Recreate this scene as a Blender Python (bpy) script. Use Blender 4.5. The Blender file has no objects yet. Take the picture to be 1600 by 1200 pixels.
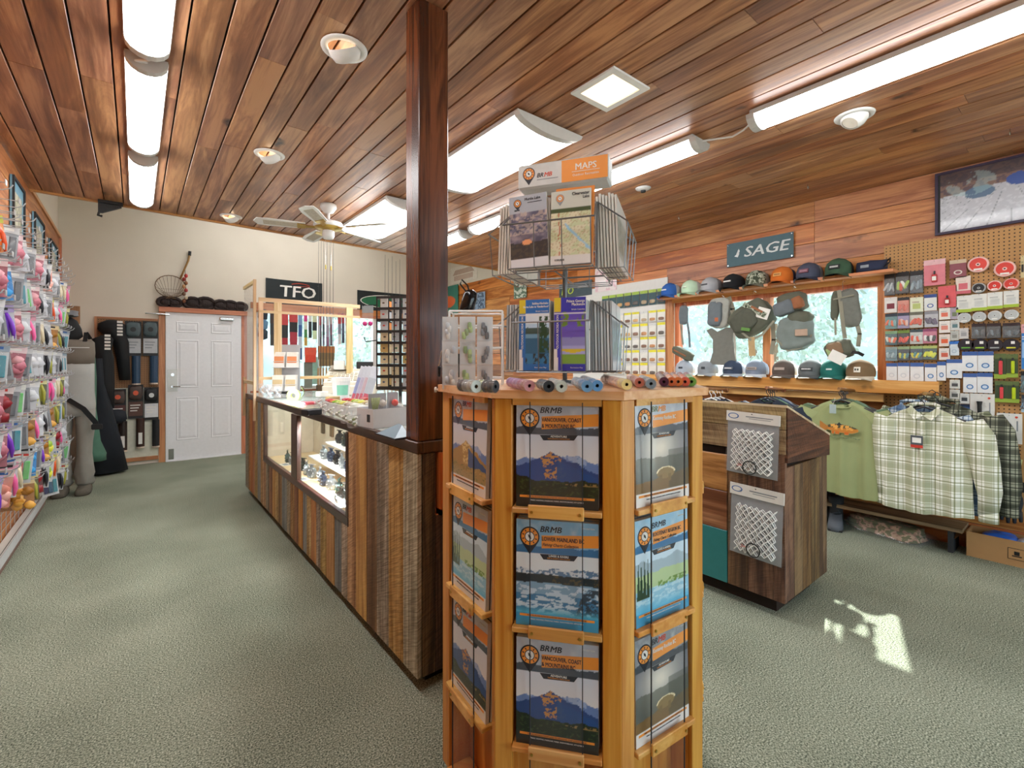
import bpy, math, random
import numpy as np
from mathutils import Vector, Matrix
SC = bpy.context.scene
C = SC.collection
random.seed(7)
PI = math.pi
# ---------------------------------------------------------------- camera, world, sun, exposure
TH = math.atan(588 / 735); S = math.sin(TH); K = math.cos(TH)
EYE = 1.36; FPX = 735.0; HOR = 565.0
cam = bpy.data.cameras.new('camera'); camo = bpy.data.objects.new('camera', cam); C.objects.link(camo)
camo.location = (0, 0, EYE); camo.rotation_euler = (PI / 2, 0, -TH)
cam.sensor_width = 36; cam.lens = FPX / 1600 * 36; cam.shift_y = -35 / 1600; cam.clip_start = 0.05; cam.clip_end = 300
SC.camera = camo
vs = SC.view_settings
vs.view_transform = 'Standard'; vs.look = 'None'; vs.exposure = 0.42; vs.gamma = 1; vs.use_curve_mapping = False
wd = bpy.data.worlds.new('sky'); SC.world = wd; wd.use_nodes = True
bg = wd.node_tree.nodes['Background']; bg.inputs[0].default_value = (0.80, 0.90, 1.0, 1); bg.inputs[1].default_value = 3.6
sl = bpy.data.lights.new('sun', 'SUN'); sl.energy = 13; sl.angle = 0.012; sl.color = (1, 0.95, 0.87)
so = bpy.data.objects.new('sun', sl); C.objects.link(so)
so.rotation_euler = Vector((-1.12, -0.33, -1)).to_track_quat('-Z', 'Y').to_euler()
def portal(name, loc, rz, w, h):
    l = bpy.data.lights.new(name, 'AREA'); l.shape = 'RECTANGLE'; l.size = w; l.size_y = h; l.cycles.is_portal = True
    o = bpy.data.objects.new(name, l); C.objects.link(o); o.location = loc; o.rotation_euler = (PI / 2, 0, rz)
LED = 15.0      # radiance of the ceiling strip diffusers

# ---------------------------------------------------------------- helpers
def ray(px, py):
    u = (px - 800) / FPX; v = (HOR - py) / FPX
    return Vector((S + u * K, K - u * S, v))
def W(px, py, X=None, Y=None, Z=None, d=None):
    r = ray(px, py)
    if X is not None: t = X / r.x
    elif Y is not None: t = Y / r.y
    elif Z is not None: t = (Z - EYE) / r.z
    else: t = d
    return Vector((0, 0, EYE)) + r * t
def lin(c):
    return tuple((x / 12.92 if x <= 0.04045 else ((x + 0.055) / 1.055) ** 2.4) for x in c[:3])
def hexc(h):
    return tuple(int(h[i:i + 2], 16) / 255 for i in (0, 2, 4))
class MB:
    def __init__(s): s.v = []; s.f = []; s.m = []; s.mats = []
    def mi(s, m):
        if m is None: return 0
        if m not in s.mats: s.mats.append(m)
        return s.mats.index(m)
    def add(s, vs, fs, m=None, M=None):
        b = len(s.v); k = s.mi(m)
        for p in vs:
            p = Vector(p)
            s.v.append(tuple(M @ p) if M is not None else tuple(p))
        for f in fs: s.f.append([b + i for i in f]); s.m.append(k)
        return s
    def box(s, x0, x1, y0, y1, z0, z1, m=None, M=None, bev=0):
        if bev <= 0:
            return s.add([(x0, y0, z0), (x1, y0, z0), (x1, y1, z0), (x0, y1, z0), (x0, y0, z1), (x1, y0, z1), (x1, y1, z1), (x0, y1, z1)],
                         [(0, 3, 2, 1), (4, 5, 6, 7), (0, 1, 5, 4), (1, 2, 6, 5), (2, 3, 7, 6), (3, 0, 4, 7)], m, M)
        b = min(bev, (x1 - x0) / 2.01, (y1 - y0) / 2.01, (z1 - z0) / 2.01)
        rings = []
        for (z, i) in ((z0, b), (z0 + b, 0), (z1 - b, 0), (z1, b)):
            rings.append([(x0 + b + i * 0, y0 + i, z), (x1 - b, y0 + i, z), (x1 - i, y0 + b, z), (x1 - i, y1 - b, z), (x1 - b, y1 - i, z), (x0 + b, y1 - i, z), (x0 + i, y1 - b, z), (x0 + i, y0 + b, z)])
        v = [p for r in rings for p in r]; f = [tuple(reversed(range(8))), tuple(range(24, 32))]
        for r in range(3):
            for i in range(8):
                j = (i + 1) % 8; f.append((r * 8 + i, r * 8 + j, r * 8 + 8 + j, r * 8 + 8 + i))
        return s.add(v, f, m, M)
    def loft(s, rings, m=None, M=None, cap=True, closed=False):
        n = len(rings[0]); v = [p for r in rings for p in r]; f = []
        R = len(rings)
        for r in range(R if closed else R - 1):
            for i in range(n):
                j = (i + 1) % n; r2 = (r + 1) % R
                f.append((r * n + i, r * n + j, r2 * n + j, r2 * n + i))
        if cap and not closed: f.append(tuple(reversed(range(n)))); f.append(tuple(range((R - 1) * n, R * n)))
        return s.add(v, f, m, M)
    def cyl(s, p0, p1, r, n=10, m=None, M=None, r1=None):
        p0 = Vector(p0); p1 = Vector(p1); d = (p1 - p0)
        if d.length < 1e-7: return s
        q = d.to_track_quat('Z', 'Y'); r1 = r if r1 is None else r1; rings = []
        for (p, rr) in ((p0, r), (p1, r1)):
            rings.append([p + q @ Vector((rr * math.cos(2 * PI * i / n), rr * math.sin(2 * PI * i / n), 0)) for i in range(n)])
        return s.loft(rings, m, M)
    def tube(s, pts, r, n=6, m=None, M=None, closed=False):
        pts = [Vector(p) for p in pts]; rings = []; up = None; N = len(pts)
        for i, p in enumerate(pts):
            if closed: t = (pts[(i + 1) % N] - pts[i - 1])
            else: t = pts[min(i + 1, N - 1)] - pts[max(i - 1, 0)]
            t.normalize()
            if up is None:
                up = Vector((0, 0, 1)) if abs(t.z) < 0.9 else Vector((1, 0, 0))
            a = t.cross(up); 
            if a.length < 1e-6: a = t.cross(Vector((1, 0.3, 0.2)))
            a.normalize(); b = a.cross(t).normalized(); up = b
            rr = r[i] if isinstance(r, (list, tuple)) else r
            rings.append([p + (a * math.cos(2 * PI * k / n) + b * math.sin(2 * PI * k / n)) * rr for k in range(n)])
        return s.loft(rings, m, M, closed=closed)
    def lathe(s, prof, n=20, m=None, M=None, a0=0, a1=2 * PI):
        full = abs(a1 - a0 - 2 * PI) < 1e-6; cols = n if full else n + 1
        v = []; f = []
        for (r, z) in prof:
            for i in range(cols):
                a = a0 + (a1 - a0) * i / n
                v.append((r * math.cos(a), r * math.sin(a), z))
        for j in range(len(prof) - 1):
            for i in range(n):
                k = (i + 1) % cols
                f.append((j * cols + i, j * cols + k, (j + 1) * cols + k, (j + 1) * cols + i))
        return s.add(v, f, m, M)
    def ell(s, c, r, m=None, nu=12, nv=8, M=None):
        v = []; f = []
        for j in range(nv + 1):
            t = PI * j / nv
            for i in range(nu):
                a = 2 * PI * i / nu
                v.append((c[0] + r[0] * math.sin(t) * math.cos(a), c[1] + r[1] * math.sin(t) * math.sin(a), c[2] + r[2] * math.cos(t)))
        for j in range(nv):
            for i in range(nu):
                k = (i + 1) % nu; f.append((j * nu + i, (j + 1) * nu + i, (j + 1) * nu + k, j * nu + k))
        return s.add(v, f, m, M)
    def prism(s, poly, y0, y1, m=None, M=None):
        """poly in local x,z extruded along y"""
        n = len(poly)
        return s.add([(x, y0, z) for x, z in poly] + [(x, y1, z) for x, z in poly],
                     [tuple(range(n)), tuple(reversed(range(n, 2 * n)))] + [(i, i + n, (i + 1) % n + n, (i + 1) % n) for i in range(n)], m, M)
    def sheet(s, nx, ny, fn, m=None, M=None):
        v = [fn(i / nx, j / ny) for j in range(ny + 1) for i in range(nx + 1)]
        f = [(j * (nx + 1) + i, j * (nx + 1) + i + 1, (j + 1) * (nx + 1) + i + 1, (j + 1) * (nx + 1) + i) for j in range(ny) for i in range(nx)]
        return s.add(v, f, m, M)
    def mesh(s, name, mat=None, smooth=False):
        me = bpy.data.meshes.new(name); me.from_pydata(s.v, [], s.f)
        for m in (s.mats or ([mat] if mat else [])): me.materials.append(m)
        if s.mats and len(s.mats) > 1: me.polygons.foreach_set('material_index', s.m)
        if smooth: me.polygons.foreach_set('use_smooth', [True] * len(s.f))
        me.update(); return me
    def build(s, name, mat=None, parent=None, loc=None, rz=None, smooth=False, **kw):
        return link(s.mesh(name, mat, smooth), name, parent, loc, rz, **kw)
def link(me, name, parent=None, loc=None, rz=None, label=None, cat=None, group=None, kind=None, rot=None):
    o = bpy.data.objects.new(name, me); C.objects.link(o)
    if parent is not None: o.parent = parent
    if loc is not None: o.location = loc
    if rot is not None: o.rotation_euler = rot
    elif rz is not None: o.rotation_euler = (0, 0, rz)
    return tag(o, label, cat, group, kind)
def tag(o, label=None, cat=None, group=None, kind=None):
    if label: o['label'] = label
    if cat: o['category'] = cat
    if group: o['group'] = group
    if kind: o['kind'] = kind
    return o
def thing(name, label, cat, loc=(0, 0, 0), rz=0, group=None, rot=None):
    return link(None, name, None, loc, rz, label, cat, group, None, rot)
def copy_tree(o, parent=None):
    c = o.copy(); C.objects.link(c)
    if parent is not None: c.parent = parent
    for ch in list(o.children): copy_tree(ch, c)
    return c
ORD = 'first second third fourth fifth sixth seventh eighth ninth tenth eleventh twelfth thirteenth fourteenth fifteenth sixteenth seventeenth eighteenth nineteenth twentieth'.split()
RW = -PI / 2      # things on the right wall face the room
LW = PI / 2

# ---------------------------------------------------------------- materials
_M = {}
def mat(name, col, rough=0.6, metal=0.0, var=0.0, scale=30, bump=0.0, emit=0, alpha=1, trans=0, coat=0, sat=0, spec=0.5, rnd=0.0):
    if name in _M: return _M[name]
    if isinstance(col, str): col = hexc(col)
    m = bpy.data.materials.new(name); m.use_nodes = True; _M[name] = m
    nt = m.node_tree; N = nt.nodes; L = nt.links; b = N['Principled BSDF']
    base = lin(col)
    b.inputs['Base Color'].default_value = (*base, 1); b.inputs['Roughness'].default_value = rough; b.inputs['Metallic'].default_value = metal
    b.inputs['Specular IOR Level'].default_value = spec
    if coat: b.inputs['Coat Weight'].default_value = coat; b.inputs['Coat Roughness'].default_value = 0.1
    if alpha < 1: b.inputs['Alpha'].default_value = alpha
    if trans: b.inputs['Transmission Weight'].default_value = trans
    if emit: b.inputs['Emission Color'].default_value = (*base, 1); b.inputs['Emission Strength'].default_value = emit
    tc = N.new('ShaderNodeTexCoord'); nz = N.new('ShaderNodeTexNoise'); nz.inputs['Scale'].default_value = scale; nz.inputs['Detail'].default_value = 4
    L.new(tc.outputs['Object'], nz.inputs['Vector'])
    hs = N.new('ShaderNodeHueSaturation'); hs.inputs['Color'].default_value = (*base, 1)
    mr = N.new('ShaderNodeMapRange'); mr.inputs[1].default_value = 0.25; mr.inputs[2].default_value = 0.75
    mr.inputs[3].default_value = 1 - max(var, 0.03); mr.inputs[4].default_value = 1 + max(var, 0.03)
    L.new(nz.outputs['Fac'], mr.inputs[0])
    if rnd:
        oi = N.new('ShaderNodeObjectInfo'); mr2 = N.new('ShaderNodeMapRange'); mr2.inputs[3].default_value = 1 - rnd; mr2.inputs[4].default_value = 1 + rnd
        L.new(oi.outputs['Random'], mr2.inputs[0]); mu = N.new('ShaderNodeMath'); mu.operation = 'MULTIPLY'
        L.new(mr.outputs[0], mu.inputs[0]); L.new(mr2.outputs[0], mu.inputs[1]); L.new(mu.outputs[0], hs.inputs['Value'])
    else: L.new(mr.outputs[0], hs.inputs['Value'])
    L.new(hs.outputs[0], b.inputs['Base Color'])
    if bump:
        bp = N.new('ShaderNodeBump'); bp.inputs['Strength'].default_value = bump; bp.inputs['Distance'].default_value = 0.01
        L.new(nz.outputs['Fac'], bp.inputs['Height']); L.new(bp.outputs[0], b.inputs['Normal'])
    return m
def ramp(N, L, src, stops):
    r = N.new('ShaderNodeValToRGB'); e = r.color_ramp.elements
    while len(e) > 1: e.remove(e[-1])
    e[0].position = stops[0][0]; e[0].color = (*lin(hexc(stops[0][1])), 1)
    for p, c in stops[1:]:
        x = e.new(p); x.color = (*lin(hexc(c)), 1)
    L.new(src, r.inputs[0]); return r
def wood(name, cols, axis='Z', rough=0.45, knots=0.5, freq=14, rnd=0.25, bump=0.15, saw=0, hue=0.02, world=True, stretch=0.07, knotcol='2c1408'):
    """cols dark, mid, light; axis is the direction of the grain"""
    if name in _M: return _M[name]
    m = bpy.data.materials.new(name); m.use_nodes = True; _M[name] = m
    nt = m.node_tree; N = nt.nodes; L = nt.links; b = N['Principled BSDF']
    g = N.new('ShaderNodeNewGeometry'); tc = N.new('ShaderNodeTexCoord'); oi = N.new('ShaderNodeObjectInfo')
    off = N.new('ShaderNodeVectorMath'); off.operation = 'MULTIPLY_ADD'; off.inputs[1].default_value = (37, 23, 31)
    cb = N.new('ShaderNodeCombineXYZ')
    for i in range(3): L.new(oi.outputs['Random'], cb.inputs[i])
    L.new(cb.outputs[0], off.inputs[0]); L.new(g.outputs['Position'] if world else tc.outputs['Object'], off.inputs[2])
    def mapped(sx):
        mp = N.new('ShaderNodeMapping'); sc = [1, 1, 1]; sc['XYZ'.index(axis)] = sx
        mp.inputs['Scale'].default_value = sc; L.new(off.outputs[0], mp.inputs['Vector']); return mp.outputs[0]
    v1 = mapped(stretch)
    n1 = N.new('ShaderNodeTexNoise'); n1.inputs['Scale'].default_value = freq; n1.inputs['Detail'].default_value = 7; n1.inputs['Distortion'].default_value = 1.2; n1.inputs['Roughness'].default_value = 0.62
    L.new(v1, n1.inputs['Vector'])
    n2 = N.new('ShaderNodeTexNoise'); n2.inputs['Scale'].default_value = freq * 7; n2.inputs['Detail'].default_value = 3
    L.new(mapped(stretch * 0.4), n2.inputs['Vector'])
    n3 = N.new('ShaderNodeTexNoise'); n3.inputs['Scale'].default_value = 2.2; n3.inputs['Detail'].default_value = 2; L.new(mapped(0.4), n3.inputs['Vector'])
    ad = N.new('ShaderNodeMath'); ad.operation = 'MULTIPLY_ADD'; ad.inputs[1].default_value = 0.30
    L.new(n2.outputs['Fac'], ad.inputs[0]); L.new(n1.outputs['Fac'], ad.inputs[2])
    ad2 = N.new('ShaderNodeMath'); ad2.operation = 'MULTIPLY_ADD'; ad2.inputs[1].default_value = 0.45
    L.new(n3.outputs['Fac'], ad2.inputs[0]); L.new(ad.outputs[0], ad2.inputs[2])
    rp = ramp(N, L, ad2.outputs[0], [(0.55, cols[0]), (0.82, cols[1]), (1.0, cols[2])])
    hs = N.new('ShaderNodeHueSaturation')
    def mrr(a, bb, src=oi.outputs['Random'], mult=1):
        x = N.new('ShaderNodeMath'); x.operation = 'MULTIPLY'; x.inputs[1].default_value = mult; L.new(src, x.inputs[0])
        fr = N.new('ShaderNodeMath'); fr.operation = 'FRACT'; L.new(x.outputs[0], fr.inputs[0])
        r = N.new('ShaderNodeMapRange'); r.inputs[3].default_value = a; r.inputs[4].default_value = bb; L.new(fr.outputs[0], r.inputs[0]); return r.outputs[0]
    L.new(mrr(1 - rnd, 1 + rnd), hs.inputs['Value']); L.new(mrr(0.5 - hue, 0.5 + hue, mult=7.13), hs.inputs['Hue']); L.new(mrr(1 - rnd * 0.7, 1 + rnd * 0.4, mult=13.7), hs.inputs['Saturation'])
    L.new(rp.outputs[0], hs.inputs['Color']); col = hs.outputs[0]
    if knots > 0:
        vo = N.new('ShaderNodeTexVoronoi'); vo.inputs['Scale'].default_value = 3.2
        dn = N.new('ShaderNodeTexNoise'); dn.inputs['Scale'].default_value = 9; L.new(off.outputs[0], dn.inputs['Vector'])
        mx0 = N.new('ShaderNodeMix'); mx0.data_type = 'VECTOR'; mx0.inputs[0].default_value = 0.12; L.new(mapped(0.55), mx0.inputs[4]); L.new(dn.outputs['Color'], mx0.inputs[5])
        L.new(mx0.outputs[1], vo.inputs['Vector'])
        kr = N.new('ShaderNodeMapRange'); kr.inputs[1].default_value = 0.125; kr.inputs[2].default_value = 0.03; kr.inputs[3].default_value = 0; kr.inputs[4].default_value = knots; kr.clamp = True
        L.new(vo.outputs['Distance'], kr.inputs[0])
        mx = N.new('ShaderNodeMix'); mx.data_type = 'RGBA'; mx.inputs[7].default_value = (*lin(hexc(knotcol)), 1)
        L.new(kr.outputs[0], mx.inputs[0]); L.new(col, mx.inputs[6]); col = mx.outputs[2]
    hgt = ad.outputs[0]
    if saw > 0:
        m1_ = N.new('ShaderNodeMapping'); m1_.inputs['Rotation'].default_value = (.45, .45, .45); L.new(off.outputs[0], m1_.inputs['Vector'])
        m2_ = N.new('ShaderNodeMapping'); s2 = [11, 11, 11]; s2['XYZ'.index(axis)] = 190; m2_.inputs['Scale'].default_value = s2; L.new(m1_.outputs[0], m2_.inputs['Vector'])
        wv = N.new('ShaderNodeTexNoise'); wv.inputs['Scale'].default_value = 1.0; wv.inputs['Detail'].default_value = 3; L.new(m2_.outputs[0], wv.inputs['Vector'])
        mm = N.new('ShaderNodeMix'); mm.data_type = 'RGBA'; mm.blend_type = 'MULTIPLY'; mm.inputs[0].default_value = saw
        L.new(col, mm.inputs[6]); wr = ramp(N, L, wv.outputs['Fac'], [(0.34, '6f604e'), (0.62, 'ffffff')]); L.new(wr.outputs[0], mm.inputs[7]); col = mm.outputs[2]; hgt = wv.outputs['Fac']
    L.new(col, b.inputs['Base Color']); b.inputs['Roughness'].default_value = rough
    bp = N.new('ShaderNodeBump'); bp.inputs['Strength'].default_value = bump; bp.inputs['Distance'].default_value = 0.004
    L.new(hgt, bp.inputs['Height']); L.new(bp.outputs[0], b.inputs['Normal'])
    return m
def carpet():
    m = mat('carpet', '8d9484', 0.95); nt = m.node_tree; N = nt.nodes; L = nt.links; b = N['Principled BSDF']
    tc = N.new('ShaderNodeTexCoord')
    n = N.new('ShaderNodeTexNoise'); n.inputs['Scale'].default_value = 170; n.inputs['Detail'].default_value = 3; L.new(tc.outputs['Object'], n.inputs['Vector'])
    n2 = N.new('ShaderNodeTexNoise'); n2.inputs['Scale'].default_value = 1.3; n2.inputs['Detail'].default_value = 5; L.new(tc.outputs['Object'], n2.inputs['Vector'])
    ad = N.new('ShaderNodeMath'); ad.operation = 'MULTIPLY_ADD'; ad.inputs[1].default_value = 0.22; L.new(n2.outputs['Fac'], ad.inputs[0]); L.new(n.outputs['Fac'], ad.inputs[2])
    r = ramp(N, L, ad.outputs[0], [(0.43, '41473c'), (0.56, '777e6d'), (0.66, '959a88'), (0.80, 'c3c5b2')])
    L.new(r.outputs[0], b.inputs['Base Color']); b.inputs['Specular IOR Level'].default_value = 0.1
    bp = N.new('ShaderNodeBump'); bp.inputs['Strength'].default_value = 0.5; bp.inputs['Distance'].default_value = 0.005; L.new(n.outputs['Fac'], bp.inputs['Height']); L.new(bp.outputs[0], b.inputs['Normal'])
    return m
def pegmat(name, col, ax):
    """board with 25 mm spaced round holes; ax the two world axes of its face"""
    m = mat(name, col, 0.6, var=0.06, scale=5); nt = m.node_tree; N = nt.nodes; L = nt.links; b = N['Principled BSDF']
    g = N.new('ShaderNodeNewGeometry'); sp = N.new('ShaderNodeSeparateXYZ'); L.new(g.outputs['Position'], sp.inputs[0])
    sq = []
    for a in ax:
        mu = N.new('ShaderNodeMath'); mu.operation = 'MULTIPLY'; mu.inputs[1].default_value = 1 / 0.0254; L.new(sp.outputs[a], mu.inputs[0])
        fr = N.new('ShaderNodeMath'); fr.operation = 'FRACT'; L.new(mu.outputs[0], fr.inputs[0])
        sb = N.new('ShaderNodeMath'); sb.operation = 'SUBTRACT'; sb.inputs[1].default_value = 0.5; L.new(fr.outputs[0], sb.inputs[0])
        pw = N.new('ShaderNodeMath'); pw.operation = 'POWER'; pw.inputs[1].default_value = 2; ab = N.new('ShaderNodeMath'); ab.operation = 'ABSOLUTE'
        L.new(sb.outputs[0], ab.inputs[0]); L.new(ab.outputs[0], pw.inputs[0]); sq.append(pw.outputs[0])
    ad = N.new('ShaderNodeMath'); ad.operation = 'ADD'; L.new(sq[0], ad.inputs[0]); L.new(sq[1], ad.inputs[1])
    lt = N.new('ShaderNodeMath'); lt.operation = 'LESS_THAN'; lt.inputs[1].default_value = 0.032; L.new(ad.outputs[0], lt.inputs[0])
    mx = N.new('ShaderNodeMix'); mx.data_type = 'RGBA'; src = b.inputs['Base Color'].links[0].from_socket
    L.new(lt.outputs[0], mx.inputs[0]); L.new(src, mx.inputs[6]); mx.inputs[7].default_value = (0.03, 0.015, 0.008, 1); L.new(mx.outputs[2], b.inputs['Base Color'])
    return m
def plaid(name, base, c1, c2, sc=0.055):
    m = mat(name, base, 0.85); nt = m.node_tree; N = nt.nodes; L = nt.links; b = N['Principled BSDF']
    tc = N.new('ShaderNodeTexCoord'); sp = N.new('ShaderNodeSeparateXYZ'); L.new(tc.outputs['Object'], sp.inputs[0])
    col = None
    def band(axis, period, phase, width, colr, fac, prev):
        mu = N.new('ShaderNodeMath'); mu.operation = 'MULTIPLY_ADD'; mu.inputs[1].default_value = 1 / period; mu.inputs[2].default_value = phase; L.new(sp.outputs[axis], mu.inputs[0])
        fr = N.new('ShaderNodeMath'); fr.operation = 'FRACT'; L.new(mu.outputs[0], fr.inputs[0])
        lt = N.new('ShaderNodeMath'); lt.operation = 'LESS_THAN'; lt.inputs[1].default_value = width; L.new(fr.outputs[0], lt.inputs[0])
        ml = N.new('ShaderNodeMath'); ml.operation = 'MULTIPLY'; ml.inputs[1].default_value = fac; L.new(lt.outputs[0], ml.inputs[0])
        mx = N.new('ShaderNodeMix'); mx.data_type = 'RGBA'; mx.blend_type = 'MULTIPLY'; L.new(ml.outputs[0], mx.inputs[0])
        if prev is None: mx.inputs[6].default_value = (*lin(hexc(base)), 1)
        else: L.new(prev, mx.inputs[6])
        mx.inputs[7].default_value = (*lin(hexc(colr)), 1); return mx.outputs[2]
    for a in (0, 2):
        col = band(a, sc * 2, 20.0, 0.38, c1, 0.75, col)
        col = band(a, sc * 2, 20.42, 0.07, c2, 0.9, col)
        col = band(a, sc * 2, 20.60, 0.05, c2, 0.7, col)
        col = band(a, sc * 2, 20.15, 0.05, c1, 0.8, col)
    L.new(col, b.inputs['Base Color']); return m
def attr_mat(name, rough=0.35, coat=0.0):
    if name in _M: return _M[name]
    m = bpy.data.materials.new(name); m.use_nodes = True; _M[name] = m
    N = m.node_tree.nodes; b = N['Principled BSDF']; a = N.new('ShaderNodeAttribute'); a.attribute_name = 'Col'
    m.node_tree.links.new(a.outputs['Color'], b.inputs['Base Color']); b.inputs['Roughness'].default_value = rough
    if coat: b.inputs['Coat Weight'].default_value = coat; b.inputs['Coat Roughness'].default_value = 0.06
    return m
def glassy(name, col='ffffff', t=0.8, rough=0.03):
    """thin clear sheet: mostly transparent with a clear-coat glint"""
    if name in _M: return _M[name]
    m = bpy.data.materials.new(name); m.use_nodes = True; _M[name] = m
    N = m.node_tree.nodes; L = m.node_tree.links; out = N['Material Output']; N.remove(N['Principled BSDF'])
    tr = N.new('ShaderNodeBsdfTransparent'); tr.inputs[0].default_value = (*lin(hexc(col)), 1)
    gl = N.new('ShaderNodeBsdfGlossy'); gl.inputs['Roughness'].default_value = rough
    df = N.new('ShaderNodeBsdfDiffuse'); df.inputs[0].default_value = (0.8, 0.8, 0.8, 1)
    fr0 = N.new('ShaderNodeFresnel'); fr0.inputs[0].default_value = 1.25; ge = N.new('ShaderNodeNewGeometry')
    fr = N.new('ShaderNodeMath'); fr.operation = 'MULTIPLY'; iv = N.new('ShaderNodeMath'); iv.operation = 'SUBTRACT'; iv.inputs[0].default_value = 1; L.new(ge.outputs['Backfacing'], iv.inputs[1]); L.new(fr0.outputs[0], fr.inputs[0]); L.new(iv.outputs[0], fr.inputs[1]); fr2 = N.new('ShaderNodeMath'); fr2.operation = 'MINIMUM'; fr2.inputs[1].default_value = .22; L.new(fr.outputs[0], fr2.inputs[0]); fr = fr2
    m1 = N.new('ShaderNodeMixShader'); m1.inputs[0].default_value = 1 - t; L.new(tr.outputs[0], m1.inputs[1]); L.new(df.outputs[0], m1.inputs[2])
    m2 = N.new('ShaderNodeMixShader'); L.new(fr.outputs[0], m2.inputs[0]); L.new(m1.outputs[0], m2.inputs[1]); L.new(gl.outputs[0], m2.inputs[2])
    L.new(m2.outputs[0], out.inputs[0]); return m
GLASS = glassy('window_glass', 'f4fafa', 0.98); ACRY = glassy('acrylic', 'ffffff', 0.95); BAG = glassy('clear_bag', 'ffffff', 0.93, 0.12); TUBE = glassy('clear_tube', 'ffffff', 0.84, 0.08)
WHITE = mat('white_paint', 'e9e9e7', 0.5); BLACK = mat('black_plastic', '17181a', 0.45); DARK = mat('charcoal', '2b2d30', 0.7)
STEEL = mat('steel_wire', '9a9da0', 0.3, 0.9); WIRE = mat('white_wire', 'b9bcc0', 0.35, 0.3); CHROME = mat('chrome', 'c4c6c8', 0.18, 1.0)
PAPER = mat('white_paper', 'e8e6e0', 0.6, var=0.05, scale=12); ORANGE = mat('print_orange', 'ec9538', 0.45); PRNAVY = mat('print_navy', '1d2430', 0.45)
PRED = mat('print_red', 'd1472f', 0.5); PGREY = mat('print_grey', '8a8f94', 0.5); PBLUE = mat('print_blue', '2e63a8', 0.45)
def mcol(h, rough=0.5): return mat('tint_' + h + ('' if rough == 0.5 else '_%d' % int(rough * 100)), h, rough, var=0.08, scale=25)
COVER = attr_mat('printed_cover', 0.28, 0.3); MATTEP = attr_mat('printed_matte', 0.6)

# ---------------------------------------------------------------- text and painted prints
_T = {}
def text(s, size, m, parent, loc, rot=(PI / 2, 0, 0), align='LEFT', bold=0.0, shear=0.0, sx=1.0, name='lettering', ext=0.0003, font_sp=1.0):
    k = (s, size, m.name, align, bold, shear, ext, font_sp)
    if k not in _T:
        cu = bpy.data.curves.new('lettering', 'FONT'); cu.body = s; cu.size = size; cu.align_x = align; cu.shear = shear; cu.extrude = ext; cu.resolution_u = 2; cu.space_character = font_sp
        o = bpy.data.objects.new('lettering', cu); C.objects.link(o)
        dg = bpy.context.evaluated_depsgraph_get(); me = bpy.data.meshes.new_from_object(o.evaluated_get(dg))
        bpy.data.objects.remove(o)
        if bold:
            vv = [tuple(v.co) for v in me.vertices]; ff = [tuple(p.vertices) for p in me.polygons]; n = len(vv); dx = size * .035
            me = bpy.data.meshes.new('lettering'); me.from_pydata(vv + [(x + dx, y, z + size * .0004) for x, y, z in vv] + [(x + dx * .5, y + dx * .3, z + size * .0008) for x, y, z in vv], [], ff + [tuple(i + n for i in f) for f in ff] + [tuple(i + 2 * n for i in f) for f in ff])
        me.materials.clear(); me.materials.append(m); me.name = 'lettering'; _T[k] = me
    o = link(_T[k], name, parent, loc, rot=rot); o.scale = (sx, 1, 1); return o
def vnoise(x, y, seed):
    r = np.random.RandomState(seed).rand(64, 64)
    xi = np.floor(x).astype(int); yi = np.floor(y).astype(int); fx = x - xi; fy = y - yi; fx = fx * fx * (3 - 2 * fx); fy = fy * fy * (3 - 2 * fy)
    g = lambda a, b: r[a % 64, b % 64]
    return (g(xi, yi) * (1 - fx) + g(xi + 1, yi) * fx) * (1 - fy) + (g(xi, yi + 1) * (1 - fx) + g(xi + 1, yi + 1) * fx) * fy
def fbm(x, y, seed=1, o=4):
    t = 0; a = 0.5; n = 0
    for i in range(o):
        t = t + a * vnoise(x * 2 ** i, y * 2 ** i, seed + i); n += a; a *= 0.55
    return t / n
def mixc(img, mask, c):
    c = np.array(hexc(c) if isinstance(c, str) else c); m = np.clip(mask, 0, 1)[..., None]
    return img * (1 - m) + c * m
def painted(name, w, h, nx, ny, fn, parent, loc=(0, 0, 0), y=0, m=None, th=0.0, bend=None, rot=None, cut=None, **kw):
    """flat printed sheet in local x,z facing -y, origin bottom centre; fn(u,v)->sRGB image, v up"""
    us = np.linspace(0, 1, nx); vv = np.linspace(0, 1, ny); U, V = np.meshgrid(us, vv)
    img = np.clip(fn(U, V), 0, 1); l = np.where(img <= 0.04045, img / 12.92, ((img + 0.055) / 1.055) ** 2.4)
    v = [((u - 0.5) * w, y + (bend(u, t) if bend else 0), t * h) for t in vv for u in us]
    f = [(j * nx + i, j * nx + i + 1, (j + 1) * nx + i + 1, (j + 1) * nx + i) for j in range(ny - 1) for i in range(nx - 1)]
    if cut: bgm = np.abs(img - np.array(hexc(cut))).max(2) < .004; f = [q for q in f if not all(bgm[k // nx, k % nx] for k in q)]
    me = bpy.data.meshes.new(name); me.from_pydata(v, [], f)
    a = me.color_attributes.new('Col', 'FLOAT_COLOR', 'POINT')
    a.data.foreach_set('color', np.concatenate([l, np.ones((ny, nx, 1))], 2).astype(np.float32).ravel())
    me.materials.append(m or COVER); me.update()
    return link(me, name, parent, loc, rot=rot, **kw)
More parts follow.
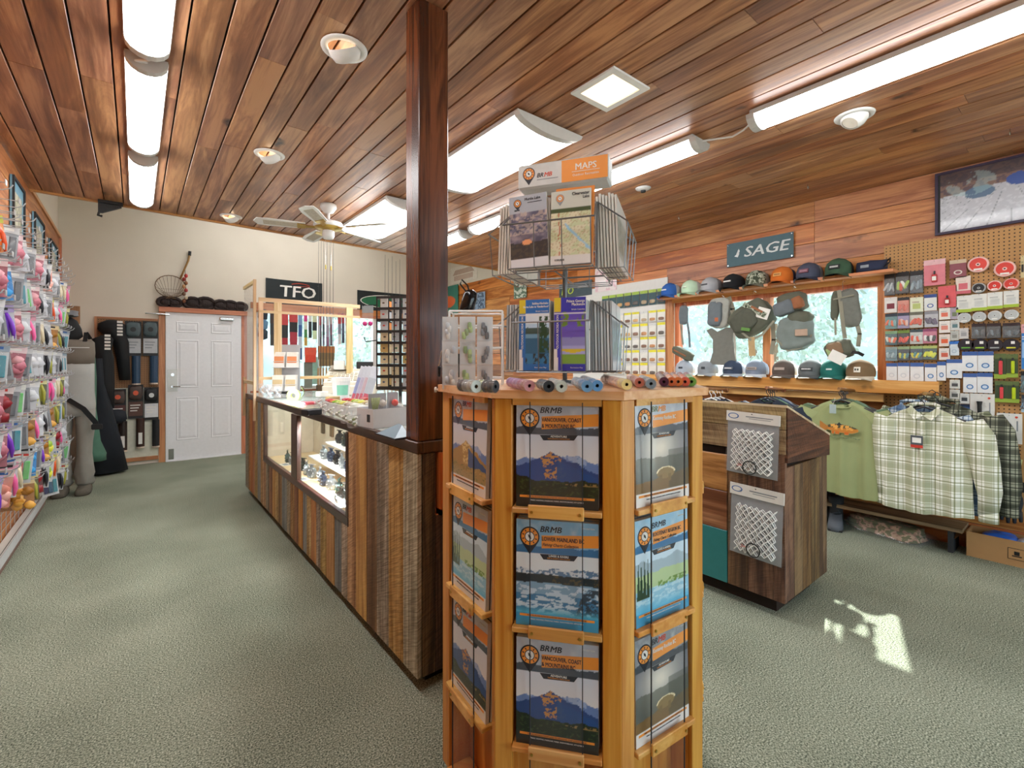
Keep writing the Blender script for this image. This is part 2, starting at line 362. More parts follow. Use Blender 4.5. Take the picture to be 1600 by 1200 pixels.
# ---------------------------------------------------------------- the shell
XL, XR, YF, YC, YB, ZT = -0.74, 4.77, -2.0, 5.9, 7.94, 3.75
def zc(x): return 2.885 - (x + 0.73) * 0.0155
CEDAR = wood('cedar_ceiling', ('5a3722', '966341', 'c08c60'), 'Y', 0.36, 1.0, 11, 0.11, 0.1, hue=0.006, stretch=.10)
CEDARW = wood('cedar_wall', ('6c3814', 'a9632c', 'cf8c4c'), 'Y', 0.42, 0.9, 11, 0.17, 0.1, hue=0.007, stretch=.10)
TRIMX = wood('cedar_trim_x', ('84461f', 'b06a38', 'c88450'), 'X', 0.4, 0.3, 12, 0.1)
TRIMY = wood('cedar_trim_y', ('8f4f24', 'bd7440', 'd6935c'), 'Y', 0.4, 0.4, 12, 0.1)
TRIMZ = wood('cedar_trim_z', ('8f4f24', 'bd7440', 'd6935c'), 'Z', 0.4, 0.3, 12, 0.1)
SILLW = wood('sill_pine', ('a8642c', 'c98644', 'dca668'), 'Y', 0.4, 0.6, 10, 0.06)
WALLW = mat('off_white_wall', 'dcd3c4', 0.85, var=0.02, scale=3, bump=0.03)
DARKBACK = mat('dark_gap', '1c0f08', 0.9)
fl = MB().box(-3, 7, YF, 8.4, -0.1, 0).build('floor', carpet(), kind='structure')
# ceiling: a backing slab and every board on its own, boards run away from the camera
ce = MB()
ce.add([(XL - .3, YF, zc(XL - .3) + .022), (XR + .3, YF, zc(XR + .3) + .022), (XR + .3, YC, zc(XR + .3) + .022), (XL - .3, YC, zc(XL - .3) + .022),
        (XL - .3, YF, 3.1), (XR + .3, YF, 3.1), (XR + .3, YC, 3.1), (XL - .3, YC, 3.1)], [(0, 1, 2, 3), (4, 7, 6, 5), (0, 4, 5, 1), (1, 5, 6, 2), (2, 6, 7, 3), (3, 7, 4, 0)])
ce = ce.build('ceiling', DARKBACK, kind='structure')
rnd = random.Random(3)
def board_mesh(name, w, l, t, m, g=0.0042, axis='Y'):
    """a chamfered board, width along x, length along y, face at z=0 (looking down), body above"""
    b = 0.002; h = w / 2 - g
    mb = MB(); L0, L1 = 0.001, l - 0.001
    pr = [(-h, t), (-h, b), (-h + b, 0), (h - b, 0), (h, b), (h, t)]
    return mb.loft([[(x, L0, z) for x, z in pr], [(x, L1, z) for x, z in pr]], m).mesh(name)
bw = 0.1395
for i in range(41):
    x = XL + bw * (i + 0.5) - 0.05
    y = YF
    while y < YC - 0.01:
        l = rnd.choice([1.2, 1.8, 2.4, 3.0, 3.6])
        if y == YF: l = rnd.uniform(0.8, 3)
        if YC - y - l < 0.5: l = YC - y
        o = link(board_mesh('plank', bw, l, 0.02, CEDAR), 'plank', ce, (x, y, zc(x) + rnd.uniform(0, 0.002)))
        o.rotation_euler = (0, 0.0155, 0); y += l
MB().prism([(XL, zc(XL) - .016), (XR, zc(XR) - .016), (XR, zc(XR) + .1), (XL, zc(XL) + .1)], YC + .0005, YC + .03, TRIMX).build('trim_1', kind='structure')
# the taller end of the room beyond the boarded ceiling
MB().box(XL, XR, YC + 0.03, YC + 0.12, 2.93, ZT, WALLW).build('wall_bulkhead', kind='structure')
MB().box(XL - .2, XR + .2, YC, YB + .2, ZT, ZT + .1, WHITE).build('ceiling_back', kind='structure')
MB().box(XL - .4, 9.5, YB + .16, YB + 1.3, ZT - .02, ZT + .1, WHITE).build('added_sun_shade', kind='structure')  # unseen slab, added to keep sun out of the back window
# wall_back with a long window behind the counter
BWX0, BWX1, BWZ0, BWZ1 = 1.42, 4.25, 0.92, 2.16
wb = MB().box(XL - .2, BWX0, YB, YB + .15, 0, ZT).box(BWX1, XR + .2, YB, YB + .15, 0, ZT).box(BWX0, BWX1, YB, YB + .15, 0, BWZ0).box(BWX0, BWX1, YB, YB + .15, BWZ1, ZT)
wb.build('wall_back', WALLW, kind='structure')
def window(name, along, a0, a1, z0, z1, plane, depth, mull, m, fw=0.05, glass=GLASS):
    """frame with mullions; along 'X' or 'Y'"""
    t = tag(link(None, name), kind='structure')
    def bx(n, p0, p1, q0, q1, r0, r1, mm):
        b = MB()
        if along == 'X': b.box(p0, p1, r0, r1, q0, q1, mm)
        else: b.box(r0, r1, p0, p1, q0, q1, mm)
        return b.build(n, None, t)
    r0, r1 = plane, plane + depth
    bx('window_frame', a0, a1, z0, z0 + fw, r0, r1, m); bx('window_frame', a0, a1, z1 - fw, z1, r0, r1, m)
    bx('window_frame', a0, a0 + fw, z0 + fw, z1 - fw, r0, r1, m); bx('window_frame', a1 - fw, a1, z0 + fw, z1 - fw, r0, r1, m)
    cuts = [a0 + fw] + [x for q in mull for x in (q[0], q[1])] + [a1 - fw]
    for q in mull: bx('mullion', q[0], q[1], z0 + fw, z1 - fw, r0, r1, m)
    for i in range(0, len(cuts), 2): bx('pane', cuts[i], cuts[i + 1], z0 + fw, z1 - fw, plane + depth * 0.5, plane + depth * 0.5 + 0.006, glass)
    return t
window('window_1', 'X', BWX0, BWX1, BWZ0, BWZ1, YB + 0.02, 0.08, [(2.33, 2.38), (3.25, 3.31)], WHITE)
MB().box(BWX0 - .08, BWX1 + .08, YB - .02, YB, BWZ1, BWZ1 + .09, TRIMX).build('trim_2', kind='structure')
MB().box(BWX0 - .08, BWX1 + .08, YB - .05, YB, BWZ0 - .04, BWZ0, TRIMX).build('trim_3', kind='structure')
# wall_right boarded, window with a shelf over it
RW0, RW1, RWZ0, RWZ1 = 1.10, 3.02, 1.16, 2.03      # opening in Y and z
wr = MB().box(XR, XR + .15, YF, RW0, 0, ZT).box(XR, XR + .15, RW1, YB, 0, ZT).box(XR, XR + .15, RW0, RW1, 0, RWZ0).box(XR, XR + .15, RW0, RW1, RWZ1, ZT)
wr = wr.build('wall_right', WALLW, kind='structure')
wl = MB().box(XL - .15, XL, YF, YB, 0, ZT).build('wall_left', WALLW, kind='structure')
def clad(parent, side, z0, ztop, hole=None, y1=YB):
    h = (ztop - z0) / round((ztop - z0) / 0.187); z = z0
    while z < ztop - 0.02:
        segs = [(YF, y1)]
        if hole and z < hole[3] and z + h > hole[2]: segs = [(YF, hole[0]), (hole[1], y1)]
        for (a, b) in segs:
            y = a
            while y < b - 0.01:
                l = rnd.choice([1.5, 2.2, 2.9, 3.6])
                if b - y - l < 0.6: l = b - y
                zz1 = z + h
                me = board_mesh('plank', h, l, 0.014, CEDARW, 0.002)
                o = link(me, 'plank', parent)
                if side > 0: o.matrix_world = Matrix.Translation((XR - 0.016 + rnd.uniform(-.001, .001), y, z + h / 2)) @ Matrix(((0, 0, 1, 0), (0, 1, 0, 0), (1, 0, 0, 0), (0, 0, 0, 1)))
                else: o.matrix_world = Matrix.Translation((XL + 0.016 + rnd.uniform(-.001, .001), y, z + h / 2)) @ Matrix(((0, 0, -1, 0), (0, 1, 0, 0), (1, 0, 0, 0), (0, 0, 0, 1)))
                y += l
        z += h
clad(wr, 1, 0.0, 2.80, (RW0, RW1, RWZ0, RWZ1))
clad(wl, -1, 0.0, 2.86)
MB().box(XL, XL + .03, YC, YB, 2.86, 2.90, TRIMY).build('trim_4', kind='structure')
MB().box(XL + .004, XL + .035, YB - .06, YB - .002, 0, 2.86, TRIMZ).build('trim_5', kind='structure')
w2 = window('window_2', 'Y', RW0, RW1, RWZ0, RWZ1, XR + 0.02, 0.08, [(1.99, 2.06)], TRIMZ, 0.05)
portal('portal_right', (XR + 0.13, (RW0 + RW1) / 2, (RWZ0 + RWZ1) / 2), PI / 2, RW1 - RW0, RWZ1 - RWZ0)
portal('portal_back', ((BWX0 + BWX1) / 2, YB + 0.14, (BWZ0 + BWZ1) / 2), PI, BWX1 - BWX0, BWZ1 - BWZ0)
for (n, a, b, c, d) in (('trim_6', RW1, RW1 + .09, RWZ0, 2.06), ('trim_7', RW0 - .07, RW0, RWZ0, 2.06)):
    MB().box(XR - .035, XR - .012, a, b, c, d, TRIMZ).build(n, kind='structure')
MB().box(XR - .035, XR - .012, RW0, RW1, RWZ1 - .01, 2.06, TRIMY).build('trim_8', kind='structure')
tag(MB().box(4.585, XR - .017, 1.00, 3.12, 2.06, 2.085, SILLW, bev=.003).build('cap_shelf'), 'narrow wooden shelf along the window head carrying a row of caps', 'shelf')
sh = tag(MB().box(4.62, XR - .017, 0.74, 3.55, 1.185, 1.21, SILLW, bev=.003).build('window_ledge'), 'pine window ledge with a broad face board carrying caps above the clothes rails', 'shelf')
MB().box(4.60, 4.62, 0.74, 3.55, 1.11, 1.213, SILLW, bev=.003).build('face_board', None, sh)
MB().box(4.66, 4.685, 1.08, 3.55, 1.035, 1.10, SILLW, bev=.003).build('lower_rail', None, sh)
# unseen wall behind the camera, big panes added to let in daylight fill
FX0, FX1, FZ0, FZ1 = 0.3, 3.9, 0.15, 2.35
MB().box(XL - .2, FX0, YF - .15, YF, 0, 3.1).box(FX1, XR + .2, YF - .15, YF, 0, 3.1).box(FX0, FX1, YF - .15, YF, 0, FZ0).box(FX0, FX1, YF - .15, YF, FZ1, 3.1).build('wall_front', WALLW, kind='structure')
window('added_fill_window', 'X', FX0, FX1, FZ0, FZ1, YF - .1, .08, [(1.45, 1.52), (2.66, 2.73)], TRIMZ, 0.06)
portal('portal_front', ((FX0 + FX1) / 2, YF - 0.14, (FZ0 + FZ1) / 2), 0, FX1 - FX0, FZ1 - FZ0)
# ---------------------------------------------------------------- outside
GRND = mat('gravel_yard', 'c9c8c2', 0.9, var=0.12, scale=2)
MB().box(-40, -3.2, -40, 60, -.35, -.12).box(7.2, 60, -40, 60, -.35, -.12).box(-3.2, 7.2, -40, -2.2, -.35, -.12).box(-3.2, 7.2, 8.4, 60, -.35, -.12).build('ground_outside', GRND, kind='structure')
LEAF = mat('leaf_hazed', '93a39a', 0.8, var=0.35, scale=1.2, bump=0.4); LEAFP = mat('leaf_hazed_pale', 'aab6b2', 0.8, var=0.3, scale=1.4, bump=0.4); BARK = mat('bark', '6d5a48', 0.9, var=0.2)  # leaf colours paled and greyed to suggest overexposed haze
BACKDROP = mat('backdrop_grey', '8d9a9a', .95, var=.35, scale=.8)
N_ = BACKDROP.node_tree.nodes
rh = random.Random(2)
def backdrop(name, ax, d0, a0, a1, hmax):
    def P(u, v):
        a = a0 + (a1 - a0) * u; d = d0 + 16 * v; z = -.3 + hmax * v ** .7 * (1 + .12 * math.sin(u * 17) * v) + .5 * math.sin(u * 61 + v * 23) * v; return (d, a, z) if ax == 'X' else (a, d, z)
    MB().sheet(60, 24, P, BACKDROP).build(name, smooth=True, kind='structure')
backdrop('added_backdrop_right', 'X', 19, 26, -24, 17); backdrop('added_backdrop_back', 'Y', 21, -22, 36, 15)  # slopes added so the windows show a dimmer, misty backdrop than sky
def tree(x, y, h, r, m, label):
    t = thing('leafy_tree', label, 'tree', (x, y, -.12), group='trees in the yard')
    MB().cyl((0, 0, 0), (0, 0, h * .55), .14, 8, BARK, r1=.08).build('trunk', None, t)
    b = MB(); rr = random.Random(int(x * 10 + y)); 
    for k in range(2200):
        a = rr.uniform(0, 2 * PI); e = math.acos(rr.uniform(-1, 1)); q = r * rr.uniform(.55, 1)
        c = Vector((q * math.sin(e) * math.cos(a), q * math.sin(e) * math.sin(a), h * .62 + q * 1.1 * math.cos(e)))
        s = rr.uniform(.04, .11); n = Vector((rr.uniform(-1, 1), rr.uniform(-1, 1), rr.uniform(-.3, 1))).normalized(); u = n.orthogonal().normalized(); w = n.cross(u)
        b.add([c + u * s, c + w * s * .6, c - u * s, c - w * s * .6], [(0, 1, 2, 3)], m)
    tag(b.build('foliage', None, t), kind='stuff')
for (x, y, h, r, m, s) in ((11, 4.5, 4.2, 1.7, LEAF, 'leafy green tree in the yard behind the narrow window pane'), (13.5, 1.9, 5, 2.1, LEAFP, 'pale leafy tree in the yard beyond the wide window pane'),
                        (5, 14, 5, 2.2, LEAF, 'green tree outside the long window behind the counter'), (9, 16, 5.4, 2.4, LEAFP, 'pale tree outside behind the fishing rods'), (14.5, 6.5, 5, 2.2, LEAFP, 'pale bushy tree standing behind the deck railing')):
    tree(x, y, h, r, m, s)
rl = thing('deck_railing', 'white slatted deck railing seen through the window behind the caps', 'railing', (7.6, 3.0, -.12))
MB().box(-.03, .03, -1.6, 3.6, 1.36, 1.42, WHITE).build('top_rail', None, rl); MB().box(-.02, .02, -1.6, 3.6, .5, .54, WHITE).build('bottom_rail', None, rl)
bm_ = MB().box(-.015, .015, -.02, .02, .54, 1.36, WHITE).mesh('baluster')
for k in range(36): link(bm_, 'baluster', rl, (0, -1.52 + k * .145, 0))
for y in (-1.6, 1.0, 3.6): MB().box(-.04, .04, y - .04, y + .04, 0, 1.46, WHITE).build('post', None, rl)
sd = thing('storage_shed', 'pale shed with a low roof out in the yard beyond the railing', 'shed', (22, 12.0, -.12))
MB().box(-1.5, 1.5, -2, 2, 0, 1.9, mcol('dedfda')).build('wall', None, sd); MB().prism([(-1.8, 1.9), (1.8, 1.9), (0, 2.7)], -2.2, 2.2, mcol('a9adaf')).build('roof', None, sd)

# ---------------------------------------------------------------- lights on the ceiling
LEDM = mat('led_diffuser', 'ffffff', 0.5, emit=LED); HOUS = mat('lamp_housing', 'c9c8c6', 0.45); LAMPM = mat('lamp_glow', 'ffe9c8', 0.5, emit=7)
def strip(x, y0, y1, w, label, h=.085, grp='ceiling strip lights'):
    t = thing('strip_light', label, 'light', (x, y0, zc(x)), group=grp); l = y1 - y0
    MB().box(-w * .52, w * .52, .02, l - .02, -h * .34, -.001, HOUS).build('housing', None, t)
    pr = [(w / 2 * math.cos(a), -h * .32 - h * .68 * math.sin(a)) for a in [PI * k / 8 for k in range(9)]]
    MB().loft([[(x_, .045, z_) for x_, z_ in pr], [(x_, l - .045, z_) for x_, z_ in pr]], LEDM).build('diffuser', None, t)
    pr = [(w * .53 * math.cos(a), -h * .25 - h * .82 * math.sin(a)) for a in [PI * k / 8 for k in range(9)]]
    for a, b in ((0, .045), (l - .045, l)):
        MB().loft([[(x_, a, z_) for x_, z_ in pr], [(x_, b, z_) for x_, z_ in pr]], HOUS).build('end_cap', None, t)
    return t
for i, (a, b) in enumerate(((0.32, 1.54), (1.6, 2.81), (2.92, 4.14), (4.32, 5.56))):
    strip(.043, a, b, .165, ('white strip light over the aisle, %s along from the door wall' % ORD[3 - i]))
for i, (a, b) in enumerate(((-1.2, .02), (.08, 1.30), (1.62, 2.84), (3.05, 4.27), (4.42, 5.64))):
    strip(2.89, a, b, .175, ('white strip light in the row nearest the clothes wall, %s from the far end' % ORD[4 - i]))
for (a, b, s) in ((2.1, 3.32, 'wide white ceiling panel light beside the dark post'), (3.94, 5.2, 'wide white ceiling panel light behind the ceiling fan')):
    t = thing('panel_light', s, 'light', (2.0, a, zc(2.0)), group='ceiling panel lights'); l = b - a
    MB().box(-.262, .262, .02, l - .02, -.032, -.005, HOUS).build('housing', None, t)
    pr = [(.255 * math.cos(q), -.03 - .055 * math.sin(q)) for q in [PI * k / 10 for k in range(11)]]
    MB().loft([[(x_, .05, z_) for x_, z_ in pr], [(x_, l - .05, z_) for x_, z_ in pr]], LEDM).build('diffuser', None, t)
    pr = [(.27 * math.cos(q), -.02 - .075 * math.sin(q)) for q in [PI * k / 10 for k in range(11)]]
    for a_, b_ in ((0, .05), (l - .05, l)): MB().loft([[(x_, a_, z_) for x_, z_ in pr], [(x_, b_, z_) for x_, z_ in pr]], HOUS).build('end_cap', None, t)
MB().tube([(2.89, 1.30, 2.80), (2.90, 1.36, 2.775), (2.92, 1.44, 2.77), (2.91, 1.54, 2.79), (2.89, 1.62, 2.80)], .006, 6, WHITE).build('light_cable', label='white cable linking two strip lights by the clothes wall', cat='cable')
MB().tube([(.02, 2.80, 2.83), (.05, 2.84, 2.80), (0.0, 2.88, 2.80), (.05, 2.93, 2.83)], .006, 6, WHITE).build('light_cable', label='white cable looped between two strip lights over the aisle', cat='cable')
# added lamp, out of view, brightens the back wall from above
t = thing('added_fill_light', 'added unseen fill light high in the tall end of the room', 'light', (1.8, 7.0, ZT), group='added fill lights'); MB().box(-1.2, 1.2, -.1, .1, -.03, 0, HOUS).build('housing', None, t); MB().box(-1.18, 1.18, -.08, .08, -.06, -.03, LEDM).build('diffuser', None, t)
def onceil(px, py):
    p = W(px, py, Z=2.86); return W(px, py, Z=zc(p.x))
def downlight(px, py, label, r=.1, tilt=(0.5, -.6), on=True):
    p = onceil(px, py); t = thing('eyeball_downlight', label, 'light', p)
    MB().lathe([(r * .7, .0), (r * .75, -.012), (r, -.006), (r * 1.02, -.0005)], 28, WHITE).build('trim_ring', None, t, smooth=True)
    e = MB(); e.lathe([(r * .72, .01), (r * .7, -.02), (r * .55, -.05), (r * .42, -.055)], 24, WHITE)
    e = e.build('eyeball', None, t, smooth=True); e.rotation_euler = (tilt[0], tilt[1], 0)
    MB().lathe([(0.001, -.050), (r * .42, -.052)], 20, LAMPM if on else mcol('d8d2c4')).build('bulb', None, e)
downlight(538, 76, 'round eyeball downlight nearest the post top, over the counter', .105)
downlight(421, 241, 'round eyeball downlight between the aisle strips and the post', .1)
downlight(361, 338, 'round eyeball downlight by the door end of the ceiling', .1)
downlight(1335, 181, 'round unlit eyeball downlight beside the strip light over the clothes', .1, (0.3, .5), False)
downlight(909, 318 - 0, 'round eyeball downlight hidden in part by the map rack', .08)
p = onceil(953, 140); t = thing('square_downlight', 'square recessed downlight glowing warm above the map display', 'light', p)
MB().box(-.15, .15, -.15, -.112, -.012, -.001, WHITE).box(-.15, .15, .112, .15, -.012, -.001, WHITE).box(-.15, -.112, -.112, .112, -.012, -.001, WHITE).box(.112, .15, -.112, .112, -.012, -.001, WHITE).build('trim_frame', None, t)
MB().box(-.112, .112, -.112, .112, -.004, -.001, mat('warm_glow', 'ffe3b8', 0.5, emit=1.6)).build('diffuser', None, t); MB().lathe([(.001, -.03), (.03, -.025), (.045, -.006)], 16, LAMPM).build('bulb', None, t)
p = onceil(1005, 294); t = thing('sprinkler_rose', 'small grey ceiling rose with a dark centre beside the strip lights', 'ceiling fitting', p)
MB().lathe([(.001, -.02), (.03, -.02), (.06, -.008), (.065, -.0005)], 20, HOUS).build('rose', None, t, smooth=True); MB().cyl((0, 0, -.035), (0, 0, -.015), .02, 12, DARK).build('core', None, t)
for (a, b, s) in ((1262, 288, 'small metal ceiling hook above the grey window banner'), (1578, 201, 'small metal ceiling hook above the dock poster'), (1060, 337, 'small metal ceiling hook over the cased fly packs')):
    p = onceil(a, b); MB().tube([(0, 0, 0), (0, 0, -.02), (.012, 0, -.035), (.02, 0, -.025), (.012, 0, -.015)], .003, 5, CHROME).build('ceiling_hook', None, None, p, label=s, cat='hook')
# ceiling fan
p = Vector((1.43, 4.58, zc(1.43))); t = thing('ceiling_fan', 'white ceiling fan with five blades and brass trimmed motor', 'fan', p, rot=(0, 0, .35))
BRASS = mat('brass', 'b99a4e', 0.3, 0.9); FANW = mat('fan_white', 'dcdcda', 0.4)
MB().lathe([(.001, -.001), (.072, -.001), (.075, -.03), (.045, -.075), (.016, -.085)], 24, FANW).build('canopy', None, t, smooth=True)
MB().cyl((0, 0, -.08), (0, 0, -.16), .013, 12, FANW).build('down_rod', None, t)
MB().lathe([(.02, -.14), (.06, -.155), (.125, -.175), (.135, -.2), (.125, -.225), (.07, -.24)], 28, FANW).build('motor', None, t, smooth=True)
MB().lathe([(.128, -.222), (.118, -.232), (.07, -.245), (.05, -.25)], 28, BRASS).build('motor_ring', None, t, smooth=True)
MB().lathe([(.05, -.245), (.055, -.26), (.055, -.30), (.045, -.325), (.001, -.33)], 24, FANW).build('switch_housing', None, t, smooth=True)
CANE = mat('cane_insert', 'b9b2a4', 0.8, var=.15, scale=60)
for k in range(5):
    a = k * 2 * PI / 5; M = Matrix.Rotation(a, 4, 'Z') @ Matrix.Translation((0, 0, -.225)) @ Matrix.Rotation(.2, 4, 'X')
    pl = [(.20, -.055), (.5, -.07), (.6, -.06), (.63, 0), (.6, .06), (.5, .07), (.20, .055)]
    n = len(pl)
    bl = MB().add([(x, y, 0) for x, y in pl] + [(x, y, .008) for x, y in pl], [tuple(reversed(range(n))), tuple(range(n, 2 * n))] + [(i, (i + 1) % n, (i + 1) % n + n, i + n) for i in range(n)], FANW, M).build('blade', None, t)
    MB().box(.26, .55, -.04, .04, -.002, 0, CANE, M).build('cane_insert', None, bl)
    MB().box(.09, .24, -.02, .02, -.006, .0, BRASS, M).box(.2, .27, -.04, .04, -.008, -.002, BRASS, M).build('blade_bracket', None, t)
for x in (-.03, .03): MB().cyl((x, 0, -.32), (x, 0, -.58), .0015, 4, CHROME).cyl((x, 0, -.58), (x, 0, -.62), .006, 8, BRASS).build('pull_chain', None, t)
# ---------------------------------------------------------------- post and counter
POSTW = wood('post_stain', ('1f0d07', '42200f', '6e3c20'), 'Z', 0.26, 0.3, 16, 0.0, 0.12)
DKW = wood('dark_stained_trim', ('22100b', '40231a', '5c382a'), 'Y', 0.3, 0.2, 16, 0.05, 0.1)
DKZ = wood('dark_stained_stile', ('22100b', '40231a', '5c382a'), 'Z', 0.3, 0.2, 16, 0.05, 0.1)
def bev_box(x0, x1, y0, y1, z0, z1, m, b=.004): return MB().box(x0, x1, y0, y1, z0, z1, m, bev=b)
p = bev_box(.905, 1.045, 1.742, 1.86, 1.031, zc(.97) - .001, POSTW, .004).build('wooden_post')
tag(p, 'dark stained square wooden post rising from the counter corner to the ceiling', 'post')
BARNS = [wood('barn_grey', ('433b30', '8c7f6b', 'bdb09a'), 'Z', .75, .5, 13, .12, .6, saw=.55), wood('barn_tan', ('5e3f20', 'ac8048', 'd9b47c'), 'Z', .7, .5, 13, .14, .6, saw=.5),
         wood('barn_brown', ('3c2a1c', '72543a', '9d7a56'), 'Z', .75, .35, 15, .15, .5, saw=.3), wood('barn_orange', ('6e3f16', 'ad6f30', 'd09a52'), 'Z', .6, .4, 13, .14, .4, saw=.15),
         wood('barn_blue', ('4b4f52', '797f80', '9a9a92'), 'Z', .75, .3, 15, .1, .4, saw=.2)]
BARNDK = wood('barn_dark', ('1e130b', '4a331f', '7a5c3b'), 'Z', .75, .3, 16, .1, .8, saw=.5)
CX0, CX1, CY0, CY1, CT = 0.895, 1.60, 1.73, 5.57, 1.03
ct = thing('sales_counter', 'long sales counter clad in reclaimed barn boards with a glass display front', 'counter', (0, 0, 0))
MB().box(CX0 + .07, CX1 - .05, CY0 + .07, CY1 - .05, 0, .075, mat('kick_black', '0d0c0c', .7)).build('kick_plate', None, ct)
TOPM = mat('counter_laminate', 'aeb3ac', .12, var=.05, scale=8)
GTOP = glassy('glass_top', 'e9f1ee', .86, .04)
def yat(px, X=CX0): return W(px, 600, X=X).y
MB().box(CX0 + .02, CX1, CY0 + .02, yat(543) - .01, CT - .035, CT, TOPM).box(CX0 + .02, CX1, yat(413) + .02, CY1, CT - .035, CT, TOPM).box(CX0 + .47, CX1, yat(543) - .01, yat(413) + .02, CT - .035, CT, TOPM).build('worktop', None, ct)
MB().box(CX0 + .022, CX0 + .47, yat(543) - .01, yat(413) + .02, CT - .008, CT, GTOP).build('glass_top', None, ct)
MB().box(CX0 - .004, CX0 + .022, CY0 - .004, CY1, CT - .045, CT + .001, DKW, bev=.003).build('edge_strip', None, ct)
MB().box(CX0 + .022, CX1, CY0 - .004, CY0 + .022, CT - .045, CT + .001, DKZ, bev=.003).build('edge_strip', None, ct)
# display opening: Y from gy0 to gy1
def yat(px, X=CX0): return W(px, 600, X=X).y
gy0, gym0, gym1, gy1 = yat(543), yat(465), yat(456), yat(413)
gz0, gz1 = .50, CT - .05
y = CY0; i = 0; rb = random.Random(11)
seq = [0, 1, 0, 2]; far = [1, 4, 1, 3, 3, 1, 0, 4, 3, 1, 0, 3, 1, 4, 3, 2, 1, 0, 4, 2, 1, 3, 2, 0, 1]
k = 0
while y < CY1 - .005:
    w = rb.uniform(.12, .15) if y < gy0 - .02 else rb.uniform(.085, .14)
    if y < gy0 - .01 and y + w > gy0 - .05: w = gy0 - y
    w = min(w, CY1 - y)
    top = gz0 - .02 if (y > gy0 - .02 and y < gy1 - .03) else CT - .048
    m = BARNS[seq[k] if y < gy0 - .02 and k < 4 else far[k % 25]]
    t = rb.uniform(.0, .004)
    MB().box(CX0 - t, CX0 + .018, y + .0015, y + w - .0015, .068, top, m, bev=.002).build('board', None, ct)
    y += w; k += 1
for a, b in ((CX0 + .02, .975), (.975, 1.14), (1.14, 1.30), (1.30, 1.46), (1.46, CX1)):
    MB().box(a + .001, b - .001, CY0 - .001, CY0 + .018, .068, .72 if a > .97 else CT - .048, BARNDK, bev=.002).build('board', None, ct)
MB().box(CX0 + .02, CX1 - .02, CY0 + .1, gy0 - .02, .08, CT - .05, DARKBACK).box(CX0 + .02, CX1 - .02, gy1 + .02, CY1 - .01, .08, CT - .05, DARKBACK).build('carcass', None, ct)
RED = wood('red_pine', ('8c4012', 'b9602a', 'd28042'), 'Z', .4, .3, 14, 0, .1)
MB().box(.99, 1.01, CY0 - .02, CY0 + .02, .72, CT - .05, RED).box(.99, CX1, CY0 - .02, CY0 + .02, .72, .745, RED).box(.98, CX1, CY0 + .09, CY0 + .1, .72, CT - .05, DKZ).box(.98, CX1, CY0, CY0 + .1, .71, .722, RED).build('end_shelf_frame', None, ct)
fr = MB().box(CX0 - .006, CX0 + .025, gy0 - .02, gy1 + .02, gz0 - .03, gz0 + .02, DKW, bev=.003)
fr.build('display_rail', None, ct)
for a, b in ((gy0 - .02, gy0 + .018), (gym0 - .0, gym1 + .0), (gy1 - .02, gy1 + .02)): MB().box(CX0 - .006, CX0 + .025, a, b, gz0 + .02, gz1, DKZ, bev=.003).build('display_stile', None, ct)
for a, b in ((gy0 + .018, gym0), (gym1, gy1 - .02)): MB().box(CX0 + .006, CX0 + .011, a, b, gz0 + .02, gz1, ACRY).build('glass_panel', None, ct)
SHELFT = mat('display_shelf', 'd9bd92', .6, var=.08)
MB().box(CX0 + .02, CX0 + .34, gy0, gy1, gz0 - .01, gz0 + .008, SHELFT).box(CX0 + .17, CX0 + .34, gy0, gym1 + .2, gz0 + .11, gz0 + .12, PAPER).box(CX0 + .27, CX0 + .42, gy0, gym1 + .1, gz0 + .22, gz0 + .23, PAPER) \
    .box(CX0 + .42, CX0 + .43, gy0, gy1, gz0, gz1, mcol('d8cdb8')).box(CX0 + .026, CX0 + .42, gy1 + .004, gy1 + .012, gz0 - .01, gz1, mcol('d8cdb8')).box(CX0 + .34, CX0 + .42, gy0, gy1, gz0 - .01, gz0 + .008, SHELFT).build('display_shelf', None, ct)
la = bpy.data.lights.new('added_case_lamp', 'AREA'); la.shape = 'RECTANGLE'; la.size = max(1.0, gy1 - gy0 - .15); la.size_y = .04; la.energy = 12  # added lamp, brightens the inside of the glass case
lo = bpy.data.objects.new('added_case_lamp', la); C.objects.link(lo); lo.location = (CX0 + .06, (gy0 + gy1) / 2, gz1 - .012); lo.rotation_euler = (0, -.5, PI / 2)
MB().box(CX0 + .035, CX0 + .06, gy0 + .06, gy1 - .1, gz1 - .008, gz1, WHITE).build('added_light_bar', None, ct)  # added bar, drawn as the fitting for the added lamp
# reels in the case
reelm = []
for q, (c1, c2) in enumerate((('15181a', '2d3436'), ('1b2f2b', '3a5a4c'), ('2d3950', '6b7a8c'), ('8b9496', 'd5d8d6'), ('9c8a4a', 'd8c784'))):
    b = MB(); a_ = mat('reel_dark_%d' % q, c1, .3, .6); b_ = mat('reel_rim_%d' % q, c2, .25, .7)
    b.lathe([(.001, .018), (.02, .018), (.038, .012), (.042, .012), (.042, -.012), (.038, -.012), (.02, -.018), (.001, -.018)], 14, a_, Matrix.Rotation(PI / 2, 4, 'X'))
    for r_ in range(6): b.cyl((.026 * math.cos(r_), -.021, .026 * math.sin(r_)), (.026 * math.cos(r_), .021, .026 * math.sin(r_)), .006, 6, b_)
    b.tube([(.03, -.02, 0), (.03, -.045, 0)], .005, 6, b_).box(-.012, .012, -.006, .006, .04, .062, a_).box(-.03, .03, -.006, .006, .06, .066, b_)
    reelm.append(b.mesh('fishing_reel', smooth=False))
names = ['black', 'dark green', 'blue grey', 'silver', 'brass coloured']
spots = []
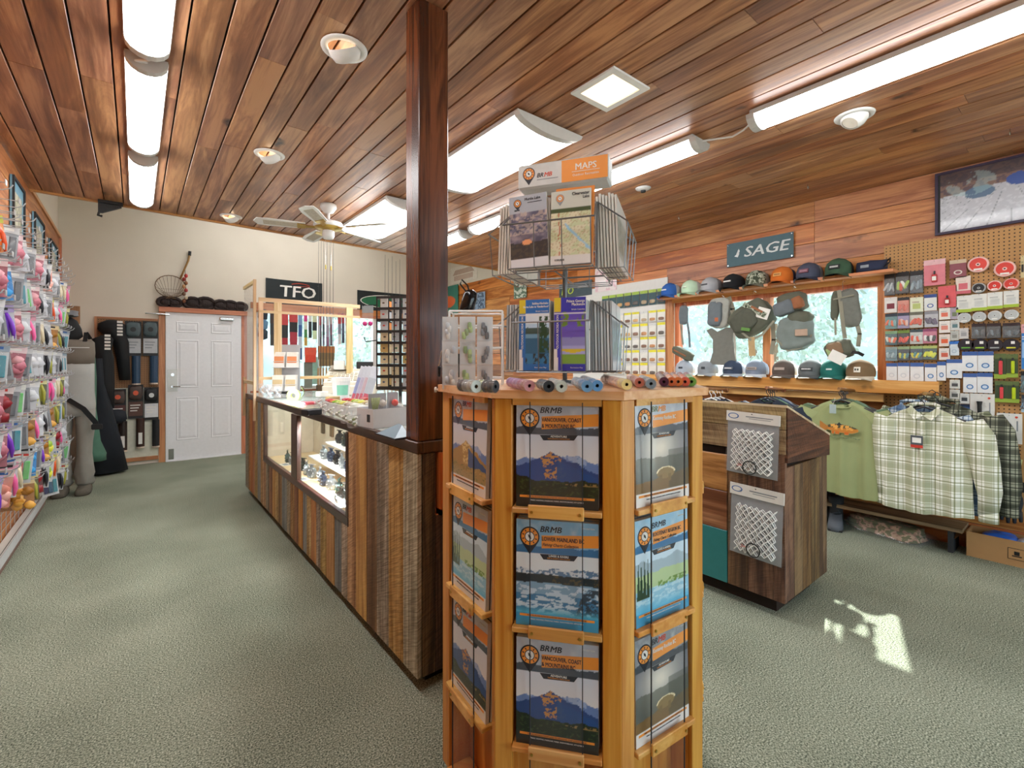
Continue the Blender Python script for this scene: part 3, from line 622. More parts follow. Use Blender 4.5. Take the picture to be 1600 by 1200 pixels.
for r_, (x, z, y0, y1, n) in enumerate(((CX0 + .33, gz0 + .285, gy0 + .1, gym0 + .12, 8), (CX0 + .23, gz0 + .175, gy0 + .08, gym0 + .15, 9), (CX0 + .12, gz0 + .062, gy0 + .1, gy1 - .35, 13), (CX0 + .075, gz0 + .062, gy0 + .06, gy0 + .3, 3))):
    for j in range(n): spots.append((r_, x + rb.uniform(-.012, .012), y0 + (y1 - y0) * j / max(1, n - 1), z, j))
for (r_, x, y, z, j) in spots:
    q = {0: rb.choice([0, 1, 0, 2]), 1: rb.choice([0, 1, 2, 3]), 2: rb.choice([1, 2, 3, 3]), 3: rb.choice([3, 4])}[r_]
    link(reelm[q], 'fishing_reel', None, (x, y, z - .019), rot=(0, 0, rb.uniform(-.6, .6) + PI / 2),
         label='%s fishing reel in the glass case, %s row, %s from the corner stile' % (names[q], ['rear top', 'middle', 'front', 'lowest front'][r_], ORD[j]), cat='reel', group='fishing reels in the glass case')
for j, (yy, x) in enumerate(((gy0 + .09, .055), (gy0 + .26, .06), (gym1 - .1, .05), (gym1 + .18, .06), (gym1 + .5, .07))):
    c_ = MB().box(-.035, .035, -.05, .05, 0, .002, PAPER).build('price_card', None, None, (CX0 + x, yy, gz0 + .0085), .12, label='white price card lying in the glass case, %s from the post' % ORD[j], cat='card', group='price cards in the glass case')
    MB().box(-.02, .02, -.035, .035, .002, .0023, PGREY).build('print_lines', None, c_)
for j, (yy, s_) in enumerate(((gym1 + .38, 'nearer the stile'), (gym1 + .62, 'nearer the door'))):
    MB().box(-.01, .01, -.03, .03, 0, .24, BARNS[2], bev=.003).build('wood_block', None, None, (CX0 + .408, yy, gz0 + .22), label='flat brown wooden block on the case back board, ' + s_, cat='block')

# sneeze guard on the counter
PINE = wood('pale_pine', ('a98252', 'c9a97a', 'dcc59e'), 'Z', .5, .3, 12, .05, .1)
PINEH = wood('pale_pine_rail', ('a98252', 'c9a97a', 'dcc59e'), 'Y', .5, .3, 12, .05, .1)
g = thing('sneeze_guard', 'pine framed clear acrylic screen standing at the door end of the counter', 'screen', (0, 0, 0))
x0 = CX0 + .0; ya, yb_ = yat(401), yat(384)
zt = W(401, 437, X=CX0).z
ztb = W(375, 452, X=CX0).z
MB().box(x0 - .028, x0 - .006, ya - .018, ya + .018, .80, zt, PINE).build('post', None, g)
MB().box(x0 - .028, x0 - .006, CY1 - .05, CY1 - .015, .80, 1.2, PINE).build('post', None, g)
MB().box(x0 - .025, x0, ya + .01, CY1 - .01, zt - .03, zt, PINEH).build('rail', None, g)
MB().box(x0 - .025, x0, ya + .01, CY1 - .01, 1.14, 1.17, PINEH).build('rail', None, g)
MB().box(x0 - .015, x0 - .010, ya + .02, CY1 - .02, 1.17, zt - .03, ACRY).build('clear_panel', None, g)
# long screen behind, across the far service side
g2 = thing('sneeze_guard', 'long pine framed screen with three uprights behind the counter displays', 'screen', (0, 0, 0))
A = W(404, 462, X=1.02); zt2 = A.z
xs2 = 1.02; Pa = W(436, 470, Y=5.4); Pb = W(548, 480, Y=4.95)
for px in (434, 546):
    q = W(px, 600, Y=5.15); MB().box(q.x - .035, q.x + .035, q.y - .01, q.y + .01, CT + .0, 1.95, PINE).build('post', None, g2)
qa = W(404, 480, Y=5.15).x; qb = W(562, 480, Y=5.15).x
PINEX = wood('pale_pine_x', ('a98252', 'c9a97a', 'dcc59e'), 'X', .5, .3, 12, .05, .1)
MB().box(qa, qb, 5.139, 5.161, 1.95, 1.99, PINEX).build('rail', None, g2); MB().box(qa, qb, 5.139, 5.161, 1.84, 1.865, PINEX).build('rail', None, g2)
MB().box(qa + .03, qb, 5.147, 5.152, 1.865, 1.95, ACRY).build('clear_panel', None, g2)
MB().box(qa, qa + .04, 5.14, 5.16, CT + .001, 1.95, PINE).build('post', None, g2)
MB().box(qa, qa + .8, 5.139, 5.161, 1.18, 1.21, PINEX).build('rail', None, g2)
# second counter behind
c2 = thing('rear_counter', 'low white fronted rear counter with a dark wooden edge under the cash register', 'counter', (0, 0, 0))
MB().box(1.78, 2.5, 3.1, 5.6, 0, .96, mcol('cfc7b8')).build('carcass', None, c2); MB().box(1.70, 2.5, 3.1, 5.65, .962, 1.0, TOPM).build('worktop', None, c2)
MB().box(1.66, 1.70, 3.08, 5.66, .955, 1.003, DKW).build('edge_strip', None, c2)

# ---------------------------------------------------------------- cover art
def mountains(U, V, y0, amp, seed, rough=4): return y0 + amp * (fbm(U * rough + seed, U * 0 + seed, seed, 5) - .5) * 2
def art_alpine(U, V, sky=('cfd6e6', 'e9e4e0'), rock=('2a4a86', 'c98f4e'), fore='1b2a1c'):
    img = np.zeros(U.shape + (3,)) + np.array(hexc(sky[1])); img = mixc(img, V * 1.4 - .6, sky[0])
    n = fbm(U * 12, V * 14, 5); n2 = fbm(U * 26, V * 30, 9)
    m1 = mountains(U, V, .62, .16, 4); img = mixc(img, (V < m1) * 1.0, '6b86bd'); img = mixc(img, ((V < m1) & (n > .55)) * .7, 'b8c6e0')
    pk = .72 - abs(U - .42) * .55 + .12 * (n - .5); img = mixc(img, (V < pk) * 1.0, rock[0]); img = mixc(img, ((V < pk) & (n2 > .5) & (abs(U - .40 - (.7 - V) * .25) < .13 + .1 * (n - .5)) & (V > .3)) * 1., rock[1])
    rt = .58 - (U - .55) * .55 + .06 * (n - .5); img = mixc(img, ((V < rt) & (U > .5)) * .9, '24508f'); 
    f = .25 + .10 * (fbm(U * 9, U * 0, 12) - .3) + (U < .25) * .10 * (1 - U * 4); img = mixc(img, (V < f) * 1.0, fore); img = mixc(img, ((V < f) & (n2 > .62)) * .6, '4a6030')
    img = mixc(img, ((V < .24) & (V > .2) & (U > .6) & (n2 > .5)) * .7, 'c79a5a'); return img
def art_river(U, V):
    n = fbm(U * 10, V * 22, 3); n2 = fbm(U * 30, V * 34, 7); img = np.zeros(U.shape + (3,)) + np.array(hexc('dfe6ea'))
    m = mountains(U, V, .80, .12, 8); img = mixc(img, (V < m) * 1.0, '5e7fa0'); img = mixc(img, ((V < m) & (n2 > .5)) * .8, 'e8ecee')
    b = .68 + .06 * (fbm(U * 8, U * 0, 2) - .5); img = mixc(img, (V < b) * 1.0, '22323a'); img = mixc(img, ((V < b) & (V > .55) & (U > .45) & (n2 > .55)) * .7, '6b5a34')
    img = mixc(img, (V < .52 + .04 * n) * 1.0, '7fa3bf'); img = mixc(img, ((V < .52) & (n > .5)) * .75, 'd5e3ec'); img = mixc(img, ((V < .36) & (n < .52)) * .8, '2f6f9c')
    img = mixc(img, ((U > .72 + .2 * V) & (V < .5) & (n2 > .45)) * .9, '35404a'); img = mixc(img, np.clip(.16 - V, 0, 1) * 8, '4fb0cf'); return img
def art_bear(U, V):
    n = fbm(U * 6, V * 6, 3); img = np.zeros(U.shape + (3,)) + np.array(hexc('6e7078')); img = mixc(img, np.clip(1.1 - np.hypot(U - .45, V - .75) * 2, 0, 1), 'e6ddcd')
    img = mixc(img, ((V < .55 + .1 * n)) * .65, '55584c'); img = mixc(img, (V < .18 + .12 * U + .05 * n) * 1.0, '7c5f38'); img = mixc(img, ((abs(U - .8) < .2) & (V < .7)) * .4, '3c3f36')
    bb = ((U - .55) / .17) ** 2 + ((V - .32) / .10) ** 2; img = mixc(img, (bb < 1) * 1.0, '8d7447'); img = mixc(img, ((bb < 1.15) & (bb > .8) & (V > .33)) * 1.0, 'f3e2b8')
    img = mixc(img, ((abs(U - .45) < .03) | (abs(U - .62) < .03)) * ((V < .3) & (V > .17)) * 1.0, '7a6238'); return img
def art_lake(U, V):
    n = fbm(U * 8, V * 18, 3); n2 = fbm(U * 30, V * 30, 7); img = np.zeros(U.shape + (3,)) + np.array(hexc('cfe3f0'))
    m = mountains(U, V, .82, .1, 5); img = mixc(img, (V < m) * 1.0, 'a8bcc8'); img = mixc(img, (V < .62 + .05 * n) * 1.0, 'b9cf9a'); img = mixc(img, (V < .4) * 1.0, '8fc3dc'); img = mixc(img, ((V < .4) & (n > .55)) * .6, 'd8ecf2')
    for c in (.05, .1, .16, .22): img = mixc(img, ((abs(U - c) < .03 * (1 - (V - .3) / .6)) & (V < .92) & (V > .25)) * 1.0, '24432c')
    img = mixc(img, ((abs(V - .42) < .05) & (U > .4) & (n2 > .45)) * 1.0, '6f9440'); img = mixc(img, np.clip(.2 - V, 0, 1) * 6, '57b6dd'); return img
def art_dusk(U, V):
    n = fbm(U * 4, V * 8, 3); n2 = fbm(U * 14, V * 20, 7); img = np.zeros(U.shape + (3,)) + np.array(hexc('54566e')); img = mixc(img, np.clip((n - .4) * 3, 0, 1), 'a49aa6'); img = mixc(img, ((V > .55) & (n2 > .5)) * .5, 'e8cfb4')
    img = mixc(img, (V < .32 + .08 * n) * 1.0, '3a3b40'); img = mixc(img, ((V < .32) & (n2 > .55)) * .5, '5f5a48'); img = mixc(img, (np.hypot((U - .45) / .13, (V - .36) / .06) < 1) * 1.0, 'f0a878'); return img
def art_topo(U, V):
    n = fbm(U * 5, V * 9, 3); img = np.zeros(U.shape + (3,)) + np.array(hexc('ddd9bd')); img = mixc(img, (n > .52) * .7, 'c6d4a8'); img = mixc(img, (np.abs((n * 14) % 1 - .5) > .40) * .5, 'a88f66')
    img = mixc(img, (abs((V - .55) + (U - .5) * .9 + .1 * (n - .5)) < .035) * (U > .35) * 1.0, '9ccbe6'); img = mixc(img, (abs(U - .22 + .15 * (n - .5)) < .012) * .8, 'b94a3a'); img = mixc(img, (V > .95) * 1.0, '3d5232'); return img
def art_lakeblue(U, V):
    n = fbm(U * 8, V * 10, 3); img = np.zeros(U.shape + (3,)) + np.array(hexc('bcd8ee')); img = mixc(img, (V > .8) * 1.0, 'dbe7f0'); img = mixc(img, (V < .70 + .05 * n) * 1.0, '3f5a58'); img = mixc(img, (V < .60) * 1.0, '6fa4c4'); img = mixc(img, (V < .52) * 1.0, '2f6688')
    img = mixc(img, ((U > .6) & (V > .25) & (V < .95) & (n > .45)) * 1.0, '2c4f38'); img = mixc(img, ((V < .22)) * 1.0, '3b7fae'); img = mixc(img, ((V < .22) & (n > .55)) * 1.0, '2a3a3a'); return img
def art_boat(U, V):
    n = fbm(U * 8, V * 10, 3); img = np.zeros(U.shape + (3,)) + np.array(hexc('7766c4')); img = mixc(img, V * .9 - .2, '5a48b8'); img = mixc(img, (V < .50 + .04 * n) * 1.0, '8f8fc6'); img = mixc(img, (V < .36) * 1.0, 'a8aadc')
    img = mixc(img, ((V < .30) & (V > .22 + abs(U - .5) * .1)) * 1.0, 'd9c03a'); img = mixc(img, (V < .2) * 1.0, '7fa84a'); img = mixc(img, ((V > .72) & (n > .5) & (abs(U - .5) > .15)) * 1.0, '6f8d3c'); return img
def disc(r, n=20, y0=0, y1=-.0006): return MB().prism([(r * math.cos(2 * PI * k / n), r * math.sin(2 * PI * k / n)) for k in range(n)], y1, y0)
def pin_logo(parent, x, z, r, y, dk=PRNAVY, og=ORANGE):
    """round pin badge: dark teardrop, orange ring, light centre with a dark compass mark"""
    M = Matrix.Translation((x, y, z)); a = [PI * (1.20 - 1.40 * k / 18) for k in range(19)]
    b = MB(); b.prism([(r * math.cos(t), r * math.sin(t)) for t in a] + [(0, -r * 1.75)], -.0003, 0, dk, M)
    pg = lambda rr, n=20: [(rr * math.cos(2 * PI * k / n), rr * math.sin(2 * PI * k / n)) for k in range(n)]
    b.prism(pg(r * .86), -.0006, -.0003, og, M); b.prism(pg(r * .52), -.0009, -.0006, dk, M); b.prism(pg(r * .44), -.0012, -.0009, PAPER, M)
    b.prism([(0, -r * .3), (r * .13, 0), (0, r * .3), (-r * .13, 0)], -.0015, -.0012, dk, M @ Matrix.Rotation(-.6, 4, 'Y'))
    for k in range(10):
        t = 2 * PI * k / 10; b.prism([(-.05 * r, -.1 * r), (.05 * r, -.1 * r), (.05 * r, .1 * r), (-.05 * r, .1 * r)], -.0009, -.0006, dk, M @ Matrix.Rotation(-t, 4, 'Y') @ Matrix.Translation((0, 0, r * .69)))
    return b.build('pin_logo', None, parent)
R90 = (PI / 2, 0, 0)
BW_, BH_ = .216, .278
def guide_book(parent_M, rz, label, art, l1, l2, script=None, brand=(PRNAVY, PRNAVY), tl1=PRNAVY, sub='ADVENTURE', sub2='TOPOGRAPHIC MAPS & GUIDE', foot='YOUR ALL-IN-ONE OUTDOOR GUIDE FOR VANCOUVER, COAST & MOUNTAINS BC', group='guide books on the map stand', header='b4bac6', th=.016, res=1.0, lead=None, blue=False):
    b = thing('guide_book', label, 'book', parent_M, rz, group)
    MB().box(-BW_ / 2, BW_ / 2, .0006, th, 0, BH_, mat('page_block', 'dcdcd6', .7, var=.05, scale=80)).build('pages', None, b)
    def fn(U, V):
        v = np.clip((V - .10) / .58, 0, 1); img = art(U, v)
        n = fbm(U * 10, V * 10, 3)
        hd = np.zeros(U.shape + (3,)) + np.array(hexc(header)); hd = mixc(hd, np.clip((n - .4) * 3, 0, 1) * .5, 'd6dbe0'); hd = mixc(hd, ((V < .74 + .04 * n) & (V < .80)) * .8, '2e3742' if not blue else '1d5f93')
        img = np.where((V > .685)[..., None], hd, img)
        if lead != 'pale': img = mixc(img, (V < .115) * 1.0, '2b2e2c' if not blue else '3f96bf')
        else: img = mixc(img, (V < .12 + .01 * n) * 1.0, 'e3e0dc')
        return img
    painted('front_cover', BW_, BH_, int(96 * res), int(124 * res), fn, b)
    MB().prism([(-.04 + .0, .205), (BW_ / 2, .2165), (BW_ / 2, .250 - .002), (-.04, .2385)], -.0004, 0, ORANGE).build('title_band', None, b)
    pin_logo(b, -.072, .2335, .0265, -.0002)
    text('BR', .022, brand[0], b, (-.046, -.0006, .248), R90, bold=.0006, shear=.25, sx=1.0); text('MB', .022, brand[1], b, (-.0195, -.0006, .248), R90, bold=.0006, shear=.25, sx=1.05)
    if l1: text(l1, .0152, tl1, b, (-.040, -.0009, .2255), (PI / 2, 0, 0), sx=.70, bold=.0002)
    if l2: text(l2, .0152, tl1, b, (-.040, -.0009, .209), (PI / 2, 0, 0), sx=.70, bold=.0002)
    if script: text(script, .0115, PRNAVY, b, (-.038, -.0009, .212), R90, shear=.4, sx=.8)
    MB().prism([(-.045, .190), (-.035, .176), (.045, .178), (.055, .192)], -.0004, 0, PRNAVY).build('subtitle_band', None, b)
    text(sub, .0075, PAPER, b, (.005, -.0007, .1845), R90, 'CENTER', bold=.0002); text(sub2, .0042, ORANGE, b, (.005, -.0007, .1795), R90, 'CENTER')
    MB().prism([(-.098, .0245), (.098, .0245), (.098, .0305), (-.098, .0305)], -.0004, 0, ORANGE).build('foot_band', None, b)
    text(foot, .0048, PRNAVY, b, (0, -.0007, .026), R90, 'CENTER', sx=.86); text('6TH EDITION', .0055, PAPER, b, (.098, -.0006, .262), R90, 'RIGHT'); text('TRAILS | HUNTING | PADDLING | PARKS | SNOWMOBILING | ATV & MORE', .0042, PAPER if lead != 'pale' else PRNAVY, b, (0, -.0007, .0165), R90, 'CENTER')
    return b
# ---------------------------------------------------------------- octagonal book stand
SP = Vector((1.165, 1.138, 0)); APO = .40; RV = APO / math.cos(PI / 8)
STW = wood('stand_pine_z', ('965010', 'c27a28', 'dca04a'), 'Z', .38, .6, 9, .07, .1, world=True, hue=.006)
STX = wood('stand_pine_x', ('b06a26', 'd09242', 'e4b266'), 'X', .4, .5, 9, .07, .1, world=False, hue=.006)
st = thing('book_stand', 'eight sided pine display stand with three tiers of map guide books', 'display stand', SP, -TH - math.radians(12))
TOPZ = 1.285
oc = [(RV * 1.035 * math.cos(PI / 8 + k * PI / 4), RV * 1.035 * math.sin(PI / 8 + k * PI / 4)) for k in range(8)]
MB().add([(x, y, TOPZ - .022) for x, y in oc] + [(x, y, TOPZ) for x, y in oc], [tuple(reversed(range(8))), tuple(range(8, 16))] + [(i, (i + 1) % 8, 8 + (i + 1) % 8, 8 + i) for i in range(8)],
         wood('stand_top', ('c08c4c', 'd6a868', 'e6c48e'), 'X', .35, .3, 9, 0, .05, world=False)).build('table_top', None, st)
MB().add([(x * .9, y * .9, .03) for x, y in oc] + [(x * .9, y * .9, .06) for x, y in oc], [tuple(reversed(range(8))), tuple(range(8, 16))] + [(i, (i + 1) % 8, 8 + (i + 1) % 8, 8 + i) for i in range(8)], STX).build('base_board', None, st)
MB().cyl((0, 0, 0), (0, 0, .03), .3, 24, BLACK).build('turntable', None, st)
fw = 2 * APO * math.tan(PI / 8)
books = []
for f in range(8):
    a = f * PI / 4          # face 0 faces local -y
    Mf = Matrix.Rotation(a, 4, 'Z')
    # recess back panel and side pillars
    MB().box(-.125, .125, -APO + .075, -APO + .087, .06, TOPZ - .023, STW, Mf).build('back_panel', None, st)
    for s in (-1, 1):
        op = f == 7 and s == 1
        x0, x1 = sorted((s * (.150 if op else .118), s * .1655)); MB().box(x0, x1, -APO, -APO + .012, .06, TOPZ - .0235 if s > 0 else TOPZ - .0235, STW, Mf, bev=.002).build('corner_board', None, st)
        x0, x1 = sorted((s * (.156 if op else .118), s * (.163 if op else .132))); MB().box(x0, x1, -APO + .012, -APO + (.02 if op else .076), .06, TOPZ - .0235, STW, Mf).build('side_board', None, st)
    MB().box(-.116, .116, -APO - .004, -APO + .008, TOPZ - .04, TOPZ - .0225, STX, Mf).build('top_rail', None, st)
    for k, z in enumerate((.962, .648, .334, .06)):
        MB().box(-.117, .117, -APO - .012, -APO + .074, z, z + .014, STX, Mf, bev=.002).build('ledge', None, st)
        ld = MB().box(-.072, .072, -APO - .020, -APO - .012, z - .008, z + .026, STX, Mf, bev=.002).build('lip', None, st)
        for s in (-1, 1): MB().cyl((s * .062, -APO - .0205, z + .008), (s * .062, -APO - .023, z + .008), .004, 8, BRASS, Mf).build('screw', None, ld)
    MB().box(-.068, .068, -APO - .0115, -APO - .010, .09, TOPZ - .03, glassy('clear_guard', 'ffffff', .985), Mf).build('clear_guard', None, st)
    for s in (-1, 1): MB().box(s * .068 - .0012, s * .068 + .0012, -APO - .0125, -APO - .0095, .09, TOPZ - .03, DARK, Mf).build('guard_edge', None, st)
brz = st.rotation_euler[2]
def face_pos(f, z, dy=.004):
    a = brz + f * PI / 4; v = Matrix.Rotation(a, 3, 'Z') @ Vector((0, -APO + dy, 0)); return SP + v + Vector((0, 0, z)), a
GREYB = (mcol('4d5560'), PRED)
def put(f, tier, label, art, **kw):
    z = (.962, .648, .334)[tier] + .0145; P, a = face_pos(f, z); b = guide_book(P, a, label, art, **kw); b.rotation_euler = (-.02, 0, a); return b
put(0, 0, 'top book facing front on the pine stand, Vancouver Coast and Mountains guide with blue peak', art_alpine, l1='VANCOUVER, COAST', l2='& MOUNTAINS BC')
put(0, 1, 'Lower Mainland fishing guide book with a blue river cover, middle tier of the stand', art_river, l1='LOWER MAINLAND BC', l2=None, script='Fishing Charts Collection', sub='LAKES & RIVERS', sub2='DEPTH CHARTS, MAPS & GUIDE', header='7fb0d0', blue=True)
put(0, 2, 'lowest front book on the pine stand, second copy of the Vancouver mountains guide', art_alpine, l1='VANCOUVER, COAST', l2='& MOUNTAINS BC')
put(1, 0, 'Kootenay Rockies guide book with a sunlit bear, top tier beside the podium', art_bear, l1='Kootenay Rockies BC', l2=None, brand=(mcol('6b7a4a'), ORANGE), tl1=PAPER, lead='pale')
put(1, 1, 'Kootenay Region fishing guide book with a pale lake cover, middle tier beside the podium', art_lake, l1='KOOTENAY REGION BC', l2=None, script='Fishing Charts Collection', sub='LAKES & RIVERS', header='9cc6e0', blue=True)
put(1, 2, 'lowest Kootenay Rockies guide book with a bear on a ridge, beside the podium', art_bear, l1='Kootenay Rockies BC', l2=None, brand=(PRNAVY, PRED), tl1=PAPER, lead='pale', header='8a8d92')
pgm = mat('page_block', 'dcdcd6', .7, var=.05, scale=80)
for tier in range(3):
    for q in range(5):
        z = (.962, .648, .334)[tier] + .0145; P, a = face_pos(7, z, .004 + q * .014)
        art = (art_bear, art_lake, art_alpine)[tier]
        if q == 0:
            bk = guide_book(P, a, ['guide book with golden rocks on the stand side facing the counter, top tier', 'guide book with a green lakeshore on the stand side facing the counter, middle tier', 'guide book with purple mountains on the stand side facing the counter, lowest tier'][tier], (lambda U, V: art_alpine(U, V, rock=('b08a4e', 'e3c98a'), fore='a58a52')) if tier == 0 else art, l1='', l2=None, brand=(PRNAVY, PRED), tl1=PAPER, lead='pale', blue=tier == 1, th=.012)
            bk.rotation_euler = (-.03, 0, a)
        else:
            bk = thing('guide_book', 'guide book on the stand side facing the counter, %s tier, %s behind its cover book' % (['top', 'middle', 'lowest'][tier], ORD[q]), 'book', P, a, 'spare guide books on the stand')
            MB().box(-BW_ / 2, BW_ / 2, .0008, .0105, 0, BH_, pgm).build('pages', None, bk)
            MB().box(-BW_ / 2, BW_ / 2 + .001, 0, .0008, 0, BH_, mcol(['3a4a58', '6f90a6', '273b4e', '8a7a60'][q - 1])).build('front_cover', None, bk)
            bk.rotation_euler = (-.03 - .004 * q, 0, a)
for f in (0, 1):
    for tier in range(3):
        for q in (1, 2):
            z = (.962, .648, .334)[tier] + .0145; P, a = face_pos(f, z, .006 + q * .02)
            bk = thing('guide_book', 'guide book on the pine stand, %s side, %s tier, %s behind the cover book' % (['front', 'podium'][f], ['top', 'middle', 'lowest'][tier], ORD[q]), 'book', P, a, 'spare guide books on the stand')
            MB().box(-BW_ / 2 + .002, BW_ / 2 + .001, 0.0008, .016, 0, BH_, pgm).build('pages', None, bk); MB().box(-BW_ / 2 + .001, BW_ / 2 + .003, 0, .0008, 0, BH_ + .001, mcol('7f8790')).build('front_cover', None, bk)
            bk.rotation_euler = (-.02, 0, a)

# ---------------------------------------------------------------- map spinner on the stand top
mp = thing('map_spinner', 'grey wire brochure spinner with two tiers of pockets on the pine stand', 'display rack', SP + Vector((-.012, .012, TOPZ)), -TH - math.radians(20))
MB().lathe([(.001, .012), (.03, .012), (.035, .004), (.11, .002), (.115, 0)], 24, STEEL).build('foot', None, mp)
MB().cyl((0, 0, .005), (0, 0, .68), .008, 12, mat('grey_pole', '6f7276', .35, .6)).build('pole', None, mp)
GW = mat('grey_wire', '85888c', .35, .7)
def tier_rack(z0, z1, hw, dep, tilt):
    """four sided basket of wire; z0 floor, z1 top ring"""
    for f in range(4):
        M = Matrix.Rotation(f * PI / 2, 4, 'Z'); b = MB()
        h2 = z1; inn = hw + .004; bk = z1 + .07
        b.tube([(0, 0, z0), (0, -inn, z0)], .003, 5, GW, M)
        b.tube([(-hw, -dep, z0), (hw, -dep, z0)], .0022, 5, GW, M); b.tube([(-hw - .012, -dep - .01, h2), (hw + .012, -dep - .01, h2)], .0028, 5, GW, M)
        for x in (-hw, -hw / 3, hw / 3, hw): b.tube([(x, -inn, z0), (x, -dep, z0), (x, -dep - .01, h2)], .0018, 5, GW, M)
        for y in (-inn, -(dep + inn) * .5): b.tube([(-hw, y, z0), (hw, y, z0)], .0018, 5, GW, M)
        for s in (-1, 1): b.tube([(s * hw, -inn, bk), (s * (hw + .012), -dep - .01, h2)], .0024, 5, GW, M); b.tube([(s * hw, -inn, z0), (s * hw, -inn, bk)], .0022, 5, GW, M)
        b.build('wire_pocket', None, mp)
UZ, LZ = .362, .042
tier_rack(UZ, UZ + .135, .130, .215, 0); tier_rack(LZ, LZ + .155, .110, .19, 0)
# header sign
HSZ = .668
hd = MB().box(-.155, .155, -.045, .045, HSZ, HSZ + .085, mat('sign_shell', 'b9bcbc', .45), bev=.006).build('header_box', None, mp)
MB().box(.0, .153, -.0468, -.0452, HSZ + .006, HSZ + .079, ORANGE).build('orange_panel', None, hd); MB().box(-.153, 0, -.0468, -.0452, HSZ + .006, HSZ + .079, mcol('c9cac8')).build('grey_panel', None, hd)
pin_logo(hd, -.115, HSZ + .05, .022, -.0469)
text('BR', .021, PRNAVY, hd, (-.088, -.0472, HSZ + .034), R90, bold=.0006, shear=.25); text('MB', .021, PRED, hd, (-.0625, -.0472, HSZ + .034), R90, bold=.0006, shear=.25)
MB().box(-.086, -.012, -.0474, -.0466, HSZ + .025, HSZ + .0275, PGREY).build('print_line', None, hd)
text('MAPS', .030, PAPER, hd, (.081, -.0472, HSZ + .042), R90, 'CENTER', bold=.0003); MB().box(.035, .127, -.0474, -.0468, HSZ + .036, HSZ + .0375, PAPER).build('rule', None, hd); text('Outdoor Recreation', .0105, PAPER, hd, (.081, -.0472, HSZ + .022), R90, 'CENTER')
mrz = mp.rotation_euler[2]
def mpos(f, x, y, z):
    a = mrz + f * PI / 2; return mp.location + Matrix.Rotation(a, 3, 'Z') @ Vector((x, y, 0)) + Vector((0, 0, z)), a
def folded_map(f, x, y, z, w, h, th, label, fn=None, tilt=-.06, roll=0, edge='d9d7cf', grp='folded maps in the upper spinner tier', extra=None, res=(36, 70)):
    P, a = mpos(f, x, y, z); b = thing('folded_map', label, 'map', P, a, grp); b.rotation_euler = (tilt, roll, a)
    MB().box(-w / 2, w / 2, .0004, th, 0, h, mcol(edge, .7)).build('paper_block', None, b)
    if fn: painted('cover', w, h, res[0], res[1], fn, b)
    if extra: extra(b, w, h)
    return b
def cov1(U, V):
    img = art_dusk(U, np.clip((V - .13) / .6, 0, 1)); img = mixc(img, (V > .74 + .05 * fbm(U * 8, U * 0, 2)) * 1.0, 'aab2bd'); return mixc(img, (V < .13) * 1.0, 'dcdce2')
def cov2(U, V):
    img = art_topo(U, np.clip((V - .12) / .62, 0, 1)); img = mixc(img, (V > .76) * 1.0, 'c9cec4'); return mixc(img, (V < .12) * 1.0, 'e3e2e0')
def ex1(b, w, h):
    pin_logo(b, -w * .27, h * .90, .013, -.0003); text('Murtle Lake', .0125, PRNAVY, b, (-w * .08, -.0006, h * .925), R90, sx=.85, bold=.0002); MB().box(0, w * .38, -.0007, -.0003, h * .888, h * .897, PRNAVY).build('print_line', None, b); text('BRMB', .007, PRNAVY, b, (-w * .36, -.0006, h * .795), R90, bold=.0003)
def ex2(b, w, h):
    pin_logo(b, -w * .27, h * .90, .013, -.0003, PGREY); text('Clearwater', .0135, PRNAVY, b, (w * .46, -.0006, h * .925), R90, 'RIGHT', sx=.85, bold=.0002); text('Lake', .0125, PRNAVY, b, (w * .46, -.0006, h * .875), R90, 'RIGHT', sx=.85, bold=.0002); text('1:50,000', .009, PRNAVY, b, (-w * .40, -.0006, h * .05), R90, bold=.0003)
folded_map(0, -.063, -.200, UZ + .005, .122, .228, .008, 'folded map with a dusk lake photo, Murtle Lake, in the upper spinner tier', cov1, -.05, -.05, extra=ex1)
folded_map(0, .064, -.200, UZ + .005, .122, .226, .008, 'folded topographic map of Clearwater Lake in the upper spinner tier', cov2, -.05, 0, extra=ex2)
folded_map(0, .070, -.190, UZ + .004, .118, .238, .006, 'orange edged folded map behind the Clearwater one in the upper spinner tier', None, -.05, .02, edge='e08a3c')
for k in range(6):
    for s in (-1, 1):
        folded_map(0, s * .063, -.182 + k * .0085, UZ + .005, .118, .215, .006, 'spare map in the front upper pocket, %s behind the %s cover' % (ORD[k], 'dusk' if s < 0 else 'topographic'), None, -.03, 0, grp='spare maps in the front upper pockets')
def side_cov(c1, c2):
    return lambda U, V: mixc(mixc(np.zeros(U.shape + (3,)) + np.array(hexc(c1)), ((V > .15) & (V < .75)) * 1.0, c2), ((V > .2) & (V < .7) & (fbm(U * 6, V * 8, 4) > .5)) * .6, '5d6b60')
for f, nm in ((1, 'window side'), (3, 'counter side')):
    for s in (-1, 1):
        for k in range(7):
            folded_map(f, s * .063, -.200 + k * .0095, UZ + .005, .120, .220 + .004 * (k % 3), .007, 'folded map on the upper tier, %s, %s pocket, %s from outside' % (nm, 'near' if s * (2 - f) < 0 else 'far', ORD[k]), side_cov('d6d8d4', 'a9b8b2') if k == 0 else None, -.04, .0, grp='folded maps on the %s of the upper tier' % nm, res=(14, 26))
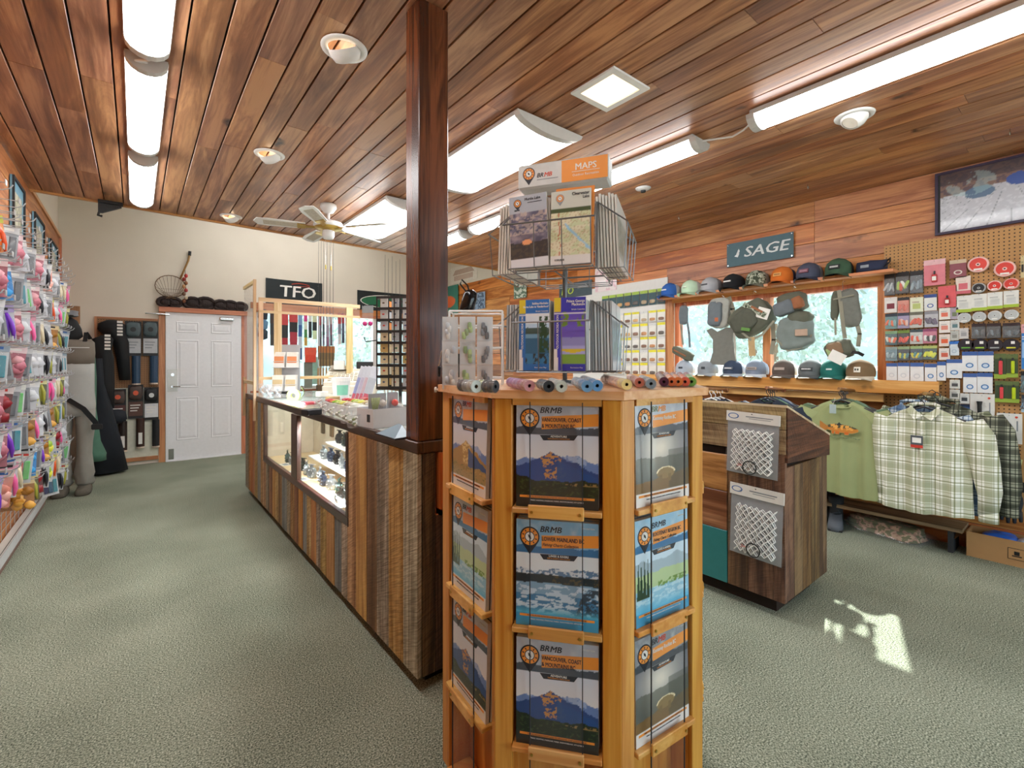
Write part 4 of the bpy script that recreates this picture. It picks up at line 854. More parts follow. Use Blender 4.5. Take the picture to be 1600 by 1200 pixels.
def rec_cov(band, art):
    def fn(U, V):
        img = art(np.clip((U - .2) / .8, 0, 1), np.clip((V - .08) / .72, 0, 1)); img = mixc(img, (U < .21) * 1.0, band); img = mixc(img, (V > .80) * 1.0, band); img = mixc(img, ((U < .21) & (V > .80)) * 1.0, 'd8c23a'); img = mixc(img, ((U < .10 + .12 * (.3 - V)) & (V < .3)) * 1.0, 'e4e6e8')
        img = mixc(img, ((V < .09) & (U > .2)) * 1.0, band); return mixc(img, ((V > .77) & (V < .795)) * 1.0, 'e4e6e8')
    return fn
def exr(t1, t2, sz=.0105):
    def e(b, w, h):
        text(t1, sz, PAPER, b, (w * .47, -.0006, h * .93), R90, 'RIGHT', sx=.8, bold=.0003); text(t2, sz, PAPER, b, (w * .47, -.0006, h * .885), R90, 'RIGHT', sx=.8, bold=.0003); text('British Columbia', .006, PAPER, b, (w * .47, -.0006, h * .825), R90, 'RIGHT')
        text('OUTDOOR RECREATION', .0095, PAPER, b, (-w * .36, -.0006, h * .30), (PI / 2, -PI / 2, 0), sx=.95, bold=.0002); text('Recreation Map', .006, PAPER, b, (w * .02, -.0006, h * .035), R90)
    return e
folded_map(0, -.056, -.178, LZ + .005, .098, .222, .008, 'blue recreation map of Bulkley and Nechako with a still lake, lower spinner tier', rec_cov('2a6fb8', art_lakeblue), -.01, extra=exr('Bulkley-Nechako', 'Burns Lake to Vanderhoof', .0095), grp='recreation maps in the lower spinner tier')
folded_map(0, .058, -.178, LZ + .005, .098, .224, .008, 'purple blue recreation map of Prince George with a yellow boat, lower spinner tier', rec_cov('3a3fae', art_boat), -.01, extra=exr('Prince George', 'Mackenzie', .012), grp='recreation maps in the lower spinner tier')
for f, nm in ((0, 'front'), (1, 'window side'), (3, 'counter side')):
    for s in (-1, 1):
        for k in range(1 if f == 0 else 0, 7):
            folded_map(f, s * .055, -.178 + k * .0095, LZ + .005, .100, .218, .007, 'recreation map on the lower tier, %s, %s pocket, %s from outside' % (nm, 'near' if s * (2 - f) < 0 else 'far', ORD[k]), side_cov('d9dadc', '8d99a6') if k == 0 else None, -.02, 0, edge='cfd2d2' if k % 2 else 'a9b0b4', grp='recreation maps on the %s of the lower tier' % nm, res=(14, 26))
# ---------------------------------------------------------------- wooden podium
PDX, PDY0, PDY1 = 2.655, 1.03, 1.68; PX1 = 3.26; PZ0, PZT, PZB = .09, 1.12, .915
pod = thing('podium', 'reclaimed wood podium with a sloping top and one teal tile', 'podium', (0, 0, 0))
MB().box(PDX + .07, PX1 - .07, PDY0 + .07, PDY1 - .07, 0, PZ0, mat('kick_brown', '2a1a10', .8)).build('kick_plate', None, pod)
POD = wood('podium_barn', ('24150c', '5c3f27', '8d6a46'), 'Z', .7, .5, 13, .14, .7, saw=.3); PODH = wood('podium_barn_y', ('3c2818', '7d5b3a', 'b3946c'), 'Y', .7, .5, 13, .1, .7, saw=.35)
TEAL = mat('teal_tile', '2f7f80', .4, var=.05); PODT = wood('podium_tile', ('2a140a', '7a4a28', 'c08a5a'), 'Y', .35, .9, 7, .15, .3)
MB().prism([(PDX + .02, PZ0 + .01), (PX1 - .02, PZ0 + .01), (PX1 - .02, PZB - .02), (PDX + .02, PZT - .02)], PDY0 + .02, PDY1 - .02, DARKBACK).build('carcass', None, pod)
y1_, y2_ = yat(1137, PDX), yat(1225, PDX)
for a, b in ((PDY0 - .002, PDY0 + .055), (PDY0 + .056, PDY0 + .19), (PDY0 + .191, y1_ - .002)): MB().box(PDX - .004, PDX + .02, a, b, PZ0, .87, POD, bev=.002).build('board', None, pod)
zs = [PZ0, .42, .60, .868]
zz = [W(1110, q, X=PDX).z for q in (821, 762, 706)]
for (a, b, m, n) in ((PZ0, zz[0] - .003, TEAL, 'teal_tile'), (zz[0], zz[1] - .003, PODT, 'tile'), (zz[1], zz[2] - .003, PODT, 'tile')): MB().box(PDX - .006, PDX + .02, y1_ + .002, PDY1, a, b, m, bev=.002).build(n, None, pod)
MB().box(PDX - .008, PDX + .02, PDY0 - .006, PDY1, .872, 1.0, PODH, bev=.002).build('board', None, pod); MB().box(PDX - .010, PDX + .02, PDY0 - .006, PDY1, 1.002, PZT, PODH, bev=.002).build('board', None, pod)
for s_, yy in ((-1, PDY0), (1, PDY1)):
    n = 5
    for k in range(n):
        a = PDX + (PX1 - PDX) * k / n; b = PDX + (PX1 - PDX) * (k + 1) / n
        MB().box(a + .001, b - .001, min(yy, yy + .02 * -s_), max(yy, yy - .02 * s_), PZ0, .80 if k < 99 else .8, POD, bev=.002).build('board', None, pod)
    SIDE = wood('podium_side', ('160b06', '43260f', '7a4f2a'), 'X', .6, .3, 14, .1, .8, saw=.4)
    ya_, yb2 = (yy - .014, yy) if s_ < 0 else (yy, yy + .014)
    MB().prism([(PDX - .004, .80 + .03), (PX1 + .0, .80 - .0), (PX1 + .0, PZB), (PDX - .004, PZT)], ya_, yb2, SIDE).build('side_board', None, pod)
MB().box(PX1 - .02, PX1, PDY0 + .021, PDY1 - .021, PZ0, PZB, POD).build('back_board', None, pod)
sl_ = math.atan2(PZT - PZB, PX1 - PDX)
MB().add([(PDX - .01, PDY0 - .014, PZT), (PX1 + .01, PDY0 - .014, PZB), (PX1 + .01, PDY1 + .014, PZB), (PDX - .01, PDY1 + .014, PZT), (PDX - .01, PDY0 - .014, PZT + .012), (PX1 + .01, PDY0 - .014, PZB + .012), (PX1 + .01, PDY1 + .014, PZB + .012), (PDX - .01, PDY1 + .014, PZT + .012)],
         [(0, 3, 2, 1), (4, 5, 6, 7), (0, 1, 5, 4), (1, 2, 6, 5), (2, 3, 7, 6), (3, 0, 4, 7)], wood('podium_top', ('8b7355', 'bca583', 'd9c6a4'), 'Y', .6, .3, 12, .05, .3)).build('top_board', None, pod)
# landing net bags on the podium front
NETW = mat('net_rubber', 'f6f6f3', .35)
def net_bag(px0, px1, py0, py1, label, seed):
    a = W(px0, (py0 + py1) / 2, X=PDX - .01); b = W(px1, (py0 + py1) / 2, X=PDX - .01); w = abs(a.y - b.y); z0 = W((px0 + px1) / 2, py1, X=PDX - .01).z; z1 = W((px0 + px1) / 2, py0, X=PDX - .01).z; h = z1 - z0
    t = thing('net_bag', label, 'packaged net', (PDX - .014, (a.y + b.y) / 2, z0), RW, 'packaged landing nets on the podium'); t.rotation_euler = (0, .03, RW); r_ = random.Random(seed)
    def bag(s_):
        return lambda u, v: ((u - .5) * w * (1 + .03 * math.sin(v * 9)), -s_ * (.028 * math.sin(PI * u) ** .6 * math.sin(PI * min(1, v * 1.15)) ** .6 + .003 * math.sin(u * 25 + v * 13 + seed)) - .001, v * h * .86)
    MB().sheet(16, 14, bag(1), BAG).build('bag', None, t, smooth=True)
    MB().sheet(6, 6, lambda u, v: ((u - .5) * w * .96, .002, v * h * .86), mcol('9a9da0')).build('bag_back', None, t)
    hc = MB().box(-w / 2, w / 2, -.006, .001, h * .84, h, PAPER).build('header_card', None, t)
    el = [(.030 * math.cos(k * PI / 10) - w * .36, h * .925 + .016 * math.sin(k * PI / 10)) for k in range(20)]; MB().prism(el, -.0068, -.006, PBLUE).prism([((x + w * .36) * .8 - w * .36, (z - h * .925) * .75 + h * .925) for x, z in el], -.0072, -.0068, PAPER).build('logo', None, hc)
    MB().box(-w * .12, w * .38, -.0066, -.006, h * .925, h * .94, PGREY).box(-w * .06, w * .34, -.0066, -.006, h * .898, h * .906, PGREY).build('print_lines', None, hc)
    nb = MB(); nx, nz = 13, 13; W2, H2 = w * .74, h * .66
    P_ = [[Vector(((i / nx - .5) * W2 + r_.uniform(-.004, .004), -.010 - .012 * math.sin(PI * i / nx) + r_.uniform(-.002, .002), h * .06 + j / nz * H2 + r_.uniform(-.004, .004))) for i in range(nx + 1)] for j in range(nz + 1)]
    for j in range(nz + 1):
        for i in range(nx + 1):
            if (i + j) % 2: continue
            for di in (-1, 1):
                if 0 <= i + di <= nx and j < nz: nb.tube([P_[j][i], P_[j + 1][i + di] + Vector((0, -.004, 0))], .0030, 4, NETW)
                if 0 <= i + di <= nx and j < nz: nb.tube([P_[j][i] + Vector((.004, .006, .004)), P_[j + 1][i + di] + Vector((.004, .008, .004))], .0026, 4, NETW)
    tag(nb.build('net', None, t), kind='stuff')
    MB().tube([(w * .02 + .036 * math.cos(k * PI / 10), -.034, h * .14 + .036 * math.sin(k * PI / 10)) for k in range(20)], .0032, 6, BLACK, closed=True).build('rubber_ring', None, t)
    MB().tube([(-w * .22, -.032, h * .14), (-w * .12, -.033, h * .155), (-w * .2, -.032, h * .17)], .0015, 5, PRED).build('red_tie', None, t)
    MB().tube([(0, .01, h * .98), (0, -.012, h * .975), (0, -.016, h * .985)], .0022, 5, DARK).build('peg', None, t)
net_bag(1134, 1217, 645, 743, 'upper bag holding a white rubber landing net on the podium front', 3)
net_bag(1139, 1223, 761, 873, 'lower bag holding a white rubber landing net on the podium front', 8)

# ---------------------------------------------------------------- caps
def cap_parts(root, s, crown, back, brim, patch=None, patch_c=None, camo=None, brim_open=.0):
    """crown opens downward, brim toward -y"""
    cm = camo or mcol(crown, .9); bm = mcol(back, .9) ; rm = mcol(brim, .85)
    def half(a0, a1, m, nm):
        b = MB(); prof = [(.088, 0), (.092, .02), (.09, .05), (.078, .08), (.05, .102), (.02, .110), (.001, .111)]
        v = []; n = 12
        def P(r, z, a):
            fr = max(0, -math.sin(a)); return (r * .92 * math.cos(a), r * 1.08 * math.sin(a), z * (1 + .08 * fr) + .004)
        b.sheet(n, len(prof) - 1, lambda u, w: P(*prof[round(w * (len(prof) - 1))], a0 + (a1 - a0) * u), m)
        return b.build(nm, None, root, smooth=True)
    half(PI * 1.08, PI * 1.92, cm, 'front_panel'); half(-PI * .08, PI * 1.08, bm, 'crown_back')
    br = MB()
    def B(u, v, dz=0):
        a = PI * (1.08 + .84 * u); r0 = Vector((.088 * .92 * math.cos(a), .088 * 1.08 * math.sin(a), .004)); x = r0.x * (1 + .05 * v); d = math.sin(PI * u) ** .55
        return (x, r0.y - .072 * v * d, .004 - .022 * v * v * (x / .085) ** 2 - .010 * v + .0 + dz)
    br.sheet(14, 5, lambda u, v: B(u, v, .0025), rm); br.sheet(14, 5, lambda u, v: B(1 - u, v, -.001), rm)
    br.build('brim', None, root, smooth=True)
    MB().ell((0, 0, .117), (.008, .008, .005), cm, 8, 5).build('button', None, root, smooth=True)
    if patch:
        M = Matrix.Translation((0, -.0985, .052)) @ Matrix.Rotation(-.22, 4, 'X'); b = MB()
        pw, ph, pc = patch; b.box(-pw / 2, pw / 2, -.004, .004, -ph / 2, ph / 2, mcol(pc, .7), M)
        pt = b.build('patch', None, root)
        if patch_c:
            b = MB()
            for k in range(patch_c[1]):
                a_ = -pw * .38 + k * pw * .76 / patch_c[1]; b.box(a_, a_ + pw * .76 / patch_c[1] * .7, -.0048, -.004, -ph * .2, ph * .2, mcol(patch_c[0]), M)
            b.build('patch_print', None, pt)
def camo_mat():
    m = mat('camo_print', '8f9682', .9); N = m.node_tree.nodes; L = m.node_tree.links; tc = N.new('ShaderNodeTexCoord'); n = N.new('ShaderNodeTexNoise'); n.inputs['Scale'].default_value = 38; n.inputs['Detail'].default_value = 2
    L.new(tc.outputs['Object'], n.inputs['Vector']); r_ = ramp(N, L, n.outputs['Fac'], [(.40, '3c4436'), (.46, '7a8470'), (.52, 'b9bfae'), (.60, '59614e')]); r_.color_ramp.interpolation = 'CONSTANT'; L.new(r_.outputs[0], N['Principled BSDF'].inputs['Base Color']); return m
CAMO = camo_mat()
def cap(px, wpx, X, z, turn, label, grp, **kw):
    """px centre of crown; turn: yaw from facing the room"""
    q = W(px, 500, X=X); t = thing('cap', label, 'cap', (X, q.y, z), RW + turn, grp)
    d = (q.x * S + q.y * K); s_ = wpx * d / 735 / .185; s_ = max(.82, min(1.2, s_)); t.scale = (s_, s_, s_); cap_parts(t, s_, **kw); return t
GU = 'caps on the shelf above the window'; GL = 'caps on the ledge below the window'
ZS = 2.0855 + .002
cap(1049, 34, 4.66, ZS, -.15, 'bright blue cap with a pale mesh back at the end of the high shelf', GU, crown='2f62b0', back='c4c8cc', brim='2f62b0', patch=(.05, .010, 'e8e8e8'))
cap(1081, 36, 4.66, ZS, -.15, 'mint green cap with a white crown on the high shelf', GU, crown='bfdcc0', back='dfe3de', brim='b4d4b6', patch=(.04, .008, 'd9e6da'))
cap(1112, 38, 4.66, ZS, -.15, 'light grey cap between the mint and black caps on the high shelf', GU, crown='a9abb0', back='8d8f94', brim='a9abb0', patch=(.055, .010, '4a4c52'))
cap(1147, 40, 4.66, ZS, -.1, 'black cap with a white word on the high shelf', GU, crown='15161b', back='1c1d22', brim='15161b', patch=(.06, .010, 'e0e0e0'))
cap(1184, 40, 4.66, ZS, -.1, 'grey green camouflage cap on the high shelf', GU, crown='8f9682', back='9a9c94', brim='6c7062', camo=CAMO)
cap(1224, 40, 4.66, ZS, -.05, 'orange cap with a navy back on the high shelf', GU, crown='cf6f24', back='2a3150', brim='cf6f24', patch=(.055, .026, 'd9a25a'), patch_c=('7a4a1c', 5))
cap(1265, 46, 4.66, ZS, -.05, 'slate blue cap with a dusky pink patch and grey mesh on the high shelf', GU, crown='4a4f63', back='9c9fa6', brim='3a4058', patch=(.062, .028, '7b4a58'), patch_c=('b9909a', 6))
cap(1311, 46, 4.66, ZS, .0, 'dark green cap with a black back and outlined patch on the high shelf', GU, crown='3d5a44', back='17191b', brim='3d5a44', patch=(.066, .030, '20262a'), patch_c=('d5d8d5', 7))
# visor rolled up at the end
q = W(1362, 420, X=4.66); t = thing('visor_cap', 'dark navy low cap lying flat at the pegboard end of the high shelf', 'cap', (4.66, q.y, ZS), RW, GU)
MB().loft([[(-.10 + .2 * u, -.07 * math.sin(PI * (u * .8 + .1)) * c, z * (1 - .25 * abs(u - .5))) for u in [k / 8 for k in range(9)]] + [(.10 - .2 * u, .06 * math.sin(PI * (u * .8 + .1)) * c, z) for u in [k / 8 for k in range(9)]] for (z, c) in ((.0, 1.05), (.03, 1.1), (.07, .9), (.09, .5))], mcol('28304a', .9)).build('crown', None, t, smooth=True)
MB().box(-.055, .0, -.081, -.073, .028, .05, mcol('8a8f98')).build('patch', None, t); MB().tube([(.09, -.03, .02), (.125, -.03, .06), (.12, .0, .09), (.09, .02, .075)], .006, 6, BLACK).build('strap', None, t)
ZL = 1.2105 + .022
cap(1071, 44, 4.70, ZL, .1, 'pale grey cap with a white brim at the far end of the window ledge', GL, crown='aab2bd', back='d9dde0', brim='c9ced4', patch=(.035, .016, '30343a'))
cap(1106, 44, 4.70, ZL, .1, 'grey cap with a small dark patch, second along the window ledge', GL, crown='8e959c', back='7c8389', brim='a3a8ac', patch=(.03, .02, '33373d'))
cap(1147, 46, 4.70, ZL, .0, 'navy cap with a white brim on the window ledge', GL, crown='37445a', back='c8ccd2', brim='aab4c0', patch=(.075, .022, '59626e'), patch_c=('e0e2e4', 7))
cap(1183, 50, 4.70, ZL, .0, 'steel blue cap with a brown patch and white brim on the window ledge', GL, crown='7d8798', back='98a2b4', brim='cfd3d8', patch=(.078, .022, '9a8d88'), patch_c=('3a3a40', 6))
cap(1226, 48, 4.70, ZL, .0, 'brown cap with a pale brown patch on the window ledge', GL, crown='5e524c', back='cfc9c2', brim='6b5f58', patch=(.07, .02, 'a3958c'))
cap(1268, 52, 4.70, ZL, .0, 'dark grey cap with white mesh beside the teal cap on the window ledge', GL, crown='6a6f70', back='d0d3d2', brim='5d6263', patch=(.08, .024, '3f4446'), patch_c=('c9cccb', 6))
cap(1303, 44, 4.70, ZL, .0, 'teal green cap on the window ledge', GL, crown='1f6f66', back='1c645c', brim='1f6f66', patch=(.035, .01, 'cfe0dc'))
cap(1345, 54, 4.68, ZL, .05, 'brown canvas cap with a cream brim edge and square fish badge', GL, crown='7d6548', back='75603f', brim='d8cdb8', patch=(.036, .036, 'e0dccf'), patch_c=('3a3a34', 2))

# ---------------------------------------------------------------- bags hanging in the window
OLV = mat('olive_fabric', '5f6154', .9, var=.12, scale=14, bump=.3); SLT = mat('slate_fabric', '6b7379', .9, var=.12, scale=14, bump=.3); KHK = mat('khaki_strap', '8f8c7c', .9); RUST = mat('rust_fabric', '9a6242', .9, var=.1); GRYB = mat('grey_pad', '76766f', .95, var=.08)
BX = 4.66
def hang(px, py, label, name='fishing_pack', cat='bag', X=BX, turn=0, grp=None):
    q = W(px, py, X=X); t = thing(name, label, cat, q, RW + turn, grp); return t, (q.x * S + q.y * K) / 735
def rb_(b, x0, x1, z0, z1, d, m, y=0, M=None, bev=.02): return b.box(x0, x1, y - d / 2, y + d / 2, z0, z1, m, M, bev=bev)
def strap(b, pts, w, m, th=.003):
    for (x, z, y), (x2, z2, y2) in zip(pts[:-1], pts[1:]):
        d = Vector((x2 - x, y2 - y, z2 - z)); n = Vector((-d.z, 0, d.x)); 
        if n.length < 1e-6: continue
        n = n.normalized() * w / 2; p = Vector((x, y, z)); q = Vector((x2, y2, z2)); o = Vector((0, th, 0)); e = d.normalized() * w * .15; p = p - e; q = q + e
        b.add([p - n, p + n, q + n, q - n, p - n + o, p + n + o, q + n + o, q - n + o], [(0, 1, 2, 3), (7, 6, 5, 4), (0, 4, 5, 1), (1, 5, 6, 2), (2, 6, 7, 3), (3, 7, 4, 0)], m)
def lump(b, cx, cz, rx, rz, ry, m, cy=0, rot=0, sq=.55, seed=1, wr=.11, n=22, k=14):
    """rounded-box pouch with fabric folds"""
    M = Matrix.Translation((cx, cy, cz)) @ Matrix.Rotation(-rot, 4, 'Y'); r_ = random.Random(seed); ph = [r_.uniform(0, 6) for _ in range(4)]
    sg = lambda v, e: math.copysign(abs(v) ** e, v)
    def P(u, v):
        a = 2 * PI * u; t = PI * v; w = 1 + wr * (math.sin(3 * a + ph[0] + 4 * v) * .5 + math.sin(7 * v * PI + ph[1] + a) * .5)
        return (rx * w * sg(math.cos(a), sq) * sg(math.sin(t), sq), ry * w * sg(math.sin(a), sq) * sg(math.sin(t), sq), rz * (1 + wr * .5 * math.sin(a * 2 + ph[2])) * sg(math.cos(t), sq))
    return b.sheet(n, k, P, m, M)
HOOKM = CHROME
def hookup(t, z=.0):
    MB().tube([(0, .05, z + .02), (0, .0, z + .03), (0, -.012, z + .015), (0, -.006, z)], .0025, 5, HOOKM).build('hook', None, t)
# 1 narrow slate chest pack with strap
t, e = hang(1068, 478, 'slate grey strap pack hanging at the far edge of the window'); hookup(t)
b = MB(); lump(b, -.0, -.10, .05, .10, .02, SLT, seed=2); b.build('pouch', None, t, smooth=True); b = MB(); strap(b, [(-.03, -.1, -.012), (-.02, -.25, -.012), (.0, -.42, -.012)], .02, KHK); strap(b, [(.05, -.18, -.01), (.07, -.3, -.01), (.08, -.45, -.01)], .022, SLT); b.build('strap', None, t)
b = MB(); lump(b, .0, -.52, .13, .05, .045, OLV, rot=-.45, seed=4); b.build('waist_pouch', None, t, smooth=True); b = MB(); rb_(b, -.10, .06, -.53, -.515, .012, RUST, y=-.045, M=Matrix.Translation((0, 0, -.52)) @ Matrix.Rotation(.45, 4, 'Y') @ Matrix.Translation((0, 0, .52)), bev=.003); b.build('zip_trim', None, t)
# 2 grey sling pack with grey back pad below
t, e = hang(1128, 466, 'grey sling pack with a slate front, orange badge and hourglass back pad'); hookup(t)
b = MB(); lump(b, -.02, -.15, .11, .15, .05, mat('light_grey_fabric', 'a4a59e', .9, var=.1, bump=.2), rot=-.08, seed=7, sq=.4); b.build('pack_body', None, t, smooth=True)
b = MB(); lump(b, -.045, -.16, .075, .12, .03, SLT, cy=-.045, rot=-.08, seed=9, sq=.45); b.build('front_pocket', None, t, smooth=True); b = MB(); rb_(b, -.035, .0, -.24, -.20, .006, mcol('c4683a'), y=-.077, bev=.002); b.build('badge', None, t)
b = MB(); strap(b, [(.07, -.0, 0), (.11, -.12, 0), (.10, -.27, 0), (.12, -.36, 0)], .045, KHK); strap(b, [(.13, -.36, -.01), (.14, -.5, -.01), (.14, -.62, -.01)], .02, mcol('b4b4aa')); b.build('strap', None, t)
b = MB(); b.prism([(-.16, -.32), (-.11, -.30), (-.04, -.34), (.05, -.30), (.13, -.31), (.11, -.42), (.13, -.55), (.15, -.66), (.0, -.68), (-.13, -.67), (-.09, -.55), (-.09, -.42)], -.012, .012, GRYB); b.build('back_pad', None, t)
# 3 big olive hip pack tipped over
t, e = hang(1178, 459, 'large olive hip pack with camouflage lining, hanging tipped between the panes'); hookup(t)
b = MB(); lump(b, -.02, -.24, .20, .15, .08, OLV, rot=.55, seed=11, sq=.5, wr=.08); b.build('pack_body', None, t, smooth=True); b = MB(); lump(b, -.06, -.26, .125, .10, .05, mat('dark_olive', '55574c', .9, var=.1, bump=.2), cy=-.06, rot=.55, seed=13); b.build('front_pocket', None, t, smooth=True)
b = MB(); M = Matrix.Translation((.03, -.09, -.15)) @ Matrix.Rotation(.55, 4, 'Y'); b.box(-.10, .14, -.004, .004, -.03, .02, CAMO, M); b.box(-.02, .10, -.008, 0, -.0, .02, RUST, M); b.build('open_lining', None, t); b = MB(); b.box(-.0, .08, -.115, -.10, -.36, -.33, mcol('5b8a3c'), Matrix.Rotation(.2, 4, 'Y')); b.build('green_label', None, t)
b = MB(); strap(b, [(-.20, -.15, -.05), (-.10, -.35, -.09), (.0, -.45, -.06), (.10, -.40, -.05), (.2, -.28, -.05)], .02, KHK); strap(b, [(.17, -.3, .0), (.18, -.45, 0), (.16, -.58, 0)], .04, KHK); b.build('strap', None, t); MB().box(-.05, .01, -.06, -.057, -.60, -.42, mcol('b79a6c'), Matrix.Rotation(-.05, 4, 'Y')).build('swing_tag', None, t)
# 4 grey green backpack open at the front
t, e = hang(1240, 452, 'grey green fishing backpack with rust lining hanging in the wide pane'); hookup(t)
b = MB(); lump(b, -.01, -.12, .12, .09, .07, OLV, rot=.2, seed=17); b.build('top_pouch', None, t, smooth=True); b = MB(); lump(b, -.06, -.17, .085, .065, .05, SLT, cy=-.05, rot=.3, seed=18); b.build('front_pocket', None, t, smooth=True)
b = MB(); lump(b, .05, -.13, .05, .055, .035, RUST, cy=-.05, rot=.2, seed=19); b.build('open_lining', None, t, smooth=True); b = MB(); lump(b, .01, -.40, .15, .15, .07, mat('grey_green_fabric', '7b8582', .9, var=.15, scale=12, bump=.4), rot=.1, seed=23, wr=.12, sq=.6); lump(b, .05, -.27, .10, .07, .06, OLV, rot=-.2, seed=24); b.build('pack_body', None, t, smooth=True)
b = MB(); rb_(b, .04, .14, -.43, -.37, .012, mcol('b59a86'), y=-.078, bev=.004); b.build('pink_label', None, t); MB().box(-.20, -.09, -.09, -.087, -.32, -.22, PAPER, Matrix.Rotation(.35, 4, 'Y')).build('swing_tag', None, t); b = MB(); strap(b, [(-.12, -.45, -.07), (-.03, -.56, -.05), (.08, -.53, -.04), (.16, -.42, -.04)], .015, KHK); b.build('strap', None, t)
# 5 grey harness with pouch
t, e = hang(1317, 445, 'grey vest harness hanging in the wide pane above a brown lumbar pouch')
MB().tube([(0, .05, .03), (0, .0, .035), (0, -.01, .02), (0, 0, -.01), (0, 0, -.05)], .0025, 5, HOOKM).build('hook', None, t)
b = MB(); lump(b, .05, -.20, .07, .155, .035, mat('harness_grey', '73756e', .9, var=.12, bump=.25), rot=.12, seed=31, sq=.5); lump(b, -.055, -.17, .03, .12, .025, OLV, rot=-.05, seed=32); b.build('pads', None, t, smooth=True)
b = MB(); strap(b, [(-.02, -.05, -.03), (.0, -.2, -.04), (.01, -.35, -.03), (.02, -.45, -.02)], .03, KHK); strap(b, [(-.05, -.28, -.02), (-.05, -.42, -.01)], .015, KHK); strap(b, [(.10, -.33, -.01), (.12, -.42, -.01), (.11, -.52, -.01)], .03, KHK); strap(b, [(-.06, -.12, -.03), (.09, -.10, -.05)], .012, KHK); b.build('strap', None, t)
t, e = hang(1317, 546, 'brown and olive lumbar pouch with a white paper tag hanging over the brown cap', X=4.60); b = MB(); lump(b, -.02, .0, .10, .075, .06, OLV, rot=.25, seed=41); b.build('pouch', None, t, smooth=True); b = MB(); lump(b, -.04, .0, .06, .055, .03, mcol('8a6f56', .9), cy=-.045, rot=.25, seed=42); b.build('front_pocket', None, t, smooth=True)
MB().box(-.04, .075, -.095, -.092, -.11, -.02, PAPER, Matrix.Rotation(.5, 4, 'Y')).build('paper_tag', None, t); b = MB(); strap(b, [(.05, -.02, -.04), (.12, -.03, -.05), (.15, -.05, -.04)], .025, BLACK); strap(b, [(-.09, .0, -.07), (-.07, -.04, -.08)], .03, mcol('8fa86a')); b.build('buckle_strap', None, t)
MB().tube([(0, .14, .16), (0, .02, .14), (0, 0, .06)], .002, 5, KHK).build('cord', None, t)

# ---------------------------------------------------------------- hangers and clothes
HB = mat('hanger_black', '1b1c20', .4); DOW = wood('dowel', ('4a2a16', '8a5a34', 'b98a5c'), 'X', .4, 0, 12, 0, .1)
def rail_peg(px, py, label, X=4.62, L=.36):
    q = W(px, py, X=4.45); t = thing('clothes_rail', label, 'rail', (X - .001, q.y, q.z), 0, 'clothes arms on the wall')
    MB().cyl((0, 0, 0), (-L, 0, .03), .013, 12, DOW).build('dowel', None, t); MB().cyl((0, 0, 0), (-.012, 0, 0), .024, 14, DOW).build('flange', None, t); return q
def hanger(y, z, x, m, label, w=.42, grp='clothes hangers'):
    t = thing('clothes_hanger', label, 'hanger', (x, y, z), RW, grp); b = MB()
    b.tube([(.018, 0, -.01), (.018, 0, .012), (.0, 0, .026), (-.016, 0, .014), (-.014, 0, -.004), (0, 0, -.02), (0, 0, -.05)], .0035, 6, m).build('hook', None, t)
    MB().tube([(-w / 2, 0, -.13), (-w / 4, 0, -.083), (0, 0, -.048), (w / 4, 0, -.083), (w / 2, 0, -.13)], .007, 6, m).build('shoulders', None, t); MB().tube([(-w / 2, 0, -.132), (w / 2, 0, -.132)], .004, 6, m).build('bar', None, t)
